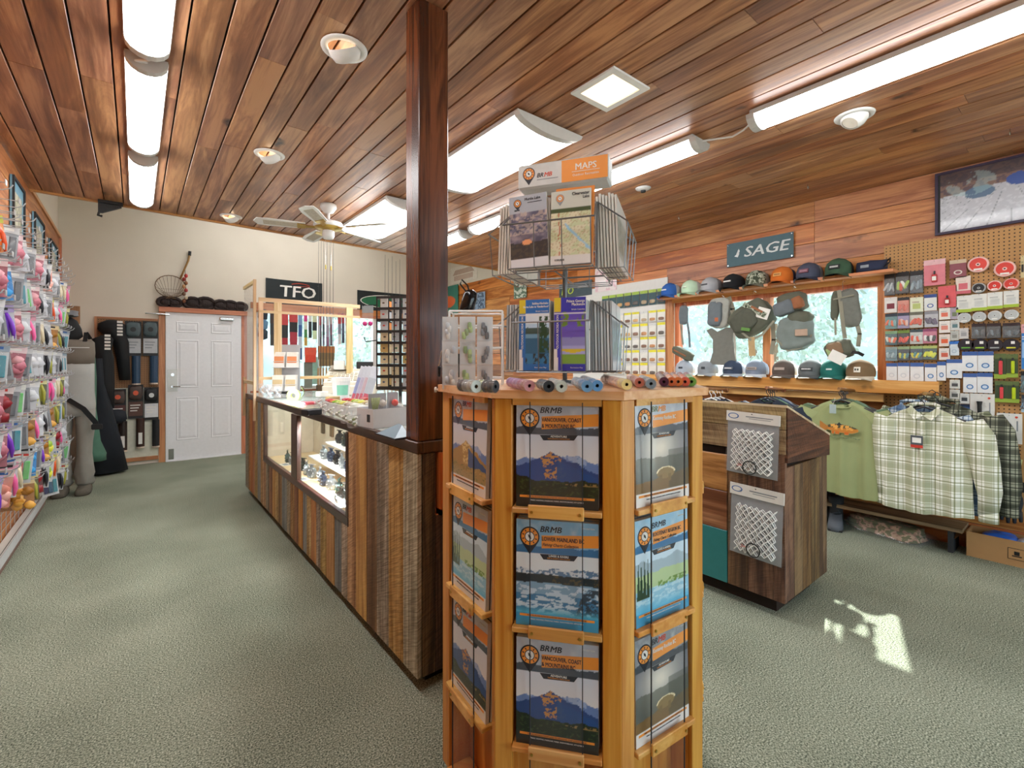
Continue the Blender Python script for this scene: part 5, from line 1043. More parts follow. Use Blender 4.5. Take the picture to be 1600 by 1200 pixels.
def shirt(y, z, x, label, m, name='t_shirt', cat='shirt', W_=.50, H_=.72, sleeve='short', collar=None, seed=1, dep=.035, ls=1.0, inner=None, grp=None, sl_m=None, turn=0):
    """hangs from a hanger whose hook sits at z; faces the room"""
    t = thing(name, label, cat, (x, y, z), RW + turn, grp); r_ = random.Random(seed); p1, p2 = r_.uniform(0, 6), r_.uniform(0, 6)
    def prof(v):      # half width by height, 0 bottom..1 top
        if v < .86: return W_ / 2 * (1.0 - .03 * math.sin(v * 4))
        k = (v - .86) / .14; return W_ / 2 * (1 - .03 * math.sin(3.44)) * (1 - k) + .075 * k
    zb = -.050 - H_
    def P(side):
        def f(u, v):
            hw = prof(v); s_ = u * 2 - 1; fold = (.014 * math.sin(s_ * 9 + p1 + v * 1.2) + .008 * math.sin(s_ * 21 + p2 - v * 2)) * (1 - v) ** .6
            yy = side * dep * (1 - s_ * s_) ** .5 * (.55 + .45 * math.sin(PI * min(1, .15 + v))) + fold; ztop = 0
            zz = zb + H_ * v * (1 - .0) - (.045 * max(0, 1 - (abs(s_) * hw / .08) ** 2) if v > .98 else 0) + .012 * (1 - v) * math.sin(s_ * 2.5 + p1)
            sh = .075 * (abs(s_) ** 1.2) * max(0, (v - .8) / .2) * 0
            return (s_ * hw, yy, zz - sh)
        return f
    MB().sheet(28, 22, P(-1), m).sheet(28, 22, lambda u, v: P(1)(1 - u, v), m).build('torso', None, t, smooth=True)
    for s_ in (-1, 1):
        sq_ = ls if s_ < 0 else 1.0
        top = Vector((s_ * W_ * .43, 0, zb + H_ * .89)); 
        if sleeve == 'short': pts = [(top, .075, .03), (top + Vector((s_ * .055, 0, -.08)), .085, .028), (top + Vector((s_ * .085, .005, -.20)), .085, .03)]
        else: pts = [(top, .075, .035), (top + Vector((s_ * .055 * sq_, 0, -.10)), .080, .04), (top + Vector((s_ * .085 * sq_, .0, -.28)), .070, .04), (top + Vector((s_ * .105 * sq_, .01, -.46)), .058, .035), (top + Vector((s_ * .10 * sq_, .015, -.585)), .05, .03)]
        rings = []
        for (c, rx, ry) in pts: rings.append([c + Vector((rx * math.cos(a) * (1 + .05 * math.sin(3 * a + c.z * 30)), ry * math.sin(a), .35 * rx * math.cos(a) * -s_ * (-1))) for a in [2 * PI * k / 14 for k in range(14)]])
        MB().loft(rings, sl_m or m, cap=True).build('sleeve', None, t, smooth=True)
        if sleeve == 'long':
            c = pts[-1][0]; MB().loft([[c + Vector((.048 * math.cos(a), .03 * math.sin(a), dz)) for a in [2 * PI * k / 14 for k in range(14)]] for dz in (.01, -.06)], sl_m or m).build('cuff', None, t, smooth=True)
    if collar:
        b = MB(); zc_ = zb + H_
        for s_ in (-1, 1): b.add([(s_ * .075, -.0, zc_ + .012), (s_ * .09, -.035, zc_ - .03), (s_ * .045, -.058, zc_ - .085), (.0, -.045, zc_ - .055), (s_ * .045, -.02, zc_ - .02)], [(0, 1, 2, 3, 4)] if s_ < 0 else [(4, 3, 2, 1, 0)], m)
        b.tube([(-.075, 0, zc_ + .01), (-.05, .035, zc_ + .02), (.05, .035, zc_ + .02), (.075, 0, zc_ + .01)], .014, 6, m)
        b.build('collar', None, t, smooth=False); b = MB(); b.box(-.014, .014, -dep - .012, -dep + .004, zb + .02, zc_ - .09, m).build('button_band', None, t)
        b = MB()
        for k in range(6): b.cyl((0, -dep - .012, zb + .06 + k * .1), (0, -dep - .015, zb + .06 + k * .1), .005, 8, PAPER)
        b.build('buttons', None, t)
    else: MB().tube([(.076 * math.cos(a), -.030 + .03 * (1 + math.sin(a)), zb + H_ - .02 + .028 * math.sin(a) - (.012)) for a in [2 * PI * k / 14 for k in range(14)]], .006, 6, m, closed=True).build('neck_band', None, t, smooth=True)
    return t, zb
q1 = rail_peg(1122, 611, 'wooden clothes arm holding white hangers behind the podium'); q2 = rail_peg(1212, 610, 'wooden clothes arm holding dark tees, between podium and olive tees'); q3 = rail_peg(1324, 612, 'wooden clothes arm holding the olive fish tees'); q4 = rail_peg(1452, 620, 'wooden clothes arm holding the plaid shirts', X=4.735, L=.44)
NAVY = mcol('1f2a40', .9); SAGE = mcol('8a9a70', .9); SAGED = mcol('5f7a58', .9); GRN = mcol('6e8a72', .9); BLUT = mcol('33456a', .9)
for q, hm, cols, xs, nm in ((q1, WHITE, [NAVY, NAVY, mcol('20242e', .9)], [4.32, 4.40, 4.50], 'white hanger arm'), (q2, HB, [mcol('232c3a', .9), GRN, BLUT, mcol('8d9aa8', .9)], [4.30, 4.37, 4.44, 4.52], 'second clothes arm'),
                             (q3, HB, [None, SAGED, GRN, mcol('7f9a82', .9)], [4.31, 4.39, 4.46, 4.53], 'olive tee arm')):
    for k, (m, x) in enumerate(zip(cols, xs)):
        hz = q.z - .012; hanger(q.y + (.012 * k if q is not q1 else 0), hz, x, hm, ('white' if q is q1 else 'black') + ' plastic hanger on the %s, %s from the front' % (nm, ORD[k]))
        if m is None:
            sm = mat('olive_tee', '949c6c', .9, var=.05, scale=6)
            t, zb = shirt(q.y, hz, x, 'olive green tee printed with a brown trout, front of its arm', sm, W_=.50, H_=.73, seed=5)
            # trout print
            def trout(U, V):
                img = np.zeros(U.shape + (3,)) + np.array(hexc('949c6c')); n = fbm(U * 16, V * 9, 4); xb = (U - .5) * 2
                body = np.abs(V - .55 - .03 * np.sin(U * 5)) < .19 * np.sqrt(np.clip(1 - ((U - .56) / .40) ** 2, 0, 1)); img = mixc(img, body * 1.0, 'c07a2c'); img = mixc(img, (body & (V > .57)) * 1.0, '4a4a34'); img = mixc(img, (body & (V > .50) & (n > .56)) * 1.0, 'e0a04a')
                tail = (U < .22) & (np.abs(V - .55) < (.24 - U) * 1.1 + .04); img = mixc(img, tail * 1.0, 'b0722e'); fin = (np.abs(U - .5) < .06) & (V > .70) & (V < .84 - np.abs(U - .5) * 1.6); img = mixc(img, fin * 1.0, '2c3438')
                fins = (V < .42) & (V > .30) & (((np.abs(U - .68) < .05)) | (np.abs(U - .45) < .05) | (np.abs(U - .34) < .03)); img = mixc(img, fins * 1.0, 'c8671e'); img = mixc(img, ((np.abs(V - .16 + .03 * np.sin(U * 22)) < .018)) * 1.0, '5d6848'); img = mixc(img, (np.hypot(U - .88, (V - .60) * .5) < .014) * 1.0, '15161a'); return img
            painted('trout_print', .27, .17, 80, 40, trout, t, (0, -.0, zb + .42), y=-.050, m=MATTEP, cut='949c6c', bend=lambda u, v: .008 * (abs(u - .5) * 2) ** 2)
            t.location.z += 0; tg = thing('swing_tag', 'small grey paper tag hanging from the collar of the trout tee', 'tag', (x - .075, q.y + .035, hz - .05), RW); MB().box(-.022, .022, -.001, .001, -.10, -.03, mcol('9fb0b0')).build('card', None, tg); MB().tube([(0, 0, -.03), (.004, .03, .0), (0, .05, .02)], .001, 4, PAPER).build('string', None, tg)
        else:
            shirt(q.y + .012 * k, hz, x, {0: 'dark', 1: 'green', 2: 'blue', 3: 'pale'}[k] + ' tee hanging on the %s, %s from the front' % (nm, ORD[k]), m, W_=.48, H_=.70, seed=k * 3 + 2, grp='tees hanging on the wall arms')
PL1 = plaid('plaid_olive', 'ecece4', 'c6c9b0', 'a4a985', .05); PL2 = plaid('plaid_blue', 'c9d6de', '6a8fb4', '4a6480', .05); PL3 = plaid('plaid_green', 'c0c3ac', '8a9274', '6c745c', .045); PL4 = plaid('plaid_dark', '9a9c88', '4a5040', '2c3228', .045)
for k, (m, x, dy, s_) in enumerate(((PL1, 4.30, 0, 'olive and white plaid long sleeved shirt with swing tags, front of its arm'), (PL2, 4.40, .075, 'pale blue plaid shirt behind the olive plaid shirt, sleeve showing at its side'), (PL4, 4.47, -.075, 'dark olive plaid shirt hanging behind the front plaid shirt'), (PL3, 4.54, .0, 'green grey plaid shirt at the back of the plaid arm'))):
    hz = q4.z - .016 + .012 * k; hanger(q4.y + dy * .5, hz, x, HB, 'black plastic hanger on the plaid shirt arm, %s from the front' % ORD[k])
    t, zb = shirt(q4.y + dy, hz, x, s_, m, 'plaid_shirt', W_=.50, H_=.73, sleeve='long', collar=True, seed=k + 20, dep=.045 if k == 0 else .03, ls=.1 if k == 0 else .7)
    if k == 0:
        tg = thing('swing_tag', 'grey and red swing tag on the front of the olive plaid shirt', 'tag', (x - .062, q4.y + .03, hz - .33), RW); MB().box(-.033, .033, -.002, 0, .02, .085, mcol('4c5258')).build('card', None, tg); MB().box(-.024, .024, -.003, -.002, .035, .07, PAPER).build('price_label', None, tg); MB().box(-.033, .033, -.0022, 0, .0, .02, mcol('c43a2c')).build('red_band', None, tg)
# ---------------------------------------------------------------- along the foot of the wall
bs = thing('low_wall_shelf', 'low dark wooden shelf with scuffed edge running under the clothes', 'shelf', (0, 0, 0)); MB().box(4.50, XR - .018, .60, 3.3, .16, .185, wood('low_shelf', ('4a3524', '8f7556', 'b9a080'), 'Y', .6, .4, 12, 0, .3)).build('board', None, bs)
for y in (.65, 1.5, 2.4, 3.2): MB().box(4.53, XR - .02, y, y + .03, 0, .16, DARK).build('bracket', None, bs)
def boot(px, py, label, turn):
    q = W(px, py, Z=0); t = thing('wading_boot', label, 'boot', q, RW + turn, 'dark boots under the tees'); m = mcol('24262a', .8); g_ = mcol('565b62', .8)
    MB().loft([[(x * w_, y, z) for (x, z) in ((-1, .0), (1, .0), (1.05, .02), (.9, h_), (-.9, h_), (-1.05, .02))] for (y, w_, h_) in ((-.15, .025, .04), (-.13, .042, .06), (-.08, .052, .075), (0, .047, .1), (.07, .04, .12), (.13, .042, .11), (.145, .03, .08))], g_).build('foot', None, t, smooth=True)
    MB().loft([[(.05 * s_ * math.cos(a), .05 + .055 * s_ * math.sin(a), z) for a in [2 * PI * k / 12 for k in range(12)]] for (z, s_) in ((.06, 1), (.12, .95), (.2, 1.05), (.24, 1.1))], m).build('shaft', None, t, smooth=True); MB().box(-.05, .05, -.15, .14, 0, .015, BLACK, bev=.006).build('sole', None, t)
    MB().tube([(-.03, -.02, .11), (.03, 0, .125), (-.03, .01, .15), (.03, .012, .175)], .003, 5, mcol('3c4046')).build('laces', None, t)
boot(1306, 823, 'dark grey wading boot beside the bagged camouflage waders', .25); boot(1289, 812, 'dark wading boot next to the podium side, partly behind its pair', -.1)
q = W(1384, 830, Z=0); t = thing('camo_bundle', 'folded brown and green camouflage clothing in a clear bag on the floor', 'clothing', (q.x - .05, q.y, 0), RW - .28)
CAMB = camo_mat2 = mat('camo_brown', '9a7a5c', .9)
N = CAMB.node_tree.nodes; L = CAMB.node_tree.links; tc = N.new('ShaderNodeTexCoord'); n_ = N.new('ShaderNodeTexNoise'); n_.inputs['Scale'].default_value = 14; L.new(tc.outputs['Object'], n_.inputs['Vector']); r_ = ramp(N, L, n_.outputs['Fac'], [(.40, '6b6a48'), (.47, 'a5806a'), (.53, 'c2a084'), (.6, '7a7450')]); r_.color_ramp.interpolation = 'CONSTANT'; L.new(r_.outputs[0], N['Principled BSDF'].inputs['Base Color'])
for k in range(3): b = MB(); lump(b, .0, .022 + .028 * k, .26 - .012 * k, .020, .11 - .006 * k, CAMB, cy=.01 * k, seed=50 + k, sq=.4, wr=.05, n=28); b.build('folded_layer', None, t, smooth=True)
b = MB(); b.sheet(24, 10, lambda u, v: ((u - .5) * .62, -.15 + .3 * v, .012 + .10 * math.sin(PI * u) ** .3 * math.sin(PI * v) ** .4 + .006 * math.sin(u * 30 + v * 11)), BAG); b.build('clear_bag', None, t, smooth=True)
q = W(1574, 862, Z=0.1); bxX = 4.555; yA, yB = W(1510, 840, X=bxX).y, -.05
KRAFT = mat('cardboard', 'b58a5a', .8, var=.06, scale=9); t = thing('cardboard_box', 'open brown cardboard box with printed handling symbols by the wall', 'box', (0, 0, 0))
for a in ((bxX, bxX + .006, yB, yA, 0, .17), (bxX + .19, bxX + .196, yB, yA, 0, .17), (bxX + .006, bxX + .19, yB, yB + .006, 0, .17), (bxX + .006, bxX + .19, yA - .006, yA, 0, .17)): MB().box(*a, KRAFT).build('side_panel', None, t)
MB().box(bxX + .006, bxX + .19, yB + .006, yA - .006, 0.0, .006, KRAFT).build('bottom', None, t); MB().add([(bxX, yA, .17), (bxX + .1, yA, .17), (bxX + .08, yA + .07, .12), (bxX - .02, yA + .06, .10)], [(0, 1, 2, 3)], KRAFT).build('flap', None, t)
for k in range(3):
    y0 = yA - .20 - k * .115; pb = MB().box(bxX - .0012, bxX, y0 - .085, y0, .045, .048, BLACK).box(bxX - .0012, bxX, y0 - .085, y0, .117, .12, BLACK).box(bxX - .0012, bxX, y0 - .003, y0, .045, .12, BLACK).box(bxX - .0012, bxX, y0 - .085, y0 - .082, .045, .12, BLACK)
    if k == 0: pb.box(bxX - .0012, bxX, y0 - .055, y0 - .03, .075, .10, BLACK).box(bxX - .0012, bxX, y0 - .065, y0 - .02, .065, .072, BLACK)
    else: pb.box(bxX - .0012, bxX, y0 - .07, y0 - .015, .07, .076, BLACK).box(bxX - .0012, bxX, y0 - .06, y0 - .05, .076, .10, BLACK)
    pb.build('handling_symbol', None, t)
for (y, c, s_) in ((yA - .16, '2f6ad0', 'bright blue plastic wrapped pack in the cardboard box'), (yA - .33, 'c9ccd2', 'clear plastic wrapped grey pack in the cardboard box')):
    b = MB(); lump(b, 0, 0, .09, .07, .075, mcol(c, .35), seed=61, sq=.5, wr=.1); o = b.build('wrapped_pack', None, None, (bxX + .1, y, .11), RW, smooth=True, label=s_, cat='pack')
# gloves
q = W(1578, 795, X=4.60); t = thing('work_gloves', 'dark charcoal gloves hanging on a card low on the pegboard', 'gloves', (4.70, q.y, q.z), RW)
GLV = mcol('2f3338', .85)
MB().box(-.06, .07, .015, .02, .10, .17, mcol('1b1d20')).build('header_card', None, t); MB().box(-.05, .0, .012, .015, .125, .145, PAPER).build('card_print', None, t)
b = MB(); lump(b, 0, .03, .055, .075, .018, GLV, seed=71); b.build('palm', None, t, smooth=True)
for k, (x, l) in enumerate(((-.042, .075), (-.015, .09), (.012, .085), (.038, .07))): MB().tube([(x, 0, -.03), (x * 1.1, -.004, -.03 - l * .5), (x * 1.15, .0, -.03 - l)], [.013, .012, .009], 8, GLV).build('finger', None, t, smooth=True)
MB().tube([(-.05, 0, .02), (-.08, -.01, -.01), (-.085, -.01, -.045)], [.015, .013, .010], 8, GLV).build('thumb', None, t, smooth=True)

# ---------------------------------------------------------------- pegboard on the right wall
PX = 4.742
pb = MB().box(PX, XR - .017, -1.2, 1.095, .30, 2.297, pegmat('pegboard_tan', 'b98b56', ('Y', 'Z'))).build('pegboard'); tag(pb, 'brown perforated pegboard covering the wall beside the window', 'pegboard')
def peg_item(px0, px1, py0, py1):
    X = PX - .03; ym = (py0 + py1) / 2; xm = (px0 + px1) / 2; a = W(px0, ym, X=X); b = W(px1, ym, X=X); z1 = W(xm, py0, X=X).z; z0 = W(xm, py1, X=X).z
    return X, (a.y + b.y) / 2, z0, abs(a.y - b.y), z1 - z0
def pack(px0, px1, py0, py1, label, card, hdr=None, item=None, foot=None, kind='pouch', grp='fishing packets on the pegboard', depth=.012, dx=0, extra=None):
    X, y, z0, w, h = peg_item(px0, px1, py0, py1); t = thing('tackle_packet', label, 'packet', (X + dx, y, z0), RW, grp)
    MB().box(-w / 2, w / 2, -.002, .002, 0, h, mcol(card, .5)).build('card', None, t)
    if hdr: MB().box(-w / 2 - .0005, w / 2 + .0005, -.0035, -.002, h * .80, h, mcol(hdr, .5)).build('header', None, t)
    if foot: MB().box(-w / 2 - .0005, w / 2 + .0005, -.0035, -.002, 0, h * .18, mcol(foot, .5)).build('foot_band', None, t)
    if item:
        b = MB(); r_ = random.Random(px0 * 7 + py0)
        if kind == 'pouch':
            for k in range(4): lump(b, (k - 1.5) * w * .2, h * (.36 + r_.uniform(-.06, .06)), w * .13, h * .20, depth * .5, mcol(item[k % len(item)], .4), cy=-.002 - depth * .4, rot=r_.uniform(-.5, .5), n=8, k=5, seed=k)
            b.build('contents', None, t, smooth=True)
        elif kind == 'print':
            b.box(-w * .3, w * .3, -.0032, -.002, h * .25, h * .6, mcol(item[0]))
            for k in range(2): b.box(-w * .34, w * .2, -.0032, -.002, h * (.66 + .05 * k), h * (.68 + .05 * k), mcol(item[-1]))
            b.build('print', None, t)
        elif kind == 'oval':
            b.prism([(w * .26 * math.cos(k * PI / 8), h * .3 + h * .13 * math.sin(k * PI / 8)) for k in range(16)], -.0034, -.002, mcol(item[0])); b.prism([(w * .17 * math.cos(k * PI / 8), h * .3 + h * .08 * math.sin(k * PI / 8)) for k in range(16)], -.0038, -.0034, mcol(item[1])); b.build('print', None, t)
        elif kind == 'bottle':
            b.box(-w * .13, w * .13, -.018, -.002, h * .12, h * .42, mcol(item[0], .3), bev=.004); b.cyl((0, -.010, h * .42), (0, -.010, h * .55), .006, 8, mcol(item[1], .3)); b.box(-w * .10, w * .10, -.0185, -.018, h * .18, h * .34, PAPER); b.build('bottle', None, t)
    if kind == 'pouch': MB().box(-w / 2, w / 2, -.002 - depth, -.002 - depth + .0006, h * .03, h * .78, BAG).build('clear_front', None, t)
    MB().tube([(0, .028, h * .93), (0, -.012, h * .93), (0, -.016, h * .95)], .0018, 4, CHROME).build('peg_hook', None, t)
    if extra: extra(t, w, h)
    return t
def pc(x, y): return 1360 + x / 3, 360 + y / 3
def P3(x0, x1, y0, y1, *a, **k): u0, v0 = pc(x0, y0); u1, v1 = pc(x1, y1); return pack(u0, u1, v0, v1, *a, **k)
P3(66, 115, 205, 305, 'grey soft bait packet with a black top, first in the top pegboard row', '3a3f46', '15161a', ['b9c0c6', '8a949c']); P3(119, 182, 195, 297, 'packet with green and orange label, second in the top pegboard row', '2a2c30', '15161a', ['9fbf4a', 'd9522c', 'e8e8e2']); P3(186, 248, 190, 294, 'blue grey packet with a black top, third in the top pegboard row', '4a5560', '15161a', ['8fa3b0', '6f828f'])
P3(251, 352, 137, 257, 'large pink card pack with a small red bottle, highest on the pegboard', 'd9808c', 'e0b4b8', ['c43a3c', '1a1a1e'], kind='bottle'); P3(372, 450, 138, 222, 'tan and maroon line packet with a round emblem beside the red reels', '8a4a54', 'cbb79a', ['d9cfc6', '8a4a54'], kind='oval')
P3(400, 470, 215, 297, 'cream and pink packet below the maroon emblem packet', 'e0d0c6', None, ['d46a74', 'c9b7a8'], kind='print', foot='c8646e'); P3(318, 405, 260, 360, 'bright coral card pack with a black capped red bottle', 'd95c62', None, ['b3262c', '15161a'], kind='bottle')
for k, x in enumerate((402, 474, 548, 624)): P3(x, x + 72, 306 - k * 8, 384 - k * 8, 'white leader packet with a lime foot band, %s in its row of four' % ORD[k], 'dcdcd6', None, ['c9cbc8', '8a8f94'], kind='print', foot='a6bf3a')
row2 = [(66, 125, 'white packet with a maroon spot', 'd8d4d0', None, ['7a2c3a', 'e8e8e6'], 'print'), (128, 182, 'salmon egg packet with a black top', 'd98a76', '2a2c30', ['e86a54', 'e07a66'], 'pouch'), (186, 248, 'cream and lime packet', 'd9dcc4', None, ['b9c47a', '8a5a4a'], 'print')]
for (a, b, s_, c, h_, it, kd) in row2: P3(a, b, 314, 386, s_ + ' in the second pegboard row', c, h_, it, kind=kd)
P3(252, 311, 300, 376, 'white packet with a navy top and blue tree mark, end of the second row', 'd9dcd8', '2c4a8a', ['3f5fa0', 'd9dcd8'], kind='oval')
row3 = [('teal and orange bait packet', '5c8a8c', '2a3440', ['e86a3c', '7fb0b4']), ('lilac and orange bait packet', '9a8fb4', '3a4050', ['e8703c', 'e8c0b4']), ('white packet of orange grubs', 'c9c9c0', '6a6a5c', ['e8582c', 'd94a2c']), ('clear packet with a purple weight', 'b9bac0', '8a8a90', ['4a3f5c', '5a4a6a'])]
for k, (s_, c, h_, it) in enumerate(row3): x = (70, 128, 185, 254)[k]; P3(x, x + (56, 54, 62, 64)[k], 390 - k * 4, 462 - k * 3, s_ + ' in the third pegboard row', c, h_, it)
row4 = [('dark teal packet with pale lettering', '2f5a60', '7fa07a', ['d9dcd0', 'e86a3c']), ('black packet with red worms', '202226', '6f8a3c', ['d9381c', 'e84a2c']), ('white packet with red tipped worms', 'c4c8c4', '3a4a50', ['e8502c', 'e0e0dc']), ('pink packet with a white cat-like face panel', 'c9708a', '8a4a6a', ['e8e4e4', '2a2a2e'])]
for k, (s_, c, h_, it) in enumerate(row4): x = (70, 130, 186, 246)[k]; P3(x, x + (56, 53, 60, 66)[k], 472 - k * 4, 538 - k * 3, s_ + ' in the fourth pegboard row', c, h_, it)
row5 = [('grey blue packet', '6a8a94', '8a9a94', ['9fb4b8', '7a949c']), ('dark packet of small yellow lures', '26343a', '8fa07a', ['c9c43a', '3a7a7c']), ('navy packet of yellow lures', '2c4658', '9ab07a', ['e0d42c', '3f8a8c']), ('bright yellow lure packet', '33504c', 'a9b46a', ['e4e42c', 'd4dc2c'])]
for k, (s_, c, h_, it) in enumerate(row5): x = (72, 130, 188, 246)[k]; P3(x, x + (54, 54, 56, 66)[k], 546 - k * 2, 612 - k * 2, s_ + ' in the fifth pegboard row', c, h_, it)
for k, (a, b, y0, y1) in enumerate(((75, 125, 622, 702), (128, 183, 620, 705), (187, 250, 620, 710), (255, 310, 625, 708), (313, 354, 615, 704), (357, 430, 604, 692), (430, 501, 568, 660), (503, 577, 567, 662), (435, 499, 670, 760), (501, 573, 668, 762))):
    P3(a, b, y0, y1, 'white packet with a blue header and oval mark, %s of the blue headed packets' % ORD[k], 'dfe1e2', '3d5f9e', ['3f78b0', 'c9d8e6'] if k > 2 else ['c9ced4', 'dfe1e2'], kind='oval', grp='blue headed packets on the pegboard')
k = 0
for (a, b, y0, y1, c, it) in ((322, 374, 364, 418, 'e0dcd4', 'd9705a'), (322, 374, 424, 480, 'e0dad4', 'd98a7a'), (322, 374, 487, 543, 'dcd0c6', 'd9603c'), (322, 374, 552, 607, 'dcd4ce', 'c9604a'), (376, 412, 362, 416, 'a9a0b0', '6f7a5c'), (376, 417, 420, 468, 'c9cbc8', '5c7a80'), (376, 414, 470, 516, 'b9bab4', '8a8a84'), (416, 460, 458, 508, 'c9c6c4', '9a9a9c'), (372, 420, 700, 742, 'd4d4cc', '4a4c50'), (372, 420, 746, 792, 'd4d4cc', '5a5c5c'), (418, 464, 764, 812, 'd4d4d0', '3c4046')):
    P3(a, b, y0, y1, 'small square white hook packet, %s down the narrow middle columns' % ORD[k], c, None, [it, '8a8f94'], kind='print', grp='small hook packets on the pegboard'); k += 1
P3(370, 416, 520, 586, 'small packet with a bright blue top in the narrow middle column', 'c9d4dc', '2f6fc0', ['9fb4c6', 'c9d4dc'], kind='oval'); P3(380, 466, 815, 862, 'dark blue packet tucked behind the plaid shirt collar', '3a5a8a', '20304a', ['c9d4dc', 'c9d4dc'], kind='print')
for k, (a, b) in enumerate(((475, 541), (545, 612), (620, 702))): P3(a, b, 437 - k * 2, 508 - k * 2, 'black hackle pack with a white price sticker, %s in the dark row' % ORD[k], '1c2026', '2c1a1e', ['39424a', '6a7680', '22282e'], depth=.02)
for k, (a, b) in enumerate(((420, 476), (480, 546), (552, 614), (624, 696))):
    X, y, z0, w, h = peg_item(*[pc(a, 0)[0], pc(b, 0)[0]], pc(0, 512)[1], pc(0, 562)[1]); t = thing('line_spool', 'dark wound line spool with a %s streak, %s in the low black row' % (['green', 'lime', 'grey', 'yellow'][k], ORD[k]), 'spool', (X, y, z0 + h / 2), RW, 'dark line spools')
    MB().lathe([(.001, -.008), (h * .55, -.008), (h * .58, 0), (h * .55, .008), (.001, .008)], 18, mcol('24202a', .4), Matrix.Rotation(PI / 2, 4, 'X')).build('flange', None, t, smooth=False); MB().box(-h * .3, h * .3, -.0095, -.008, -h * .32, -h * .2, mcol(['5fa03c', '9ac03c', '9aa0a0', 'c9c83c'][k])).build('streak', None, t); MB().box(.0, h * .25, -.0098, -.0082, h * .1, h * .35, PAPER).build('price_sticker', None, t)
def reel(cx, cy, ry, label, c_out, c_in, grp, thk=.014):
    u, v = pc(cx, cy); q = W(u, v, X=PX - .03); d = q.x * S + q.y * K; r = ry / 3 * d / 735; t = thing('line_spool', label, 'spool', (PX - .022, q.y, q.z), RW, grp); R = Matrix.Rotation(PI / 2, 4, 'X')
    MB().lathe([(r * .2, thk), (r * .97, thk), (r, thk * .6), (r, -thk * .6), (r * .97, -thk)], 30, mcol(c_out, .4), R).lathe([(r * .80, thk), (r * .80, thk * 1.12), (.001, thk * 1.12)], 30, mcol(c_in, .4), R).build('spool', None, t)
    MB().lathe([(r * .22, thk * 1.12), (r * .2, thk * 1.3), (.001, thk * 1.3)], 16, mcol(c_out), R).lathe([(r * .10, thk * 1.3), (r * .09, thk * 1.35), (.001, thk * 1.35)], 10, BLACK, R).build('hub', None, t); MB().box(-r * .4, r * .4, -thk * 1.2, -thk * 1.12, -r * .72, -r * .5, PAPER).build('label_strip', None, t); MB().tube([(0, .03, r * .9), (0, -.015, r * .9)], .0018, 4, CHROME).build('peg_hook', None, t)
reel(505, 160, 37, 'large red line spool with a pale rim, left of the two largest', 'e8bcb4', 'd93c30', 'red line spools'); reel(630, 180, 37, 'large red line spool with a pale rim, lower of the two largest', 'e8bcb4', 'd93c30', 'red line spools')
reel(508, 270, 24, 'small black line spool with a silver rim beside the red spools', 'a9acae', '1b1c20', 'small line spools'); reel(582, 260, 25, 'small red line spool between the black spool and the other small red one', 'ecc8c0', 'd4342a', 'small line spools'); reel(660, 250, 27, 'small red line spool with a paper tab at the end of its row', 'e0a49c', 'd4382c', 'small line spools')
for k, x in enumerate((440, 510, 583, 661)): reel(x, 410 - k * 5, 24, 'silver tippet spool with a black hub, %s in the silver row' % ORD[k], 'c9cccc', 'b4b8b8', 'silver tippet spools')
for k, (a, b, y0, y1) in enumerate(((580, 636, 578, 695), (638, 692, 580, 690), (584, 640, 706, 805), (641, 698, 708, 808))):
    def ex(t, w, h, k=k):
        b = MB(); b.box(-w * .1, w * .22, -.014, -.002, h * .16, h * .72, mcol('d94a50' if k % 2 == 0 else 'b9cf2c', .3), bev=.004); b.cyl((w * .06, -.008, h * .72), (w * .06, -.008, h * .84), .005, 8, DARK); b.build('marker_pen', None, t)
    P3(a, b, y0, y1, '%s pen shaped tool on a dark green card, %s tool row' % ('red' if k % 2 == 0 else 'yellow', 'upper' if k < 2 else 'lower'), '394a30', '5a6a3c', None, kind='none', foot='8fa83c', extra=ex)
def fl1(t, w, h):
    b = MB(); b.tube([(-w * .1, -.014, h * .75), (-w * .1, -.014, h * .62), (-w * .09, -.014, h * .3), (-w * .09, -.014, h * .22)], [.016, .012, .011, .008], 12, BLACK); b.build('torch', None, t); MB().box(w * .28, w * .33, -.003, -.002, h * .34, h * .72, PGREY).build('print_line', None, t); MB().prism([(w * .28 + .008 * math.cos(k), h * .86 + .008 * math.sin(k)) for k in range(6)], -.003, -.002, PRED).build('logo', None, t)
def fl2(t, w, h):
    b = MB(); b.box(-w * .22, w * .08, -.03, -.002, h * .32, h * .70, mcol('4a5260', .3), bev=.01); b.box(-w * .15, w * .02, -.031, -.03, h * .42, h * .56, mcol('c0c4ca')); b.build('head_lamp', None, t); MB().box(w * .28, w * .34, -.003, -.002, h * .42, h * .76, PGREY).build('print_line', None, t); MB().prism([(w * .28 + .008 * math.cos(k), h * .88 + .008 * math.sin(k)) for k in range(6)], -.003, -.002, PRED).build('logo', None, t)
P3(467, 583, 766, 908, 'white card with a black torch, above the plaid shirt shoulder', 'd9d8d2', None, None, kind='none', extra=fl1); P3(592, 712, 858, 998, 'white card with a small blue grey lamp, nearest the frame edge', 'd9d8d2', None, None, kind='none', extra=fl2)
P3(515, 570, 915, 1012, 'white printed card half behind the plaid shirt shoulder', 'cfcfca', None, ['9a9c9c', '6a6c70'], kind='print', dx=.012); P3(536, 582, 1016, 1066, 'small bright green packet beside the plaid sleeve', '2c5a2a', '7fb03c', ['6fae3a', '3f7a2c']); P3(592, 648, 1032, 1088, 'clear packet with metal swivels under the lamp card', 'b0a8a0', '8a8480', ['5a5048', '8a7a6a'])
t = P3(648, 692, 1068, 1168, 'crinkled pale yellow green receipt tag hanging low on the pegboard', 'cfd69a', None, ['d98a3c', '9ab04a'], kind='print'); t.rotation_euler[1] = .15
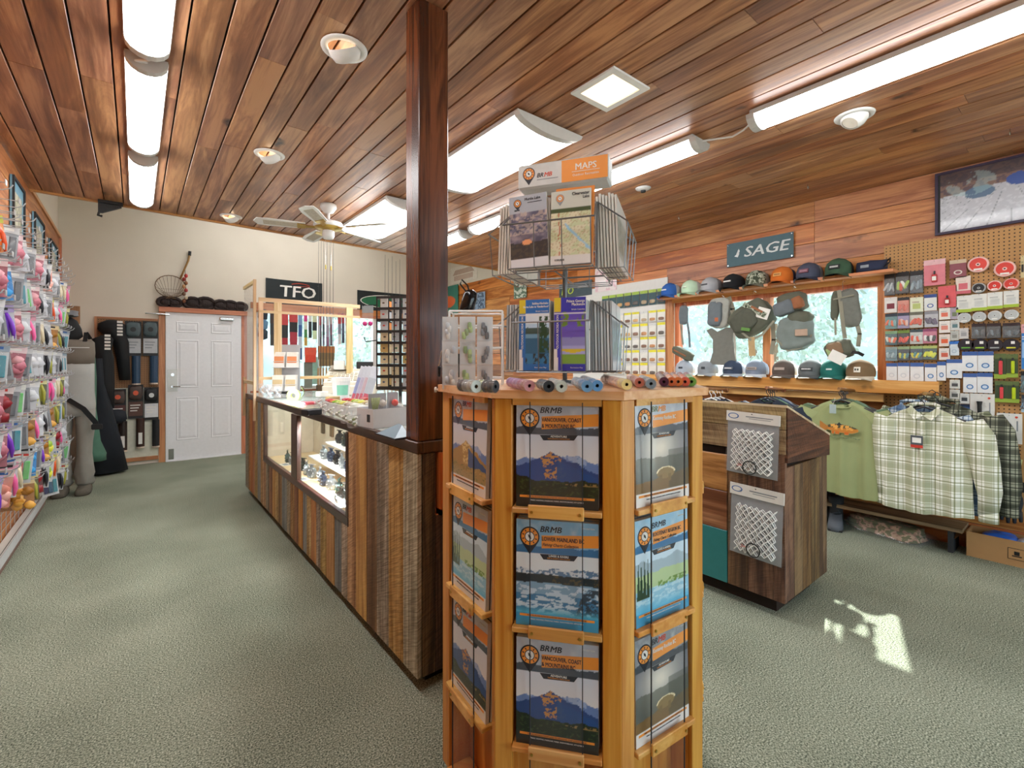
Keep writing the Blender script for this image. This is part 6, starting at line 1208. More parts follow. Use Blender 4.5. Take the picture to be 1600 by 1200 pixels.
P3(564, 600, 1000 + 205, 1255, 'green topped packet beside the hanging gloves', '3a6a3c', '6fae4a', ['2a2c30', '3f5a3c']); 
P3(704, 722, 118, 222, 'tan and black pack at the frame edge, top of the pegboard', 'cbb98a', None, ['1b1c20', '3a3a3c'], kind='print'); P3(708, 726, 440, 650, 'tall bright blue packet at the frame edge of the pegboard', '2f78c0', 'd9a0a8', ['8fb8e0', 'dfe1e2'], kind='print'); P3(706, 724, 660, 760, 'dark teal packet at the frame edge of the pegboard', '1f4a58', '101820', ['3f8a94', '20343c']); P3(708, 724, 770, 852, 'dark packet with a pale blue foot at the frame edge of the pegboard', '1a2a3a', None, ['5f9ac0', '20343c'], foot='9fc4d8')
# ---------------------------------------------------------------- pictures and banners on the right wall
def wallpos(x0, x1, y0, y1, X): a = W(x0, (y0 + y1) / 2, X=X); b = W(x1, (y0 + y1) / 2, X=X); xm = (x0 + x1) / 2; return (a.y + b.y) / 2, W(xm, y1, X=X).z, abs(a.y - b.y), W(xm, y0, X=X).z - W(xm, y1, X=X).z
X = XR - .034
t = thing('dock_poster', 'framed photograph of a grey wooden dock with small boats, high on the wall', 'picture', (X, .781 - .36, 2.313), RW)
def dock(U, V):
    n = fbm(U * 16, V * 10, 4); n2 = fbm(U * 30, V * 24, 6); img = np.zeros(U.shape + (3,)) + np.array(hexc('5c4a50')); img = mixc(img, (n2 > .5) * .7, '8a6a5a'); img = mixc(img, (V > .8) * .5, '2e2a34')
    d = V < .60 + .12 * U; img = mixc(img, d * 1.0, 'b4b6c0'); img = mixc(img, (d & ((((U - .55) / (.8 - V) * 2.2) % .5) < .03)) * .7, '6c7078'); img = mixc(img, (d & (n2 > .58)) * .4, 'd8dae0'); img = mixc(img, ((np.hypot((U - .32) / .12, (V - .58) / .10) < 1)) * 1.0, '4f6a88')
    img = mixc(img, ((np.hypot((U - .62) / .10, (V - .68) / .10) < 1)) * 1.0, '2f4f9a'); return mixc(img, ((np.hypot((U - .25) / .2, (V - .75) / .2) < 1) & (n > .5)) * .5, '9fc0c4')
painted('photograph', .66, .43, 96, 64, dock, t, (0, -.0, .018), y=-.004)
for a in ((-.36, .36, -.012, 0, 0, .018), (-.36, .36, -.012, 0, .448, .466), (-.36, -.342, -.012, 0, .018, .448), (.342, .36, -.012, 0, .018, .448)): MB().box(*a, mcol('2f2440')).build('frame', None, t)
MB().box(-.342, .342, -.003, 0, .018, .448, DARK).build('backing', None, t)
y, z0, w, h = wallpos(1136, 1240.5, 372, 410, X); t = thing('fabric_banner', 'slate teal fabric banner with a white word above the shelf of caps', 'banner', (X, y, z0), RW)
BANT = mat('banner_teal', '4f6b74', .7, var=.04); MB().sheet(20, 8, lambda u, v: ((u - .5) * w, -.004 - .003 * math.sin(u * 14), v * h), BANT).build('cloth', None, t, smooth=True)
text('SAGE', .14, mcol('d5dcdc'), t, (.06, -.0085, h * .33), R90, 'CENTER', bold=.002, shear=.2, sx=1.25)
MB().prism([(-.235, h * .42), (-.20, h * .36), (-.185, h * .5), (-.20, h * .66), (-.205, h * .52)], -.009, -.0075, mcol('d5dcdc')).prism([(-.215, h * .50), (-.195, h * .45), (-.18, h * .62), (-.19, h * .72)], -.0092, -.0078, mcol('d5dcdc')).build('flame_mark', None, t)
b = MB()
for sx_ in (-1, 1):
    for zz_ in (.015, h - .015): b.cyl((sx_ * (w / 2 - .015), -.010, zz_), (sx_ * (w / 2 - .015), -.004, zz_), .006, 8, CHROME)
b.build('grommets', None, t)
def wall_sign(x0, x1, y0, y1, label, base, fn=None, name='wall_poster', X=XR - .034, res=(30, 40)):
    y, z0, w, h = wallpos(x0, x1, y0, y1, X); t = thing(name, label, 'poster', (X, y, z0), RW); MB().box(-w / 2, w / 2, -.003, 0, 0, h, mcol(base)).build('backing', None, t)
    if fn: painted('print', w * .96, h * .96, res[0], res[1], fn, t, (0, 0, h * .02), y=-.0036)
    return t, w, h
def orng(U, V): img = np.zeros(U.shape + (3,)) + np.array(hexc('1f7a6c')); return mixc(img, (np.hypot((U - .35) / .5, (V - .45) / .22) < 1) * 1.0, 'e0662c')
wall_sign(690, 716, 447, 492, 'green poster with an orange oval, partly behind the post', '1f7a6c', orng)
def fishp(U, V): n = fbm(U * 8, V * 8, 3); img = np.zeros(U.shape + (3,)) + np.array(hexc('8fa6c0')); return mixc(img, (n > .52) * 1.0, '43566f')
wall_sign(741, 758, 457, 483, 'small blue grey picture beside the green poster', '9ab0c6', fishp)
def greenp(U, V): n = fbm(U * 9, V * 14, 5); img = np.zeros(U.shape + (3,)) + np.array(hexc('54705a')); return mixc(img, (n > .52) * 1.0, 'c9d2c4')
wall_sign(803, 823, 432, 466, 'tall mottled green and white picture behind the map spinner', '54705a', greenp)
t, w, h = wall_sign(874, 925, 441, 464, 'dark slate sign with lime and white lettering behind the map spinner', '3f5058'); text('RIO', .13, mcol('b9cf3c'), t, (-w * .44, -.0045, h * .25), R90, bold=.002, shear=.2, sx=1.1); MB().box(w * .08, w * .42, -.0046, -.003, h * .55, h * .68, PGREY).build('print_line', None, t)
wall_sign(930, 964, 388, 455, 'pale pink and white paper sheet on the boards behind the map spinner', 'e2d4d6', lambda U, V: mixc(np.zeros(U.shape + (3,)) + np.array(hexc('e6dcdc')), ((fbm(U * 5, V * 7, 3) > .55) & (V < .5)) * .6, 'd29aac'))
y, z0, w, h = wallpos(704, 746, 414, 440, XR - .002); t = thing('cabin_print', 'faint brown cabin drawing on the white wall above the boards', 'picture', (XR - .001, y, z0), RW)
MB().box(-w / 2, w / 2, -.006, 0, 0, h, mcol('e2dbd0')).build('paper', None, t); MB().prism([(-w * .4, h * .5), (w * .4, h * .5), (w * .3, h * .8), (-w * .3, h * .8)], -.008, -.006, mcol('b9a090')).prism([(-w * .35, h * .15), (w * .35, h * .15), (w * .35, h * .45), (-w * .35, h * .45)], -.008, -.006, mcol('c6b0a2')).build('drawing', None, t)
# ---------------------------------------------------------------- cased flies on a white board beyond the window
X = XR - .020; y0, y1 = W(1044, 500, X=X).y, W(940, 500, X=X).y
pb2 = MB().box(X - .014, XR - .019, y0, y1 + .5, .95, W(1000, 440, X=X).z, mat('white_slat', 'dcdcd8', .5)).build('display_board'); tag(pb2, 'white display board holding rows of yellow topped fly packs', 'display board')
rr = random.Random(5)
X = XR - .05
rowsz = [(455, 478), (487, 504), (506, 526), (527, 545), (547, 566), (567, 586)]
for ri, (a, b) in enumerate(rowsz):
    za = W(1000, a, X=X).z; zb_ = W(1000, b, X=X).z; hh = za - zb_
    for ci in range(8):
        ww = .105; yc = y0 + .07 + ci * .118; t = thing('fly_packet', '%s fly packet, %s row down, %s from the window' % ('green and navy' if ri == 0 else ('yellow topped' if (ri + ci) % 3 else 'white topped'), ORD[ri], ORD[ci]), 'packet', (X, yc, zb_), RW, 'fly packets on the white board')
        MB().box(-ww / 2, ww / 2, -.002, .002, 0, hh, mcol('2f4f58' if ri == 0 else 'e2e2dc')).build('card', None, t); MB().box(-ww / 2, ww / 2, -.003, -.002, hh * .80, hh, mcol('a3c04a' if ri == 0 else ('e4dc3a' if (ri + ci) % 3 else 'd5d6d4'))).build('header', None, t)
        bb = MB(); lump(bb, 0, hh * .22, ww * .36, hh * .13, .008, mcol(rr.choice(['c9956a', '8a6a5a', 'b9a58a', 'd9b07a', '6a6460']), .5), cy=-.006, n=8, k=5, seed=ci); bb.build('flies', None, t, smooth=True)
        MB().cyl((0, .028, hh * .9), (0, -.01, hh * .9), .0018, 5, CHROME).build('peg_hook', None, t)
# ---------------------------------------------------------------- back wall: door and its surround
YW = YB - .002
d_ = tag(link(None, 'door_1'), kind='structure')
dx0, dx1 = .317, 1.215
DW = mat('door_white', 'eef0f4', .45)
MB().box(dx0, dx1, YW - .06, YW - .0355, .0, .012, mcol('e4e6e8')).build('lit_threshold', None, d_)  # strip coloured bright to stand in for light in the door gap
MB().box(dx0, dx1, YW - .035, YW, .012, 2.03, DW).build('door_slab', None, d_)
wd_ = dx1 - dx0
for (a, b) in ((.13, .42), (.58, .87)):
    for (z0, z1) in ((.28, .87), (1.0, 1.66), (1.76, 1.91)):
        x0, x1 = dx0 + a * wd_, dx0 + b * wd_; y = YW - .035
        MB().loft([[(x0, y, z0), (x1, y, z0), (x1, y, z1), (x0, y, z1)], [(x0 + .008, y - .006, z0 + .008), (x1 - .008, y - .006, z0 + .008), (x1 - .008, y - .006, z1 - .008), (x0 + .008, y - .006, z1 - .008)],
                   [(x0 + .022, y - .001, z0 + .022), (x1 - .022, y - .001, z0 + .022), (x1 - .022, y - .001, z1 - .022), (x0 + .022, y - .001, z1 - .022)],
                   [(x0 + .05, y - .007, z0 + .05), (x1 - .05, y - .007, z0 + .05), (x1 - .05, y - .007, z1 - .05), (x0 + .05, y - .007, z1 - .05)]], DW).build('panel', None, d_)
MB().box(dx0 + .02, dx0 + .13, YW - .040, YW - .0355, .95, 1.25, mat('brushed_plate', 'b9b9b4', .35, .8)).build('lock_plate', None, d_)
MB().cyl((dx0 + .07, YW - .04, 1.02), (dx0 + .07, YW - .08, 1.02), .015, 12, CHROME).tube([(dx0 + .07, YW - .08, 1.02), (dx0 + .16, YW - .085, 1.02)], .008, 8, CHROME).cyl((dx0 + .075, YW - .04, 1.18), (dx0 + .075, YW - .055, 1.18), .02, 14, CHROME).build('door_handle', None, d_)
MB().box(dx0 + .03, dx0 + .09, YW - .040, YW - .0355, .03, .17, CHROME).build('foot_bolt', None, d_)
MB().box(dx0 + .62, dx0 + .80, YW - .075, YW - .0355, 1.95, 2.0, CHROME, bev=.01).build('door_closer', None, d_)
MB().tube([(dx0 - .22, YW - .08, 2.0), (dx0 + .04, YW - .06, 1.995)], .009, 6, CHROME).build('stay_bar', None, d_)
for a in ((dx0 - .075, dx0 - .004, 0, 2.035), (dx1 + .004, dx1 + .075, 0, 2.035)): MB().box(a[0], a[1], YW - .025, YW, a[2], a[3], TRIMZ).build('trim_9', kind='structure')
MB().box(dx0 - .075, dx1 + .075, YW - .06, YW, 2.036, 2.10, TRIMX).build('trim_10', kind='structure')
WOV = mat('dark_woven', '2a1e1c', .8, var=.3, scale=60, bump=.6)
for k, (u, wv) in enumerate(((258, .08), (272, .08), (301, .10), (321, .11), (345, .09), (360, .09), (376, .08))):
    q = W(u, 484, Y=YW - .035); t = thing('carved_ornament', 'dark coiled ornament lying on the door head, %s from the pegboard side' % ORD[k], 'ornament', (q.x, YW - .034, 2.101 + wv * .5), 0, 'dark ornaments over the door')
    b = MB(); sc_ = 1.2
    b.tube([(wv * 1.0 * math.cos(a), -.0, wv * .72 * math.sin(a) + .024) for a in [2 * PI * j / 14 for j in range(14)]], .024, 7, WOV, closed=True); b.build('coil', None, t, smooth=True)
    MB().ell((0, 0, .016), (wv * .8, .03, wv * .62), WOV, 12, 7).build('core', None, t, smooth=True)
# landing net and string of trinkets
q = W(268, 450, Y=YW - .03); t = thing('landing_net', 'old wooden landing net with a curved handle hanging on the white wall', 'net', (q.x, YW - .03, q.z), 0)
WN = mcol('6e5236', .6); k_ = 7.2 / 735
P = [(-.16 + .16 * (1 - math.cos(a)) * 1.0, 0, .14 * math.sin(a)) for a in [0]]
hoop = [(.17 * math.cos(a) - .01, 0, .15 * math.sin(a) + .02) for a in [2 * PI * j / 22 for j in range(22)]]
MB().tube(hoop, .006, 6, WN, closed=True).build('hoop', None, t, smooth=True); MB().tube([(.10, 0, .14), (.14, -.005, .26), (.19, -.005, .40), (.205, 0, .50)], [.012, .011, .012, .014], 8, mcol('9a7440', .5)).build('handle', None, t, smooth=True); MB().cyl((.203, 0, .47), (.207, 0, .53), .018, 10, BLACK).build('grip', None, t)
b = MB()
for j in range(11):
    a = PI * j / 11 + .1; b.tube([(.17 * math.cos(a) - .01, 0, .15 * math.sin(a) + .02), (.06 * math.cos(a) - .01, -.02, -.12)], .002, 4, WN); b.tube([(.17 * math.cos(a + PI) - .01, 0, .15 * math.sin(a + PI) + .02), (.06 * math.cos(a) - .01, -.03, -.15)], .002, 4, WN)
for z in (-.02, -.07, -.12): b.tube([(.13 * math.cos(a) * (1 + z * 2) - .01, -.02, z) for a in [2 * PI * j / 12 for j in range(12)]], .002, 4, WN, closed=True)
tag(b.build('netting', None, t), kind='stuff')
q = W(289, 440, Y=YW - .06); t = thing('trinket_string', 'string of red and brown trinkets hanging beside the landing net', 'ornament', (q.x, YW - .07, q.z), 0)
MB().tube([(0, 0, .16), (.01, 0, .0), (0, 0, -.28)], .003, 4, DARK).build('string', None, t)
for j, c in enumerate(('c23a34', 'a03028', '8a5a3c', 'b88a5c', 'b03a38', '6a4a34', 'c9b8a0', '7a4a30')): MB().ell((.012 * (-1) ** j, 0, .08 - j * .05), (.022, .018, .028), mcol(c), 8, 6).build('trinket', None, t, smooth=True)
q = W(115, 492, Y=YW); t = MB().box(-.06, .06, -.012, 0, -.11, .11, wood('plaque', ('5a3c24', '8a6440', 'a9835a'), 'Z', .5, .3, 14, 0)).build('wall_plaque', None, None, q, label='small plain brown wooden plaque on the white wall above the waders', cat='plaque')
# dark speaker bracket under the board edge
q = W(160, 330, Y=YC - .02); t = thing('wall_bracket', 'black triangular metal bracket fixed under the ceiling edge beside the strip light', 'bracket', (q.x, YC - .02, zc(q.x)), 0)
MB().prism([(-.03, -.03), (.14, -.03), (.14, -.045), (-.0, -.12), (-.03, -.12)], -.03, .0, BLACK).build('plate', None, t); MB().tube([(-.02, -.015, -.11), (-.03, -.015, -.145), (.0, -.015, -.15)], .012, 6, BLACK).build('hook', None, t); MB().box(-.03, .15, -.05, .0, -.03, -.001, BLACK).build('flange', None, t)

# pegboard beside the door with rod and reel packs
xa, xb = W(151, 600, Y=YW).x, dx0 - .08
zt1 = W(200, 499, Y=YW).z; zmid = W(200, 606, Y=YW).z
t = thing('pegboard', 'brown pegboard over a white panel in an orange wood frame beside the door', 'pegboard', (0, 0, 0))
MB().box(xa, xb, YW - .018, YW, zmid, zt1, pegmat('pegboard_dark', '9a6f48', ('X', 'Z'))).build('peg_panel', None, t); MB().box(xa, xb, YW - .018, YW, .10, zmid - .002, mcol('d9d8c6')).build('white_panel', None, t)
MB().box(xa - .02, xa, YW - .024, YW, .05, zt1 + .02, TRIMZ).box(xa, xb, YW - .024, YW, zt1, zt1 + .02, TRIMX).box(xa, xb, YW - .026, YW, .05, .10, TRIMX).build('frame', None, t)
def bw_pack(px0, px1, py0, py1, label, kind, c1, c2, tube=None):
    Y = YW - .05; a = W(px0, py1, Y=Y); b_ = W(px1, py0, Y=Y); w = b_.x - a.x; z0 = W((px0 + px1) / 2, py1, Y=Y).z; h = W((px0 + px1) / 2, py0, Y=Y).z - z0
    t = thing('reel_pack', label, 'packaged reel', ((a.x + b_.x) / 2, Y, z0), 0, 'rod and reel packs by the door')
    MB().box(-w / 2, w / 2, -.004, .006, 0, h, mcol('1a1c1e')).build('backing_card', None, t); b = MB(); lump(b, 0, h * .76, w * .44, h * .20, .03, mcol(c1, .5), cy=-.02, seed=3); b.build('reel_case', None, t, smooth=True)
    MB().prism([(w * .18 * math.cos(k * PI / 8), h * .76 + h * .07 * math.sin(k * PI / 8)) for k in range(16)], -.056, -.048, mcol(c2)).build('emblem', None, t)
    pc_ = MB().box(-w * .46, w * .46, -.007, -.004, h * .08, h * .50, mcol(kind)).build('info_card', None, t); b = MB()
    for k in range(3): b.box(-w * .36, w * (.3 - .1 * k), -.0075, -.007, h * (.38 - .08 * k), h * (.41 - .08 * k), PAPER if kind != 'b9bcc0' else PGREY)
    b.build('print_lines', None, pc_); MB().tube([(0, .04, h * .97), (0, -.01, h * .97), (0, -.02, h * .99)], .003, 5, CHROME).build('peg_hook', None, t)
    if tube:
        x = tube[0] * w; l = W((px0 + px1) / 2, tube[1], Y=Y).z - z0; MB().cyl((x, .0, 0), (x, .0, l), .045 * tube[3], 12, mcol(tube[2], .5)).cyl((x, 0, l), (x, 0, l - .02), .047 * tube[3], 12, mcol('d0c0b0')).build('rod_tube', None, t)
        if l < 0 and tube[4]: MB().box(x - .02, x + .02, -.048, -.043, l * .9, l * .5, PAPER).build('print_mark', None, t)
bw_pack(195, 221, 502, 556, 'reel pack with a grey card over a blue rod tube, upper row', 'b9bcc0', '4c5c60', '22282a', (.18, 599, '2f4a64', 1, ''))
bw_pack(223, 247, 502, 556, 'reel pack with a grey card over a blue rod tube, upper row by the door', 'b9bcc0', '46565a', '22282a', (.22, 598, '2f4a64', 1, ''))
bw_pack(171, 197, 608, 659, 'reel pack with an orange oval and maroon card, lower row by the black vest', '5a2e2a', '4a3a34', 'e0603c', (.3, 704, '2c201c', 1, 'TROUT'))
bw_pack(200, 224, 601, 654, 'reel pack with an orange oval and green footed maroon card, middle lower row', '5a3a30', '4a3a34', 'e0603c', (.3, 698, '3a241c', 1, 'RIVER'))
bw_pack(225, 248, 605, 656, 'black reel pack with a white swirl and pale card, lower row beside the door frame', 'd9dade', '17181a', 'd9dcdc', (.3, 697, '1b1c20', .9, ''))
BLKF = mat('black_neoprene', '121417', .75, var=.2, scale=10, bump=.2)
def cloth(name, label, cat, pts, Y, m, d=.06, grp=None, extra=None, seed=1, px=True):
    """hanging garment lofted through (x px, y px, half width px, depth) rows"""
    rings = []; q0 = W(pts[0][0], pts[0][1], Y=Y); r_ = random.Random(seed); ph = r_.uniform(0, 6)
    for (u, v, hw, dd) in pts:
        q = W(u, v, Y=Y); sc = (q.x * S + q.y * K) / 735; rx = hw * sc
        rings.append([Vector((q.x - q0.x + rx * math.cos(a) * (1 + .08 * math.sin(3 * a + v * .2 + ph)), dd * math.sin(a) * (1 + .15 * math.sin(4 * a + ph + v * .1)), q.z - q0.z)) for a in [2 * PI * k / 18 for k in range(18)]])
    t = thing(name, label, cat, q0, 0, grp); MB().loft(rings, m).build('body', None, t, smooth=True)
    if extra: extra(t)
    return t
def wtxt(s_, x, z, y=-.11, sz=.09):
    def f(t):
        b = MB()
        for k in range(5): b.box(x - .005, x + .05, y, y + .02, z + .10 + k * .04, z + .125 + k * .04, PAPER)
        b.build('print_mark', None, t)
    return f
cloth('neoprene_vest', 'black neoprene fishing top with a white word and a long sleeve on the pegboard', 'vest', [(176, 500, 6, .03), (174, 506, 16, .09), (173, 515, 17, .10), (180, 523, 14, .09), (189, 535, 10, .07), (193, 560, 8, .06), (196, 594, 7, .05)], YW - .12, BLKF, extra=wtxt('FISH', .05, -.30, -.10), seed=2)
cloth('neoprene_vest', 'black neoprene top with a white word hanging lower, beside the green coat', 'vest', [(165, 524, 5, .04), (160, 530, 13, .1), (158, 545, 13, .11), (162, 560, 12, .11), (164, 600, 11, .1), (166, 638, 10, .09)], YW - .26, BLKF, extra=wtxt('FISH', .0, -.28, -.13), seed=4)
cloth('rain_cape', 'long dark navy rain cape reaching almost to the floor beside the green coat', 'coat', [(152, 560, 6, .05), (153, 600, 8, .08), (158, 640, 14, .10), (162, 690, 22, .12), (166, 737, 26, .13)], YW - .42, mat('navy_cloth', '161c24', .85, var=.2, scale=8, bump=.2), seed=5)
cloth('folded_visor', 'black rounded hat hanging under the neoprene tops at the pegboard', 'hat', [(176, 640, 8, .03), (176, 644, 15, .07), (178, 655, 17, .08), (180, 662, 8, .04)], YW - .16, mcol('1a1f28', .8), seed=6)
cloth('wading_jacket', 'faded green coat hanging between the grey waders and the navy cape', 'coat', [(141, 541, 3, .04), (138, 560, 8, .08), (136, 590, 11, .10), (137, 640, 11, .10), (139, 690, 13, .10), (146, 710, 16, .10), (148, 720, 13, .09)], 7.15, mat('green_coat', '4d7562', .85, var=.15, scale=9, bump=.3), seed=7, extra=lambda t: MB().tube([(0, YW - 7.15, .10), (0, 0, .06), (0, -.01, -.02)], .006, 6, CHROME).build('wall_arm', None, t))
q = W(148, 736, Z=0); t = thing('red_shoe', 'dark red edged shoe on the floor behind the grey waders', 'shoe', (q.x, q.y, 0), .4); b = MB(); lump(b, 0, .04, .13, .04, .05, mcol('3a2c2c', .8), seed=9); b.build('upper', None, t, smooth=True); MB().box(-.13, .13, -.055, .055, 0, .02, mcol('a02a2c'), bev=.01).build('sole', None, t)
# the waders on a stand form
wx, wy = -.50, 6.62
GR = mat('wader_grey', '8c8a82', .85, var=.12, scale=7, bump=.35); GR2 = mat('wader_brown', '7a7166', .85, var=.12, scale=7, bump=.3); GR3 = mat('wader_light', 'a9a9a4', .85, var=.08, scale=7, bump=.25); FELT = mat('felt_boot', '5c564c', .95, var=.15, scale=30, bump=.3)
t = thing('waders', 'grey chest waders on a display form standing at the end of the lure rack', 'waders', (wx, wy, 0), -.1)
def ringz(cx, rx, ry, z, cy=0, n=20, w=.05, ph=0): return [Vector((cx + rx * math.cos(a) * (1 + w * math.sin(3 * a + ph + z * 9)), cy + ry * math.sin(a) * (1 + w * math.sin(5 * a + z * 14)), z)) for a in [2 * PI * k / n for k in range(n)]]
for s_ in (-1, 1):
    MB().loft([ringz(s_ * .085, .085, .095, .86, w=.03), ringz(s_ * .09, .078, .095, .70), ringz(s_ * .088, .064, .085, .52), ringz(s_ * .088, .062, .08, .40, cy=-.01), ringz(s_ * .088, .072, .082, .28, ph=1), ringz(s_ * .088, .086, .092, .20, ph=2, w=.09), ringz(s_ * .088, .075, .085, .16, ph=3, w=.09), ringz(s_ * .088, .080, .088, .11, w=.08), ringz(s_ * .088, .062, .07, .08)], GR).build('leg', None, t, smooth=True)
    b = MB(); b.loft([[(s_ * .09 + x * w_, y, z) for (x, z) in ((-1, .005), (1, .005), (1.06, .03), (.8, h_), (-.8, h_), (-1.06, .03))] for (y, w_, h_) in ((-.20, .03, .045), (-.17, .052, .06), (-.10, .06, .075), (0, .052, .11), (.06, .046, .12), (.10, .03, .09))], FELT); b.build('boot', None, t, smooth=True)
MB().loft([ringz(0, .165, .11, .80, w=.02), ringz(0, .172, .118, .92, w=.02), ringz(0, .165, .11, 1.05, w=.02), ringz(0, .168, .11, 1.22, w=.02), ringz(0, .165, .105, 1.34, w=.02)], GR3).build('body', None, t, smooth=True)
MB().loft([ringz(0, .166, .106, 1.335, w=.03), ringz(0, .168, .106, 1.45, w=.03), ringz(0, .16, .10, 1.56, w=.03), ringz(0, .14, .085, 1.585, w=.02)], GR2).build('chest', None, t, smooth=True)
MB().box(-.13, .14, -.118, -.108, 1.50, 1.506, PAPER).build('zip', None, t)
b = MB(); strap(b, [(-.17, 1.02, -.12), (-.02, .98, -.14), (.10, .88, -.15), (.19, .74, -.15), (.21, .68, -.15)], .045, BLACK, .006); b.build('belt', None, t); MB().box(.16, .25, -.165, -.14, .66, .72, BLACK, bev=.01).build('buckle', None, t)
b = MB(); strap(b, [(-.10, 1.57, -.08), (-.12, 1.68, -.02), (-.10, 1.60, .06)], .035, BLACK, .004); strap(b, [(.10, 1.57, -.08), (.10, 1.66, -.02), (.12, 1.60, .06)], .035, BLACK, .004); b.build('shoulder_strap', None, t)
MB().loft([ringz(-.02, .05, .05, 1.58), ringz(-.02, .09, .07, 1.62), ringz(-.04, .10, .08, 1.70), ringz(-.05, .08, .07, 1.78), ringz(-.05, .03, .03, 1.82)], BLKF).build('black_hood', None, t, smooth=True)
q = thing('peaked_hat', 'grey and black folded cap perched on the waders form', 'cap', (wx - .05, wy - .0, 1.822)); b = MB(); lump(b, 0, .03, .09, .035, .07, mcol('84868a', .8), seed=4); b.build('crown', None, q, smooth=True); MB().box(-.08, .06, -.11, -.04, .0, .012, BLACK, bev=.005).build('brim', None, q)

# ---------------------------------------------------------------- banners and gear behind the counter
Y = YW - .006
a, b2 = W(415, 434.5, Y=Y), W(503.5, 482, Y=Y); zb_ = W(415, 476, Y=Y).z
w, h = b2.x - a.x, a.z - zb_
t = thing('fabric_banner', 'black banner with white brushed letters and a red arc on the white wall', 'banner', ((a.x + b2.x) / 2, Y, zb_), 0)
MB().sheet(20, 8, lambda u, v: ((u - .5) * w, -.004 - .004 * math.sin(u * 15 + v * 2), v * h + .02 * (u - .5) ** 2), mat('banner_black', '1b2427', .7)).build('cloth', None, t, smooth=True)
text('TFO', .25, PAPER, t, (.04, -.0125, h * .36), R90, 'CENTER', bold=.001, shear=.05, sx=1.15); text('FLY RODS', .062, PRED, t, (.10, -.0125, h * .12), R90, 'CENTER', bold=.001, sx=1.0)
MB().tube([(-.05 + .26 * (k / 10), -.0105, h * .86 + .02 * math.sin(k / 10 * PI)) for k in range(11)], .005, 5, PRED).tube([(.21, -.0105, h * .86), (.22, -.0105, h * .82), (-.02, -.0105, h * .78)], .003, 5, PRED).build('red_arc', None, t)
a, b2 = W(558, 453, Y=Y), W(662, 486, Y=Y); zb_ = W(558, 484, Y=Y).z; w, h = b2.x - a.x, a.z - zb_
t = thing('fabric_banner', 'black banner with a green oval outlined in white, behind the black spinner', 'banner', ((a.x + b2.x) / 2, Y, zb_), 0)
MB().sheet(14, 6, lambda u, v: ((u - .5) * w, -.004 - .004 * math.sin(u * 12), v * h), _M['banner_black']).build('cloth', None, t, smooth=True)
ov = [(w * .46 * math.cos(k * PI / 16), h * .5 + h * .36 * math.sin(k * PI / 16)) for k in range(32)]
MB().prism(ov, -.010, -.008, PAPER).prism([(x * .97, (z - h * .5) * .90 + h * .5) for x, z in ov], -.011, -.010, mcol('1f6a48')).build('green_oval', None, t)
# valance rail across the window
xr0, xr1 = W(401, 490, Y=7.80).x, W(562, 490, Y=7.80).x; zr = W(480, 487, Y=7.80).z
t = thing('hanging_rail', 'reddish wooden rail with hooks across the window behind the counter', 'rail', (0, 0, 0)); MB().box(xr0, xr1 + 1.2, 7.79, 7.81, zr - .05, zr, TRIMX).build('board', None, t)
for x in (xr0 + .02, xr1 + 1.18): MB().box(x - .01, x + .01, 7.81, YW, zr - .04, zr - .01, TRIMX).build('bracket', None, t)
def strip_item(px0, px1, py0, py1, label, cols, Y=7.74, grp='gear hanging before the back window', shape='flat', name='hanging_pack'):
    a = W(px0, py0, Y=Y); b_ = W(px1, py0, Y=Y); w = b_.x - a.x; xm = (px0 + px1) / 2; z1 = W(xm, py0, Y=Y).z; z0 = W(xm, py1, Y=Y).z; h = z1 - z0
    t = thing(name, label, 'hanging gear', ((a.x + b_.x) / 2, Y, z0), 0, grp); n = len(cols)
    for k, c in enumerate(cols):
        y0 = h * (1 - (k + 1) / n); y1 = h * (1 - k / n)
        if shape == 'flat': MB().box(-w / 2 * (1 - .06 * k), w / 2 * (1 - .06 * k), -.008 - .003 * k, .008, y0, y1, mcol(c)).build('section', None, t)
        else: bb = MB(); lump(bb, 0, (y0 + y1) / 2, w * .5, (y1 - y0) * .52, .03, mcol(c, .6), seed=k); bb.build('section', None, t, smooth=True)
    MB().tube([(0, 7.795 - Y, h + .01), (0, 0, h + .015), (0, 0, h - .02)], .003, 5, CHROME).build('hook', None, t)
    return t
strip_item(403, 418, 484, 530, 'blue and black patterned pack with a hanging black strap', ['26343f', '5c86a6', '2c3a46'], shape='l'); strip_item(405, 409, 530, 548, 'black strap end below the blue pack', ['17191c'])
strip_item(422, 429, 488, 540, 'dark brown narrow pack between the blue pack and the pine post', ['3c2a24', '2a2c30', '3c3a34'])
strip_item(440, 450, 488, 548, 'red pack with a black window, nearer the pine post', ['c23a3c', '1b1c20', 'b02c38']); strip_item(452, 465, 488, 550, 'red pack with a black window, farther from the pine post', ['c43c3e', '17181c', 'b23040', 'a82c3c'])
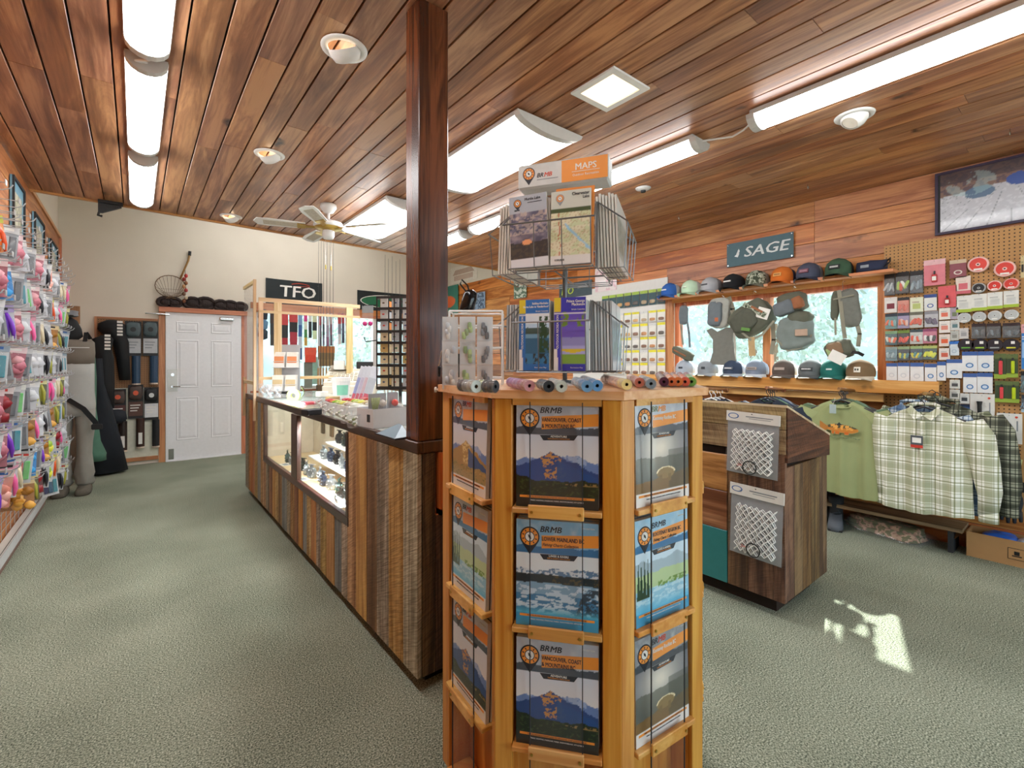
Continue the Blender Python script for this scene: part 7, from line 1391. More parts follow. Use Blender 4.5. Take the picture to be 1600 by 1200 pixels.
for k, (x0, x1, y1, c, s_) in enumerate(((466, 472, 562, ['7a9cc4', '2f5a9a', 'c4d0dc', '3a5a90'], 'blue patterned lanyard strip'), (475, 480, 540, ['d43a8a', 'd9dccc', '4c8a4a', 'c9a24a'], 'pink topped strip of mixed flies'), (482, 487, 528, ['e2e2dc', '22262c', '1b1c20'], 'white and black narrow strip'), (488, 495, 530, ['dfe6c0', '24282c', 'd9ecc0'], 'pale green strip with a black figure'),
                          (499, 502, 545, ['b9505a', '8a8a9c', '6a6a78'], 'muted pink and grey strip'), (504, 507, 540, ['c9b8c4', '4a4c56', '8f86a0'], 'grey lilac strip'), (510, 514, 545, ['d9d0d4', 'b0a0b4', '9a6a8a'], 'pale lilac strip'), (516, 519, 540, ['c0a8a8', '8a5a6a', '5a4a56'], 'dusky rose strip'), (528, 533, 538, ['b23a40', '8a8a9a', 'dcdcdc'], 'red topped strip beside the second pine upright'), (534, 538, 536, ['a84048', '5c6076', '3a4056'], 'red and slate strip beside the second pine upright'), (540, 544, 546, ['c44a50', 'd0d0d8', 'bfc4cc'], 'short red topped pale strip at the pine upright'))):
    strip_item(x0, x1, 490, y1, s_ + ' hanging in the back window', c)
strip_item(476, 494, 543, 566, 'square bright orange pack hanging in the back window', ['e8583c', 'e4482c'], Y=7.70); strip_item(488, 496, 558, 600, 'pale teal paper bag hanging low in the back window', ['9fd0c0', 'a9d9cc']); strip_item(497, 523, 541, 572, 'orange topped brown bamboo bundle under the rods', ['c9824a', '8f7650', '9a8258'], Y=7.72)
strip_item(475, 488, 566, 606, 'tall grey green panel standing in the back window', ['7c8278', '8a9084'], Y=7.74)
ROD = mat('rod_blank', '33373a', .3, .2); CORK = mcol('b99468', .8)
for k, (u, v0) in enumerate([(497, 375), (501, 366), (505, 372), (510, 362), (515, 378), (520, 370), (601, 398), (606, 404), (612, 400), (618, 408), (624, 405)]):
    Y = 7.60; q = W(u, 560, Y=Y); zt_ = W(u, v0, Y=Y).z
    t = thing('fishing_rod', 'upright fishing rod before the back wall, %s in its rack counted from the door' % ORD[k], 'fishing rod', (q.x, Y, 1.0), 0, 'upright rods behind the counter')
    MB().tube([(0, 0, 0), (0, 0, .35), (.01, 0, zt_ - 1.0)], [.006, .005, .0018], 6, ROD).build('blank', None, t); MB().cyl((0, 0, .0), (0, 0, .26), .013, 8, CORK).build('cork_grip', None, t); b = MB()
    for j in range(4): z = .5 + j * (zt_ - 1.6) / 3.2; b.tube([(.008 * math.cos(a), -.010 + .008 * math.sin(a), z) for a in [2 * PI * i / 6 for i in range(6)]], .001, 3, CHROME, closed=True)
    b.build('line_guides', None, t)
for x0_, x1_, s_ in ((495, 523, 'below the nearer group of rods'), (598, 628, 'below the group of rods behind the black spinner')):
    a = W(x0_, 560, Y=7.60); b_ = W(x1_, 560, Y=7.60); MB().box(a.x, b_.x, 7.55, 7.65, 0, .998, mcol('6e5a44', .7), bev=.01).build('rod_stand', label='brown floor box rod stand ' + s_, cat='stand')

# ---------------------------------------------------------------- on the counter
CTT = CT + .0012
def onct(px, py, z=CTT): return W(px, py, Z=z)
# cash register on the rear counter
q = W(540, 616, Z=1.003); REG = mat('register_beige', 'd6cfbd', .5); REGD = mat('register_key', 'b4ad9c', .5)
t = thing('cash_register', 'beige cash register with a small dark customer display on the rear counter', 'cash register', (q.x + .06, q.y, 1.003), -.45); t.scale = (1.2, 1.2, 1.15)
MB().box(-.22, .22, -.20, .22, 0, .09, REG, bev=.008).build('cash_drawer', None, t)
MB().add([(-.21, -.18, .092), (.21, -.18, .092), (.21, .21, .092), (-.21, .21, .092), (-.21, -.18, .12), (.21, -.18, .12), (.21, .04, .22), (-.21, .04, .22), (.21, .21, .24), (-.21, .21, .24)], [(0, 3, 2, 1), (0, 1, 5, 4), (4, 5, 6, 7), (7, 6, 8, 9), (2, 3, 9, 8), (1, 2, 8, 6, 5), (0, 4, 7, 9, 3)], REG).build('body', None, t)
b = MB(); M = Matrix.Translation((0, -.07, .172)) @ Matrix.Rotation(math.atan2(.10, .22), 4, 'X')
for i in range(9):
    for j in range(5): b.box(-.18 + i * .036, -.155 + i * .036, -.09 + j * .036, -.065 + j * .036, 0, .008, REGD, M)
b.build('keys', None, t); MB().box(.04, .19, .06, .10, .24, .31, BLACK, bev=.006).build('display', None, t); MB().box(-.19, -.02, .05, .19, .24, .275, REG, bev=.01).build('printer_cover', None, t); MB().box(-.15, -.06, .0, .06, .235, .32, PAPER).build('receipt_paper', None, t)
q = W(533, 622, Z=CTT); t = thing('white_tub', 'round white tub with a lid and a green label beside the register', 'tub', q, .2); MB().lathe([(.001, 0), (.068, 0), (.078, .16), (.001, .16)], 24, mcol('dcdcdc')).build('tub', None, t, smooth=False); MB().lathe([(.082, .155), (.084, .185), (.001, .187)], 24, WHITE).build('lid', None, t); MB().lathe([(.0712, .03), (.0765, .12)], 24, mcol('7cc0a8'), a0=-2.6, a1=-1.2).build('label', None, t)
# postcard rack
q = onct(432, 617); t = thing('postcard_rack', 'white two tier postcard rack leaning on the counter by the screen', 'card rack', (q.x + .08, q.y, CTT), -.5)
MB().box(-.13, .13, -.09, .09, 0, .01, WIRE).box(-.12, .12, .07, .08, .01, .50, WIRE).build('frame', None, t)
for k, z in enumerate((.04, .27)): MB().box(-.12, .12, -.07 + .05 * k, .07, z - .005, z, WIRE).tube([(-.12, -.07 + .05 * k, z + .06), (.12, -.07 + .05 * k, z + .06)], .003, 5, WIRE).build('tray', None, t)
rr = random.Random(9)
for k, z in enumerate((.041, .271)):
    for c in range(2):
        for j in range(5):
            p_ = Matrix.Rotation(-.5, 3, 'Z') @ Vector((-.06 + c * .12, -.055 + .05 * k + j * .017, 0)); col = rr.choice(['6f94b0', 'd98a5a', '4a6a5a', 'c9b48a', '8a5a4a', 'a9c0cc'])
            o = thing('postcard', 'postcard in the %s tray of the white rack, %s column, %s from the front' % (('lower', 'upper')[k], ('screen side', 'register side')[c], ORD[j]), 'card', (q.x + .08 + p_.x, q.y + p_.y, CTT + z), -.5, 'postcards in the white rack'); o.rotation_euler = (-.12, 0, -.5)
            MB().box(-.05, .05, 0, .003, 0, .155, PAPER).build('card', None, o); MB().box(-.045, .045, -.0006, 0, .045, .15, mcol(col)).box(-.045, .045, -.0008, -.0002, .11, .15, mcol(rr.choice(['c9dce6', 'e8c8a0', 'e6e0d4']))).build('picture', None, o)
# clear clutter: cups, jars, tape
def cup(px, py, label, h=.075, r=.035, fill=None):
    q = onct(px, py); t = thing('clear_cup', label, 'cup', q, 0, 'clear tubs on the counter'); MB().lathe([(r * .78, .002), (r, h), (r * 1.06, h)], 18, TUBE).lathe([(.001, .001), (r * .78, .001)], 18, TUBE).build('cup', None, t, smooth=True)
    if fill:
        b = MB(); r_ = random.Random(px)
        for k in range(7): b.ell((r * .4 * math.cos(k * .9), r * .4 * math.sin(k * .9), h * .15 + k * h * .1), (r * .3, r * .3, h * .12), mcol(fill[k % len(fill)], .4), 6, 4)
        b.build('contents', None, t, smooth=True)
for k, (x, y, f) in enumerate(((505, 645, ['e8e0dc', 'b0a8a4']), (517, 650, ['dcdcd8', 'c0b8a0']), (530, 655, ['e4e4dc', 'b4bca0']), (541, 661, ['dcd8cc', 'a4a890']), (552, 668, ['e0e4dc', '8a9a6a']), (498, 636, ['e4dcd4', 'd0a0a0']), (420, 622, ['dfe0e0', 'b9c0c8']), (434, 622, ['d0d4d8', '9aa4ac']), (409, 619, ['c9d0d8', 'dfe2e4']), (416, 617, ['e0e0e0', 'b4c4d4']))):
    cup(x, y, 'clear plastic tub of small tackle on the counter edge, %s %s' % (ORD[k], 'from the middle stile' if k < 6 else 'in the far cluster'), fill=f, h=.065 if k < 6 else .12)
q = onct(459, 628); t = thing('tape_spool', 'lime green line spool standing in a clear holder on the counter', 'spool', (q.x, q.y, CTT + .052), -.5); MB().lathe([(.02, .016), (.05, .016), (.05, -.016), (.02, -.016), (.02, .016)], 24, mcol('b9d46a'), Matrix.Rotation(PI / 2, 4, 'X')).build('spool', None, t); MB().box(-.05, .06, -.03, .03, -.052, -.045, TUBE).tube([(.05, 0, -.045), (.085, 0, .02), (.06, 0, .08)], .006, 6, CHROME).build('holder', None, t)
q = onct(478, 655); 
for (px, py, w, d, h, c, s_) in ((487, 648, .10, .07, .035, '1b1e24', 'small black box on the glass counter top beside the clear tubs'), (483, 632, .10, .08, .02, 'c24450', 'flat red packet lying on the glass counter top'), (520, 625, .10, .07, .03, 'a58a5c', 'small tan box on the counter near the white tub'), (503, 620, .09, .07, .05, 'd9d8d2', 'small white carton on the counter near the register')):
    q = onct(px, py); MB().box(-w / 2, w / 2, -d / 2, d / 2, 0, h, mcol(c), bev=.004).build('small_box', None, None, q, .3, label=s_, cat='box')
# tray of bright lures
q0 = onct(552, 645); t = thing('lure_tray', 'wide white display tray standing on the counter before the black spinner', 'tray', (q0.x + .10, q0.y + .12, CTT), 0); TRW, TRD = .36, .52
MB().box(-TRW / 2, TRW / 2, -TRD / 2, TRD / 2, 0, .05, mcol('d8d8d2')).build('tray', None, t)
for i in range(4): MB().box(-TRW / 2 + i * TRW / 3 - .002, -TRW / 2 + i * TRW / 3 + .002, -TRD / 2, TRD / 2, .05, .062, TUBE).build('divider', None, t)
pal = [['d9424a', 'e8a0a8', 'c93a50'], ['e88a4a', 'd94a3c', 'e8c0b4'], ['b9d44a', 'd4e48a', '8fc83c'], ['e4e46a', 'c9d890', 'a0b04a'], ['9a8a3c', 'e4e4dc', 'c9b48a'], ['e8e8e0', 'd0d0c8', 'c0a8a8']]
for i in range(3):
    for j in range(6):
        for k in range(3):
            o = thing('soft_lure', '%s soft lure in the white tray, %s row, %s bin, piece %s' % (['red', 'orange', 'green', 'yellow', 'olive', 'white'][5 - j if j > 2 else 5 - j], ORD[j], ORD[i], ORD[k]), 'lure', (t.location.x - TRW / 2 + .06 + i * .12 + rr.uniform(-.01, .01), t.location.y - TRD / 2 + .05 + j * .084 + k * .022 - .02, CTT + .058), rr.uniform(-.5, .5), 'soft lures in the white tray')
            b = MB(); b.tube([(-.045, 0, 0), (-.02, 0, .006), (.01, 0, .004), (.045, .006 * (-1) ** k, .0)], [.007, .009, .007, .002], 6, mcol(pal[5 - j][k % 3], .35)); b.build('body', None, o, smooth=True)
# white carton with lures and bobbers
A, B, Cc = onct(583, 670), onct(636, 664), onct(565, 655)
ang = math.atan2(B.y - A.y, B.x - A.x); w = .19; d = .16; hh = W(583, 640, d=(A.x * S + A.y * K)).z - CTT
t = thing('white_carton', 'open white carton on the counter beside the post holding bobber packs', 'box', (A.x, A.y, CTT), ang)
CARD = mat('white_card', 'cbcdd0', .7)
for a in ((0, w, 0, .003, 0, hh), (0, w, d - .003, d, 0, hh), (0, .003, .003, d - .003, 0, hh), (w - .003, w, .003, d - .003, 0, hh), (.003, w - .003, .003, d - .003, 0, .003)): MB().box(*a, CARD).build('side_panel', None, t)
MB().box(-.0008, 0, .03, .06, hh * .3, hh * .7, DARK).build('barcode', None, t)
R_ = Matrix.Rotation(ang, 3, 'Z')
for k, (x, y, c, c2, s_) in enumerate(((.14, .04, 'd9281c', 'e0e0dc', 'clear pack with a red bobber leaning in the white carton'), (.075, .05, 'dcd4cc', 'c8b8ac', 'clear pack with a pale round bobber in the white carton'), (.165, .09, 'e4e4e4', 'd4d4d8', 'clear pack with white bobbers behind the red one'), (.03, .04, '9ab04a', '7a8a3c', 'clear bag of olive grass like strands in the white carton'))):
    p_ = R_ @ Vector((x, y, 0)); o = thing('bobber_pack', s_, 'packet', (A.x + p_.x, A.y + p_.y, CTT + .004), ang, 'packs in the white carton'); MB().box(-.03, .03, .006, .008, 0, hh + .07, mcol('a9adb4')).build('card', None, o); b = MB()
    if k < 3: b.ell((0, -.012, hh + .02), (.018, .016, .018), mcol(c, .25), 14, 9)
    else:
        for j in range(6): b.tube([(-.012 + .004 * j, -.006, hh - .02), (-.02 + .009 * j, -.01, hh + .05)], .0022, 5, mcol(c))
    b.build('bobber', None, o, smooth=True); MB().box(-.03, .03, -.030, -.0294, 0, hh + .05, BAG).build('clear_front', None, o)
q = onct(622, 681); t = thing('blue_tray', 'blue grey moulded tray lying against the foot of the post', 'tray', (.858 + .04, 0, 0)); t.location = (W(604, 682, Z=CTT).x + .03, 1.93, CTT)
MB().loft([[(x, y, z) for x, y in ((-.045, -.09), (.04, -.07), (.045, .06), (-.045, .12))] for z in (0, .006)], mcol('22262a')).build('base', None, t); MB().add([(-.04, -.08, .006), (.038, -.06, .006), (.042, .055, .006), (-.04, .11, .006), (.03, -.0, .048), (.034, .04, .05)], [(0, 1, 4), (1, 2, 5, 4), (2, 3, 5), (3, 0, 4, 5)], mat('blue_grey_plastic', '7f95a4', .35)).build('cover', None, t)
# black spinner rack
q = onct(612, 655); r0 = Vector((W(610, 640, Z=CTT).x + .13, W(610, 640, Z=CTT).y + .12, CTT)); dd = r0.x * S + r0.y * K
t = thing('spinner_rack', 'black gridded counter spinner holding fly packs beside the post', 'display rack', r0, -TH - .1); zA = W(600, 605, d=dd).z - CTT; zB = W(600, 468, d=dd).z - CTT; wq = 54 * dd / 735
MB().cyl((0, 0, .01), (0, 0, zB), .012, 10, BLACK).lathe([(.001, .012), (.09, .01), (.1, 0)], 20, BLACK).build('pole', None, t)
n = 8
for f in range(4):
    M = Matrix.Rotation(f * PI / 2, 4, 'Z'); b = MB(); hw = wq / 2
    for k in range(n + 1): z = zA + (zB - zA) * k / n; b.box(-hw, hw, -hw - .006, -hw, z - .009, z + .009, BLACK, M)
    for x in (-hw, -hw * .32, .0 * hw, hw * .35, hw): b.box(x - .004, x + .004, -hw - .004, -hw, zA, zB, BLACK, M)
    b.build('grid_face', None, t)
rr = random.Random(21)
for f in (0, 3, 1):
    for k in range(n):
        for c in range(3):
            x = (-.64 + .64 * c) * wq / 2; y = -wq / 2 + .02; z = zA + (zB - zA) * k / n + .012; a = t.rotation_euler[2] + f * PI / 2; p_ = Matrix.Rotation(a, 3, 'Z') @ Vector((x, y, 0)); col = rr.choice(['d9c8a4', 'e0d0a8', 'd9d9d4', 'b9bcc0', 'c9a86a', 'e4dcc8']) if k < 5 else rr.choice(['c9cccf', 'b0b4b8', 'd98a4a', 'd4d4d0'])
            o = thing('fly_packet', 'small fly pack in the black spinner, %s face, %s shelf up, %s column' % (['front', 'post side', '', 'aisle side'][f], ORD[k], ORD[c]), 'packet', r0 + p_ + Vector((0, 0, z)), a, 'fly packs in the black spinner'); MB().box(-.026, .026, -.003, .003, 0, (zB - zA) / n * .8, mcol(col)).build('card', None, o)
            MB().ell((rr.uniform(-.008, .008), -.006, .03), (.010, .004, .006), mcol(rr.choice(['5a4a3a', 'c23a2c', '3a6a4a', '3a4a6a', '8a7a5a'])), 8, 5).build('fly', None, o)
for k, (dx, c) in enumerate(((-.02, 'd43a8a'), (.02, 'd43a8a'))):
    z = zB - .22; p_ = Matrix.Rotation(t.rotation_euler[2], 3, 'Z') @ Vector((-wq / 2 - .055 + dx, -wq / 2 - .03, 0)); o = thing('bobber_pack', 'clear pack with a magenta bobber hung on the spinner arm, ' + ('outer one' if k == 0 else 'inner one'), 'packet', r0 + p_ + Vector((0, 0, z)), t.rotation_euler[2], 'magenta bobber packs'); MB().ell((0, 0, .035), (.016, .014, .016), mcol(c, .3), 12, 8).build('bobber', None, o, smooth=True); MB().box(-.02, .02, .0, .001, 0, .11, TUBE).build('bag', None, o); MB().box(-.02, .02, -.001, .002, .11, .16, mcol('9aa4a8')).build('header_card', None, o)
MB().tube([(-wq / 2, -wq / 2, zB - .055), (-wq / 2 - .09, -wq / 2 - .03, zB - .06)], .005, 6, BLACK).tube([(-wq / 2, -wq / 2, zB - .30), (-wq / 2 - .07, -wq / 2 - .03, zB - .31), (-wq / 2 - .08, -wq / 2 - .03, zB - .28)], .004, 6, BLACK).build('side_arm', None, t)
# leaning brochures
for k, (px, c) in enumerate(((562, '9aa0c8'), (568, 'b9b0c4'), (574, 'c4a8b0'), (580, 'b0b4bc'))):
    q = onct(px, 628); o = thing('leaning_pack', 'long clear backed pack leaning in a row before the spinner, %s from the tub' % ORD[k], 'packet', q + Vector((0, .12, 0)), -.3, 'long packs before the spinner'); o.rotation_euler = (-.15, .3, -.35); MB().box(-.035, .035, 0, .004, 0, .30, mcol('c9ccd4')).build('backing_card', None, o); MB().box(-.03, .03, -.002, 0, .0, .20, mcol(c)).box(-.03, .03, -.0024, 0, .0, .06, mcol('c05a6a')).build('print', None, o)

# ---------------------------------------------------------------- on the book stand
TZ = TOPZ + .001
def tube_of_spools(pa, pb_, cols, label, r=.015, clear=True):
    a = W(pa[0], pa[1], Z=TZ + r); b_ = W(pb_[0], pb_[1], Z=TZ + r); d = b_ - a; l = d.length; t = thing('spool_tube', label, 'thread spools', (a.x, a.y, TZ + r), math.atan2(d.y, d.x), 'tubes of tying thread on the stand'); n = len(cols)
    for k, c in enumerate(cols):
        x0 = l * k / n; x1 = l * (k + .92) / n; R = Matrix.Rotation(PI / 2, 4, 'Y')
        MB().lathe([(.003, x0), (r * .93, x0), (r * .93, x0 + (x1 - x0) * .14), (r * .62, x0 + (x1 - x0) * .2), (r * .62, x1 - (x1 - x0) * .2), (r * .93, x1 - (x1 - x0) * .14), (r * .93, x1), (r * .30, x1), (r * .28, x1 - .003)], 14, mcol(c, .4), R).build('spool', None, t)
    if clear: MB().lathe([(r * .99, -.004), (r * .99, l + .004)], 16, TUBE, Matrix.Rotation(PI / 2, 4, 'Y')).build('clear_tube', None, t, smooth=True)
tube_of_spools((798, 597), (828, 603), ['b27ac0', 'c08ac8', 'b884c4', 'c47aa0', 'cc8a90'], 'clear tube of purple and pink thread spools beside the spinner foot')
tube_of_spools((846, 600), (858, 604), ['24262a', '24262a'], 'black thread spools next to the purple tube'); tube_of_spools((862, 598), (878, 604), ['c9ccc4', 'd4d4cc', 'c0c4b8'], 'clear tube of pale green grey spools near the spinner foot')
tube_of_spools((900, 596), (918, 604), ['a9c0d0', '9ab8cc', '6a9ac0'], 'clear tube of pale blue spools, nearer the spinner foot'); tube_of_spools((912, 593), (934, 603), ['b4c4d0', '9ab8cc', '5f94c4'], 'clear tube of pale blue spools, second of the blue pair')
tube_of_spools((945, 592), (980, 601), ['e4d4cc', 'e8c8bc', 'ecc4b4', 'e8c0a4', 'e4d08a'], 'clear tube of pale pink spools ending in yellow'); tube_of_spools((985, 590), (1000, 598), ['d9a89c', 'd98a7a'], 'salmon spools lying on the stand top'); tube_of_spools((1003, 592), (1018, 600), ['a0aab4', '7a8a96'], 'blue grey spools lying on the stand top')
for k, (x, c) in enumerate(((1038, '5a2a44'), (1050, 'd9703c'), (1060, 'e08040'), (1071, 'd9644a'), (1081, '6aa04a'))): tube_of_spools((x - 9, 586), (x, 597), ['6a3048', c], '%s ended thread spools at the window end of the stand, %s in the row' % (['maroon', 'orange', 'bright orange', 'coral', 'green'][k], ORD[k]))
q = W(724, 601, Z=TZ)
tube_of_spools((700 + 22, 602), (745, 604), ['20242c', '9aa0a0', 'b4b8b0'], 'black ended clear tube at the counter end of the stand', r=.016); tube_of_spools((750, 603), (775, 604), ['c4c88a', '30343c', '30343c'], 'clear tube with yellow green and black spools at the counter end', r=.016)
# clear bag rack on the stand
cx = W(745, 600, d=1.55); q = Vector((cx.x, cx.y, TZ)); t = thing('wire_rack', 'small white wire counter rack hung with clear packs on the stand top', 'display rack', q, -TH); hR = W(745, 488, d=1.55).z - TZ
b = MB()
for x in (-.085, .085):
    for y in (-.04, .06): b.tube([(x, y, 0), (x, y, hR)], .004, 5, WHITE)
for z in (.02, hR * .5, hR * .80, hR): b.tube([(-.085, -.04, z), (.085, -.04, z), (.085, .06, z), (-.085, .06, z)], .0035, 5, WHITE, closed=True)
b.build('frame', None, t)
rr = random.Random(4)
for k in range(9):
    x = -.09 + (k % 3) * .055; z = hR - .10 - (k // 3) * .075; y = -.055 - .006 * (k % 2); p_ = Matrix.Rotation(-TH, 3, 'Z') @ Vector((x + .01, y, 0)); o = thing('clear_packet', 'clear packet of %s hanging on the white stand top rack, %s row, %s along' % (['pale beads', 'green feathers', 'dark hooks'][k % 3], ORD[k // 3], ORD[k % 3]), 'packet', q + p_ + Vector((0, 0, z)), -TH, 'clear packets on the white rack')
    MB().box(-.025, .025, 0, .002, 0, .08, mcol('ccd0d2')).build('backing', None, o); bb = MB()
    for j in range(4): lump(bb, rr.uniform(-.012, .012), .02 + j * .01, .007, .012, .004, mcol([['d8d8d4', 'b9c0c8'], ['a8c47a', '7a9a5a'], ['3c4046', '6a7078']][k % 3][j % 2], .5), cy=-.006, n=6, k=4, seed=j)
    bb.build('contents', None, o, smooth=True); MB().box(-.025, .025, -.014, -.0135, 0, .08, BAG).build('clear_front', None, o)
cq = W(723, 600, Z=TZ); t = thing('dark_jar', 'dark jar with yellow green stripes and a wooden lid on the stand top', 'jar', (cq.x, cq.y + .03, TZ)); MB().lathe([(.001, 0), (.022, 0), (.023, .10), (.001, .10)], 20, mcol('2b2f24')).build('jar', None, t, smooth=False); b = MB()
for k in range(10): a = 2 * PI * k / 10; b.box(-.0015, .0015, -.0245, -.0225, .005, .095, mcol('9a9a3c' if k % 3 else 'b0603c'), Matrix.Rotation(a, 4, 'Z'))
b.build('stripes', None, t); MB().lathe([(.001, .101), (.026, .101), (.026, .115), (.001, .116)], 20, mcol('c9a07c')).build('lid', None, t)
p_ = W(733, 482, d=1.58); t = thing('reel_pouch', 'glossy black neoprene pouch leaning on top of the white wire rack', 'pouch', (p_.x, p_.y, TZ + hR + .003), -TH); b = MB(); b.loft([[Vector((cx_ + .024 * s_ * math.cos(a), .02 * s_ * math.sin(a), z)) for a in [2 * PI * k / 14 for k in range(14)]] for (cx_, z, s_) in ((-.01, .0, .8), (-.008, .01, 1.05), (.0, .04, 1.05), (.004, .065, .95), (.004, .075, .5))], mat('gloss_black', '0e0f12', .15)); b.build('body', None, t, smooth=True); MB().tube([(-.01, 0, .07), (-.03, 0, .095), (-.025, 0, .11), (-.005, 0, .09), (.0, 0, .07)], .003, 6, BLACK).build('loop', None, t)
# clamp vise at the counter end
p_ = W(699, 600, Z=TZ); t = thing('tying_vise', 'black fly tying vise clamped to the counter end of the stand top', 'vise', (p_.x, p_.y, 0), -TH); zz_ = TOPZ
MB().cyl((0, 0, zz_ - .085), (0, 0, zz_ + .135), .0065, 10, BLACK).build('stem', None, t); MB().box(-.012, .034, -.012, .012, zz_ + .0012, zz_ + .012, BLACK).box(-.012, .034, -.012, .012, zz_ - .055, zz_ - .045, BLACK).box(-.016, -.006, -.012, .012, zz_ - .055, zz_ + .012, BLACK).build('clamp', None, t)
MB().cyl((-.016, 0, zz_ - .018), (-.036, 0, zz_ - .018), .004, 8, PAPER).cyl((-.036, 0, zz_ - .018), (-.042, 0, zz_ - .018), .009, 12, PAPER).build('knob', None, t); MB().tube([(0, 0, zz_ + .13), (.012, 0, zz_ + .165), (.03, 0, zz_ + .18)], .006, 8, BLACK).tube([(0, 0, zz_ + .12), (-.02, 0, zz_ + .11), (-.024, 0, zz_ + .08), (-.03, 0, zz_ + .06)], .002, 5, CHROME).build('jaw', None, t); MB().box(-.032, -.022, -.004, .004, zz_ + .025, zz_ + .06, BLACK, bev=.003).build('lever', None, t)

# ---------------------------------------------------------------- lure rack along the aisle wall
GY0, GY1 = 1.2, 6.30; XG = XL + .022
g = thing('lure_rack', 'long white wire display rack with a low white deck along the aisle wall', 'display rack', (0, 0, 0))
MB().box(XG, -.675, GY0, GY1, .0, .05, mcol('7a5a50')).build('base_strip', None, g); MB().box(XG, -.665, GY0, GY1, .05, .125, mat('deck_white', 'd4d2cc', .5)).build('deck', None, g); MB().box(-.676, -.672, GY0, GY1, .1255, .127, BLACK).build('groove_strip', None, g); MB().box(-.665, -.660, GY0, GY1, .06, .128, mcol('c4c6c8')).build('price_rail', None, g)
b = MB()
for k in range(34): z = .20 + k * .06; b.tube([(XG + .006, GY0, z), (XG + .006, 6.34, z)], .0022, 4, WIRE)
b.build('grid_wires', None, g); b = MB(); y = GY0 + .02
while y < 6.34: b.tube([(XG + .004, y, .14), (XG + .004, y, 2.2)], .0025, 4, WIRE); y += .15
b.build('grid_uprights', None, g)
hk = MB(); hk.tube([(0, 0, 0), (.22, 0, 0), (.245, 0, .012), (.255, 0, .03)], .0030, 5, WIRE); hk.tube([(0, 0, .035), (.23, 0, .035)], .0026, 5, WIRE); hk.box(.23, .233, -.018, .018, .022, .048, WIRE); hkm = hk.mesh('display_hook')
# packs hang turned toward the aisle entrance
def lure_bag_mesh(col, cols, kind, w, h, seed):
    r_ = random.Random(seed); out = []
    bk = MB(); bk.box(-w / 2, w / 2, .0, .0015, 0, h * .82, mcol(cols[2] if seed % 5 in (0, 2) else ('c4c8cc' if seed % 5 < 4 else cols[0]), .4)); out.append(('bag_back', bk.mesh('bag_back'), False))
    hd = MB(); hd.box(-w / 2 - .001, w / 2 + .001, -.003, .003, h * .80, h, mcol(col)); hd.box(-w * .32, w * .30, -.0036, -.003, h * .86, h * .93, mcol(r_.choice(['e8e8e4', '22262c', 'c9342c', '3a6ab0']))); out.append(('header_card', hd.mesh('header_card'), False))
    cn = MB()
    if kind == 'worms':
        for k in range(5):
            x = (k - 2) * w * .18; cn.tube([(x * .6, -.008, h * .78), (x, -.012, h * .5), (x * 1.1 + r_.uniform(-.004, .004), -.012, h * .25), (x * 1.1, -.008, h * .05)], [w * .08, w * .11, w * .10, w * .04], 6, mcol(cols[k % len(cols)], .3))
    elif kind == 'blob':
        for k in range(9): lump(cn, r_.uniform(-.3, .3) * w, h * r_.uniform(.10, .66), w * .22, h * .14, .010, mcol(cols[k % len(cols)], .4), cy=-.012, rot=r_.uniform(-1, 1), n=7, k=4, seed=k)
    else:
        for k in range(3): cn.box((k - 1.45) * w * .28, (k - .55) * w * .28, -.012, -.001, h * .12, h * .7, mcol(cols[k % len(cols)], .35), bev=.003)
    out.append(('lures', cn.mesh('lures'), kind != 'card'))
    fr_ = MB(); fr_.sheet(5, 5, lambda u, v: ((u - .5) * w, -.008 - .014 * math.sin(PI * u) * math.sin(PI * min(1, v * 1.05)), v * h * .80), BAG); out.append(('bag_front', fr_.mesh('bag_front'), True))
    for n_, me, sm in out:
        if sm: me.polygons.foreach_set('use_smooth', [True] * len(me.polygons))
    return out
kinds = [('orange', ['e0702c', 'd9501c', 'e8964a'], 'worms', 'c9cc5a'), ('hot pink', ['e8388a', 'f06aa8', 'd92a78'], 'worms', 'd9a0b4'), ('dusty rose', ['c97a8a', 'd9a0a8', 'a85a6a'], 'blob', 'e4ccd0'), ('purple', ['5a2aa0', '7a3ac0', '3a2070'], 'worms', 'b0a0d0'), ('bright blue', ['2a8ad0', '3aa0e0', '1f6ab0'], 'blob', 'dfe6ea'),
         ('dark red', ['8a1c28', 'a02a34', '5a1018'], 'blob', 'dcd0d0'), ('black', ['17181c', '2a2c34', '101114'], 'worms', 'd9dadc'), ('olive', ['7a7a2c', 'a0a03c', '5a5a24'], 'worms', 'd9d8a0'), ('lime and yellow', ['c4d43a', 'e0e04a', '9ac03a'], 'blob', 'e0e4b4'), ('cream', ['e0d8c0', 'd4c8a8', 'e8e4d4'], 'worms', 'e4e4e0'),
         ('white', ['e4e4e4', 'd0d4d8', 'c4c8d0'], 'blob', 'dfe0e2'), ('navy and teal', ['1f2a5a', '2a5a7a', '3a8a9a'], 'card', '9aaab8'), ('salmon pink', ['e8a090', 'f0b4a8', 'd98878'], 'blob', 'ecd0c8'), ('green and red', ['3aa050', 'c4382c', '6ac070'], 'card', 'd9dcd8'), ('grey', ['8a8e94', 'b0b4ba', '5c6066'], 'card', 'c9ccd0'), ('amber', ['c98a2c', 'e0a84a', 'a06a1c'], 'blob', 'e4d0a0')]
bags = {}
layout = ['MKOGKOKG', 'GKOAKHJO', 'JGKPOGNK', 'KGHKOKHG', 'HOBKJKGE', 'KGOPHKLN', 'DPINFJAK', 'FGIAJKLD', 'KCIALEKB']
zrow = [2.08, 1.86, 1.65, 1.44, 1.23, 1.02, .81, .62, .42]
rr = random.Random(17)
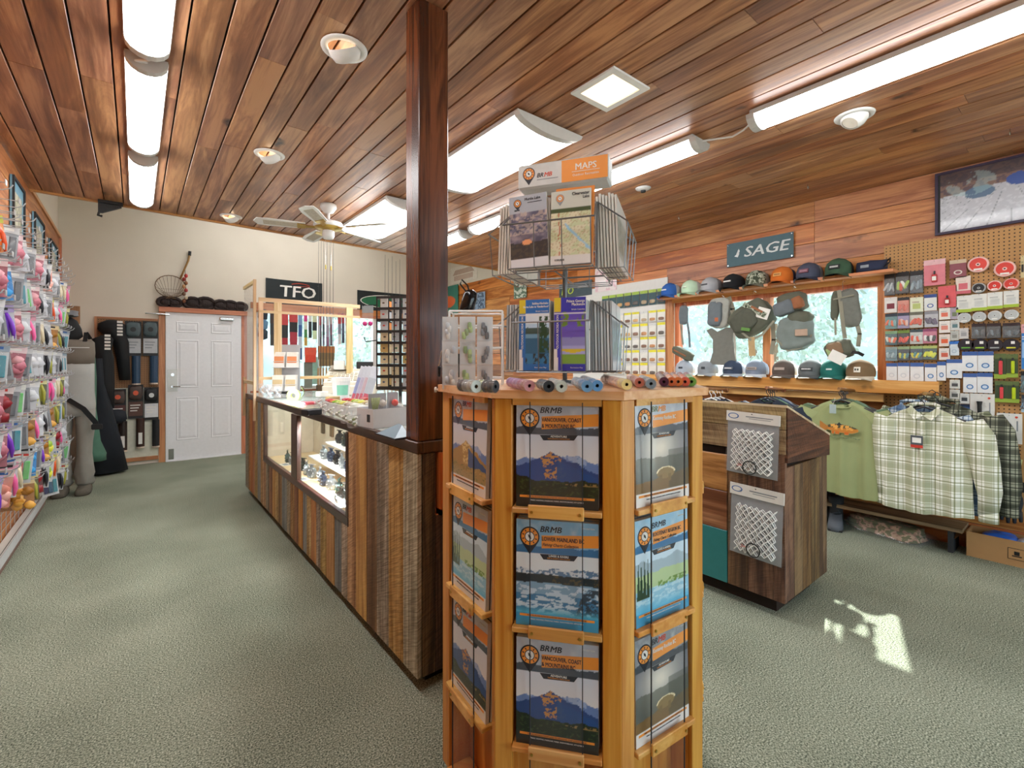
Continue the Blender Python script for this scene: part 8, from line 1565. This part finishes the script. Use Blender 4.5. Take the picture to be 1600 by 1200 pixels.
for ri, z in enumerate(zrow):
    ncol = 16 if ri > 0 else 14
    for ci in range(ncol):
        y = 6.10 - ci * .205 - (ri % 2) * .05
        if (ri == 8 and ci > 3) or (ri == 7 and ci > 9): continue
        L_ = layout[ri]; kx = ord(L_[(ncol - 1 - ci) % len(L_)]) - 65 if ci > 2 else rr.choice([10, 6, 14, 11, 9, 7, 1, 13]); kx = (kx + (ci // 8) * 4) % 16
        nm, cols, kd, hc = kinds[kx]
        if kx not in bags: bags[kx] = lure_bag_mesh(hc, cols, kd, .108, .19, kx)
        h_ = .19; link(hkm, 'display_hook', g, (XG + .008, y, z))
        for dep in range(1 + (ci + 2 * ri) % 3 // 2):
            o = thing('lure_bag', '%s lure bag on aisle rack, %s row down, %s from waders%s' % (nm, ORD[ri], ORD[ci], ', behind' if dep else ''), 'lure bag', (XG + .165 - dep * .055, y, z - h_ * .95), math.radians(16 + rr.uniform(-14, 18)), 'lure bags on the aisle rack'); o.rotation_euler[1] = rr.uniform(-.12, .12)
            for n_, me, sm in bags[kx]: link(me, n_, o)
b = MB()
for k in range(10):
    y = 6.2 - k * .33; link(hkm, 'display_hook', g, (XG + .008, y, 2.17))
# framed pictures over the rack
for k, (u0, u1, v0) in enumerate(((19, 37, 272), (53, 68, 330), (78, 89, 372))):
    X = XL + .034; a = W(u0, v0 + 40, X=X); b_ = W(u1, v0 + 40, X=X); w = abs(b_.y - a.y); z1 = W(u0, v0, X=X).z; h = .50
    t = thing('framed_picture', 'blue framed picture above the lure rack, %s from the door wall' % ORD[2 - k], 'picture', (X, (a.y + b_.y) / 2, z1 - h), LW, 'framed pictures above the lure rack')
    FRB = mcol('6f9fb6'); MB().box(-w / 2, w / 2, -.0, .012, 0, h, FRB).build('mount', None, t); MB().box(-w / 2, w / 2, -.012, 0, 0, .02, DARK).box(-w / 2, w / 2, -.012, 0, h - .02, h, DARK).box(-w / 2, -w / 2 + .02, -.012, 0, .02, h - .02, DARK).box(w / 2 - .02, w / 2, -.012, 0, .02, h - .02, DARK).build('frame', None, t)
    painted('print', w * .6, h * .6, 24, 24, lambda U, V: mixc(np.zeros(U.shape + (3,)) + np.array(hexc('d4d0bc')), (fbm(U * 6, V * 6, 3 + k) > .55) * .8, '8a9a7a'), t, (0, 0, h * .2), y=-.002)
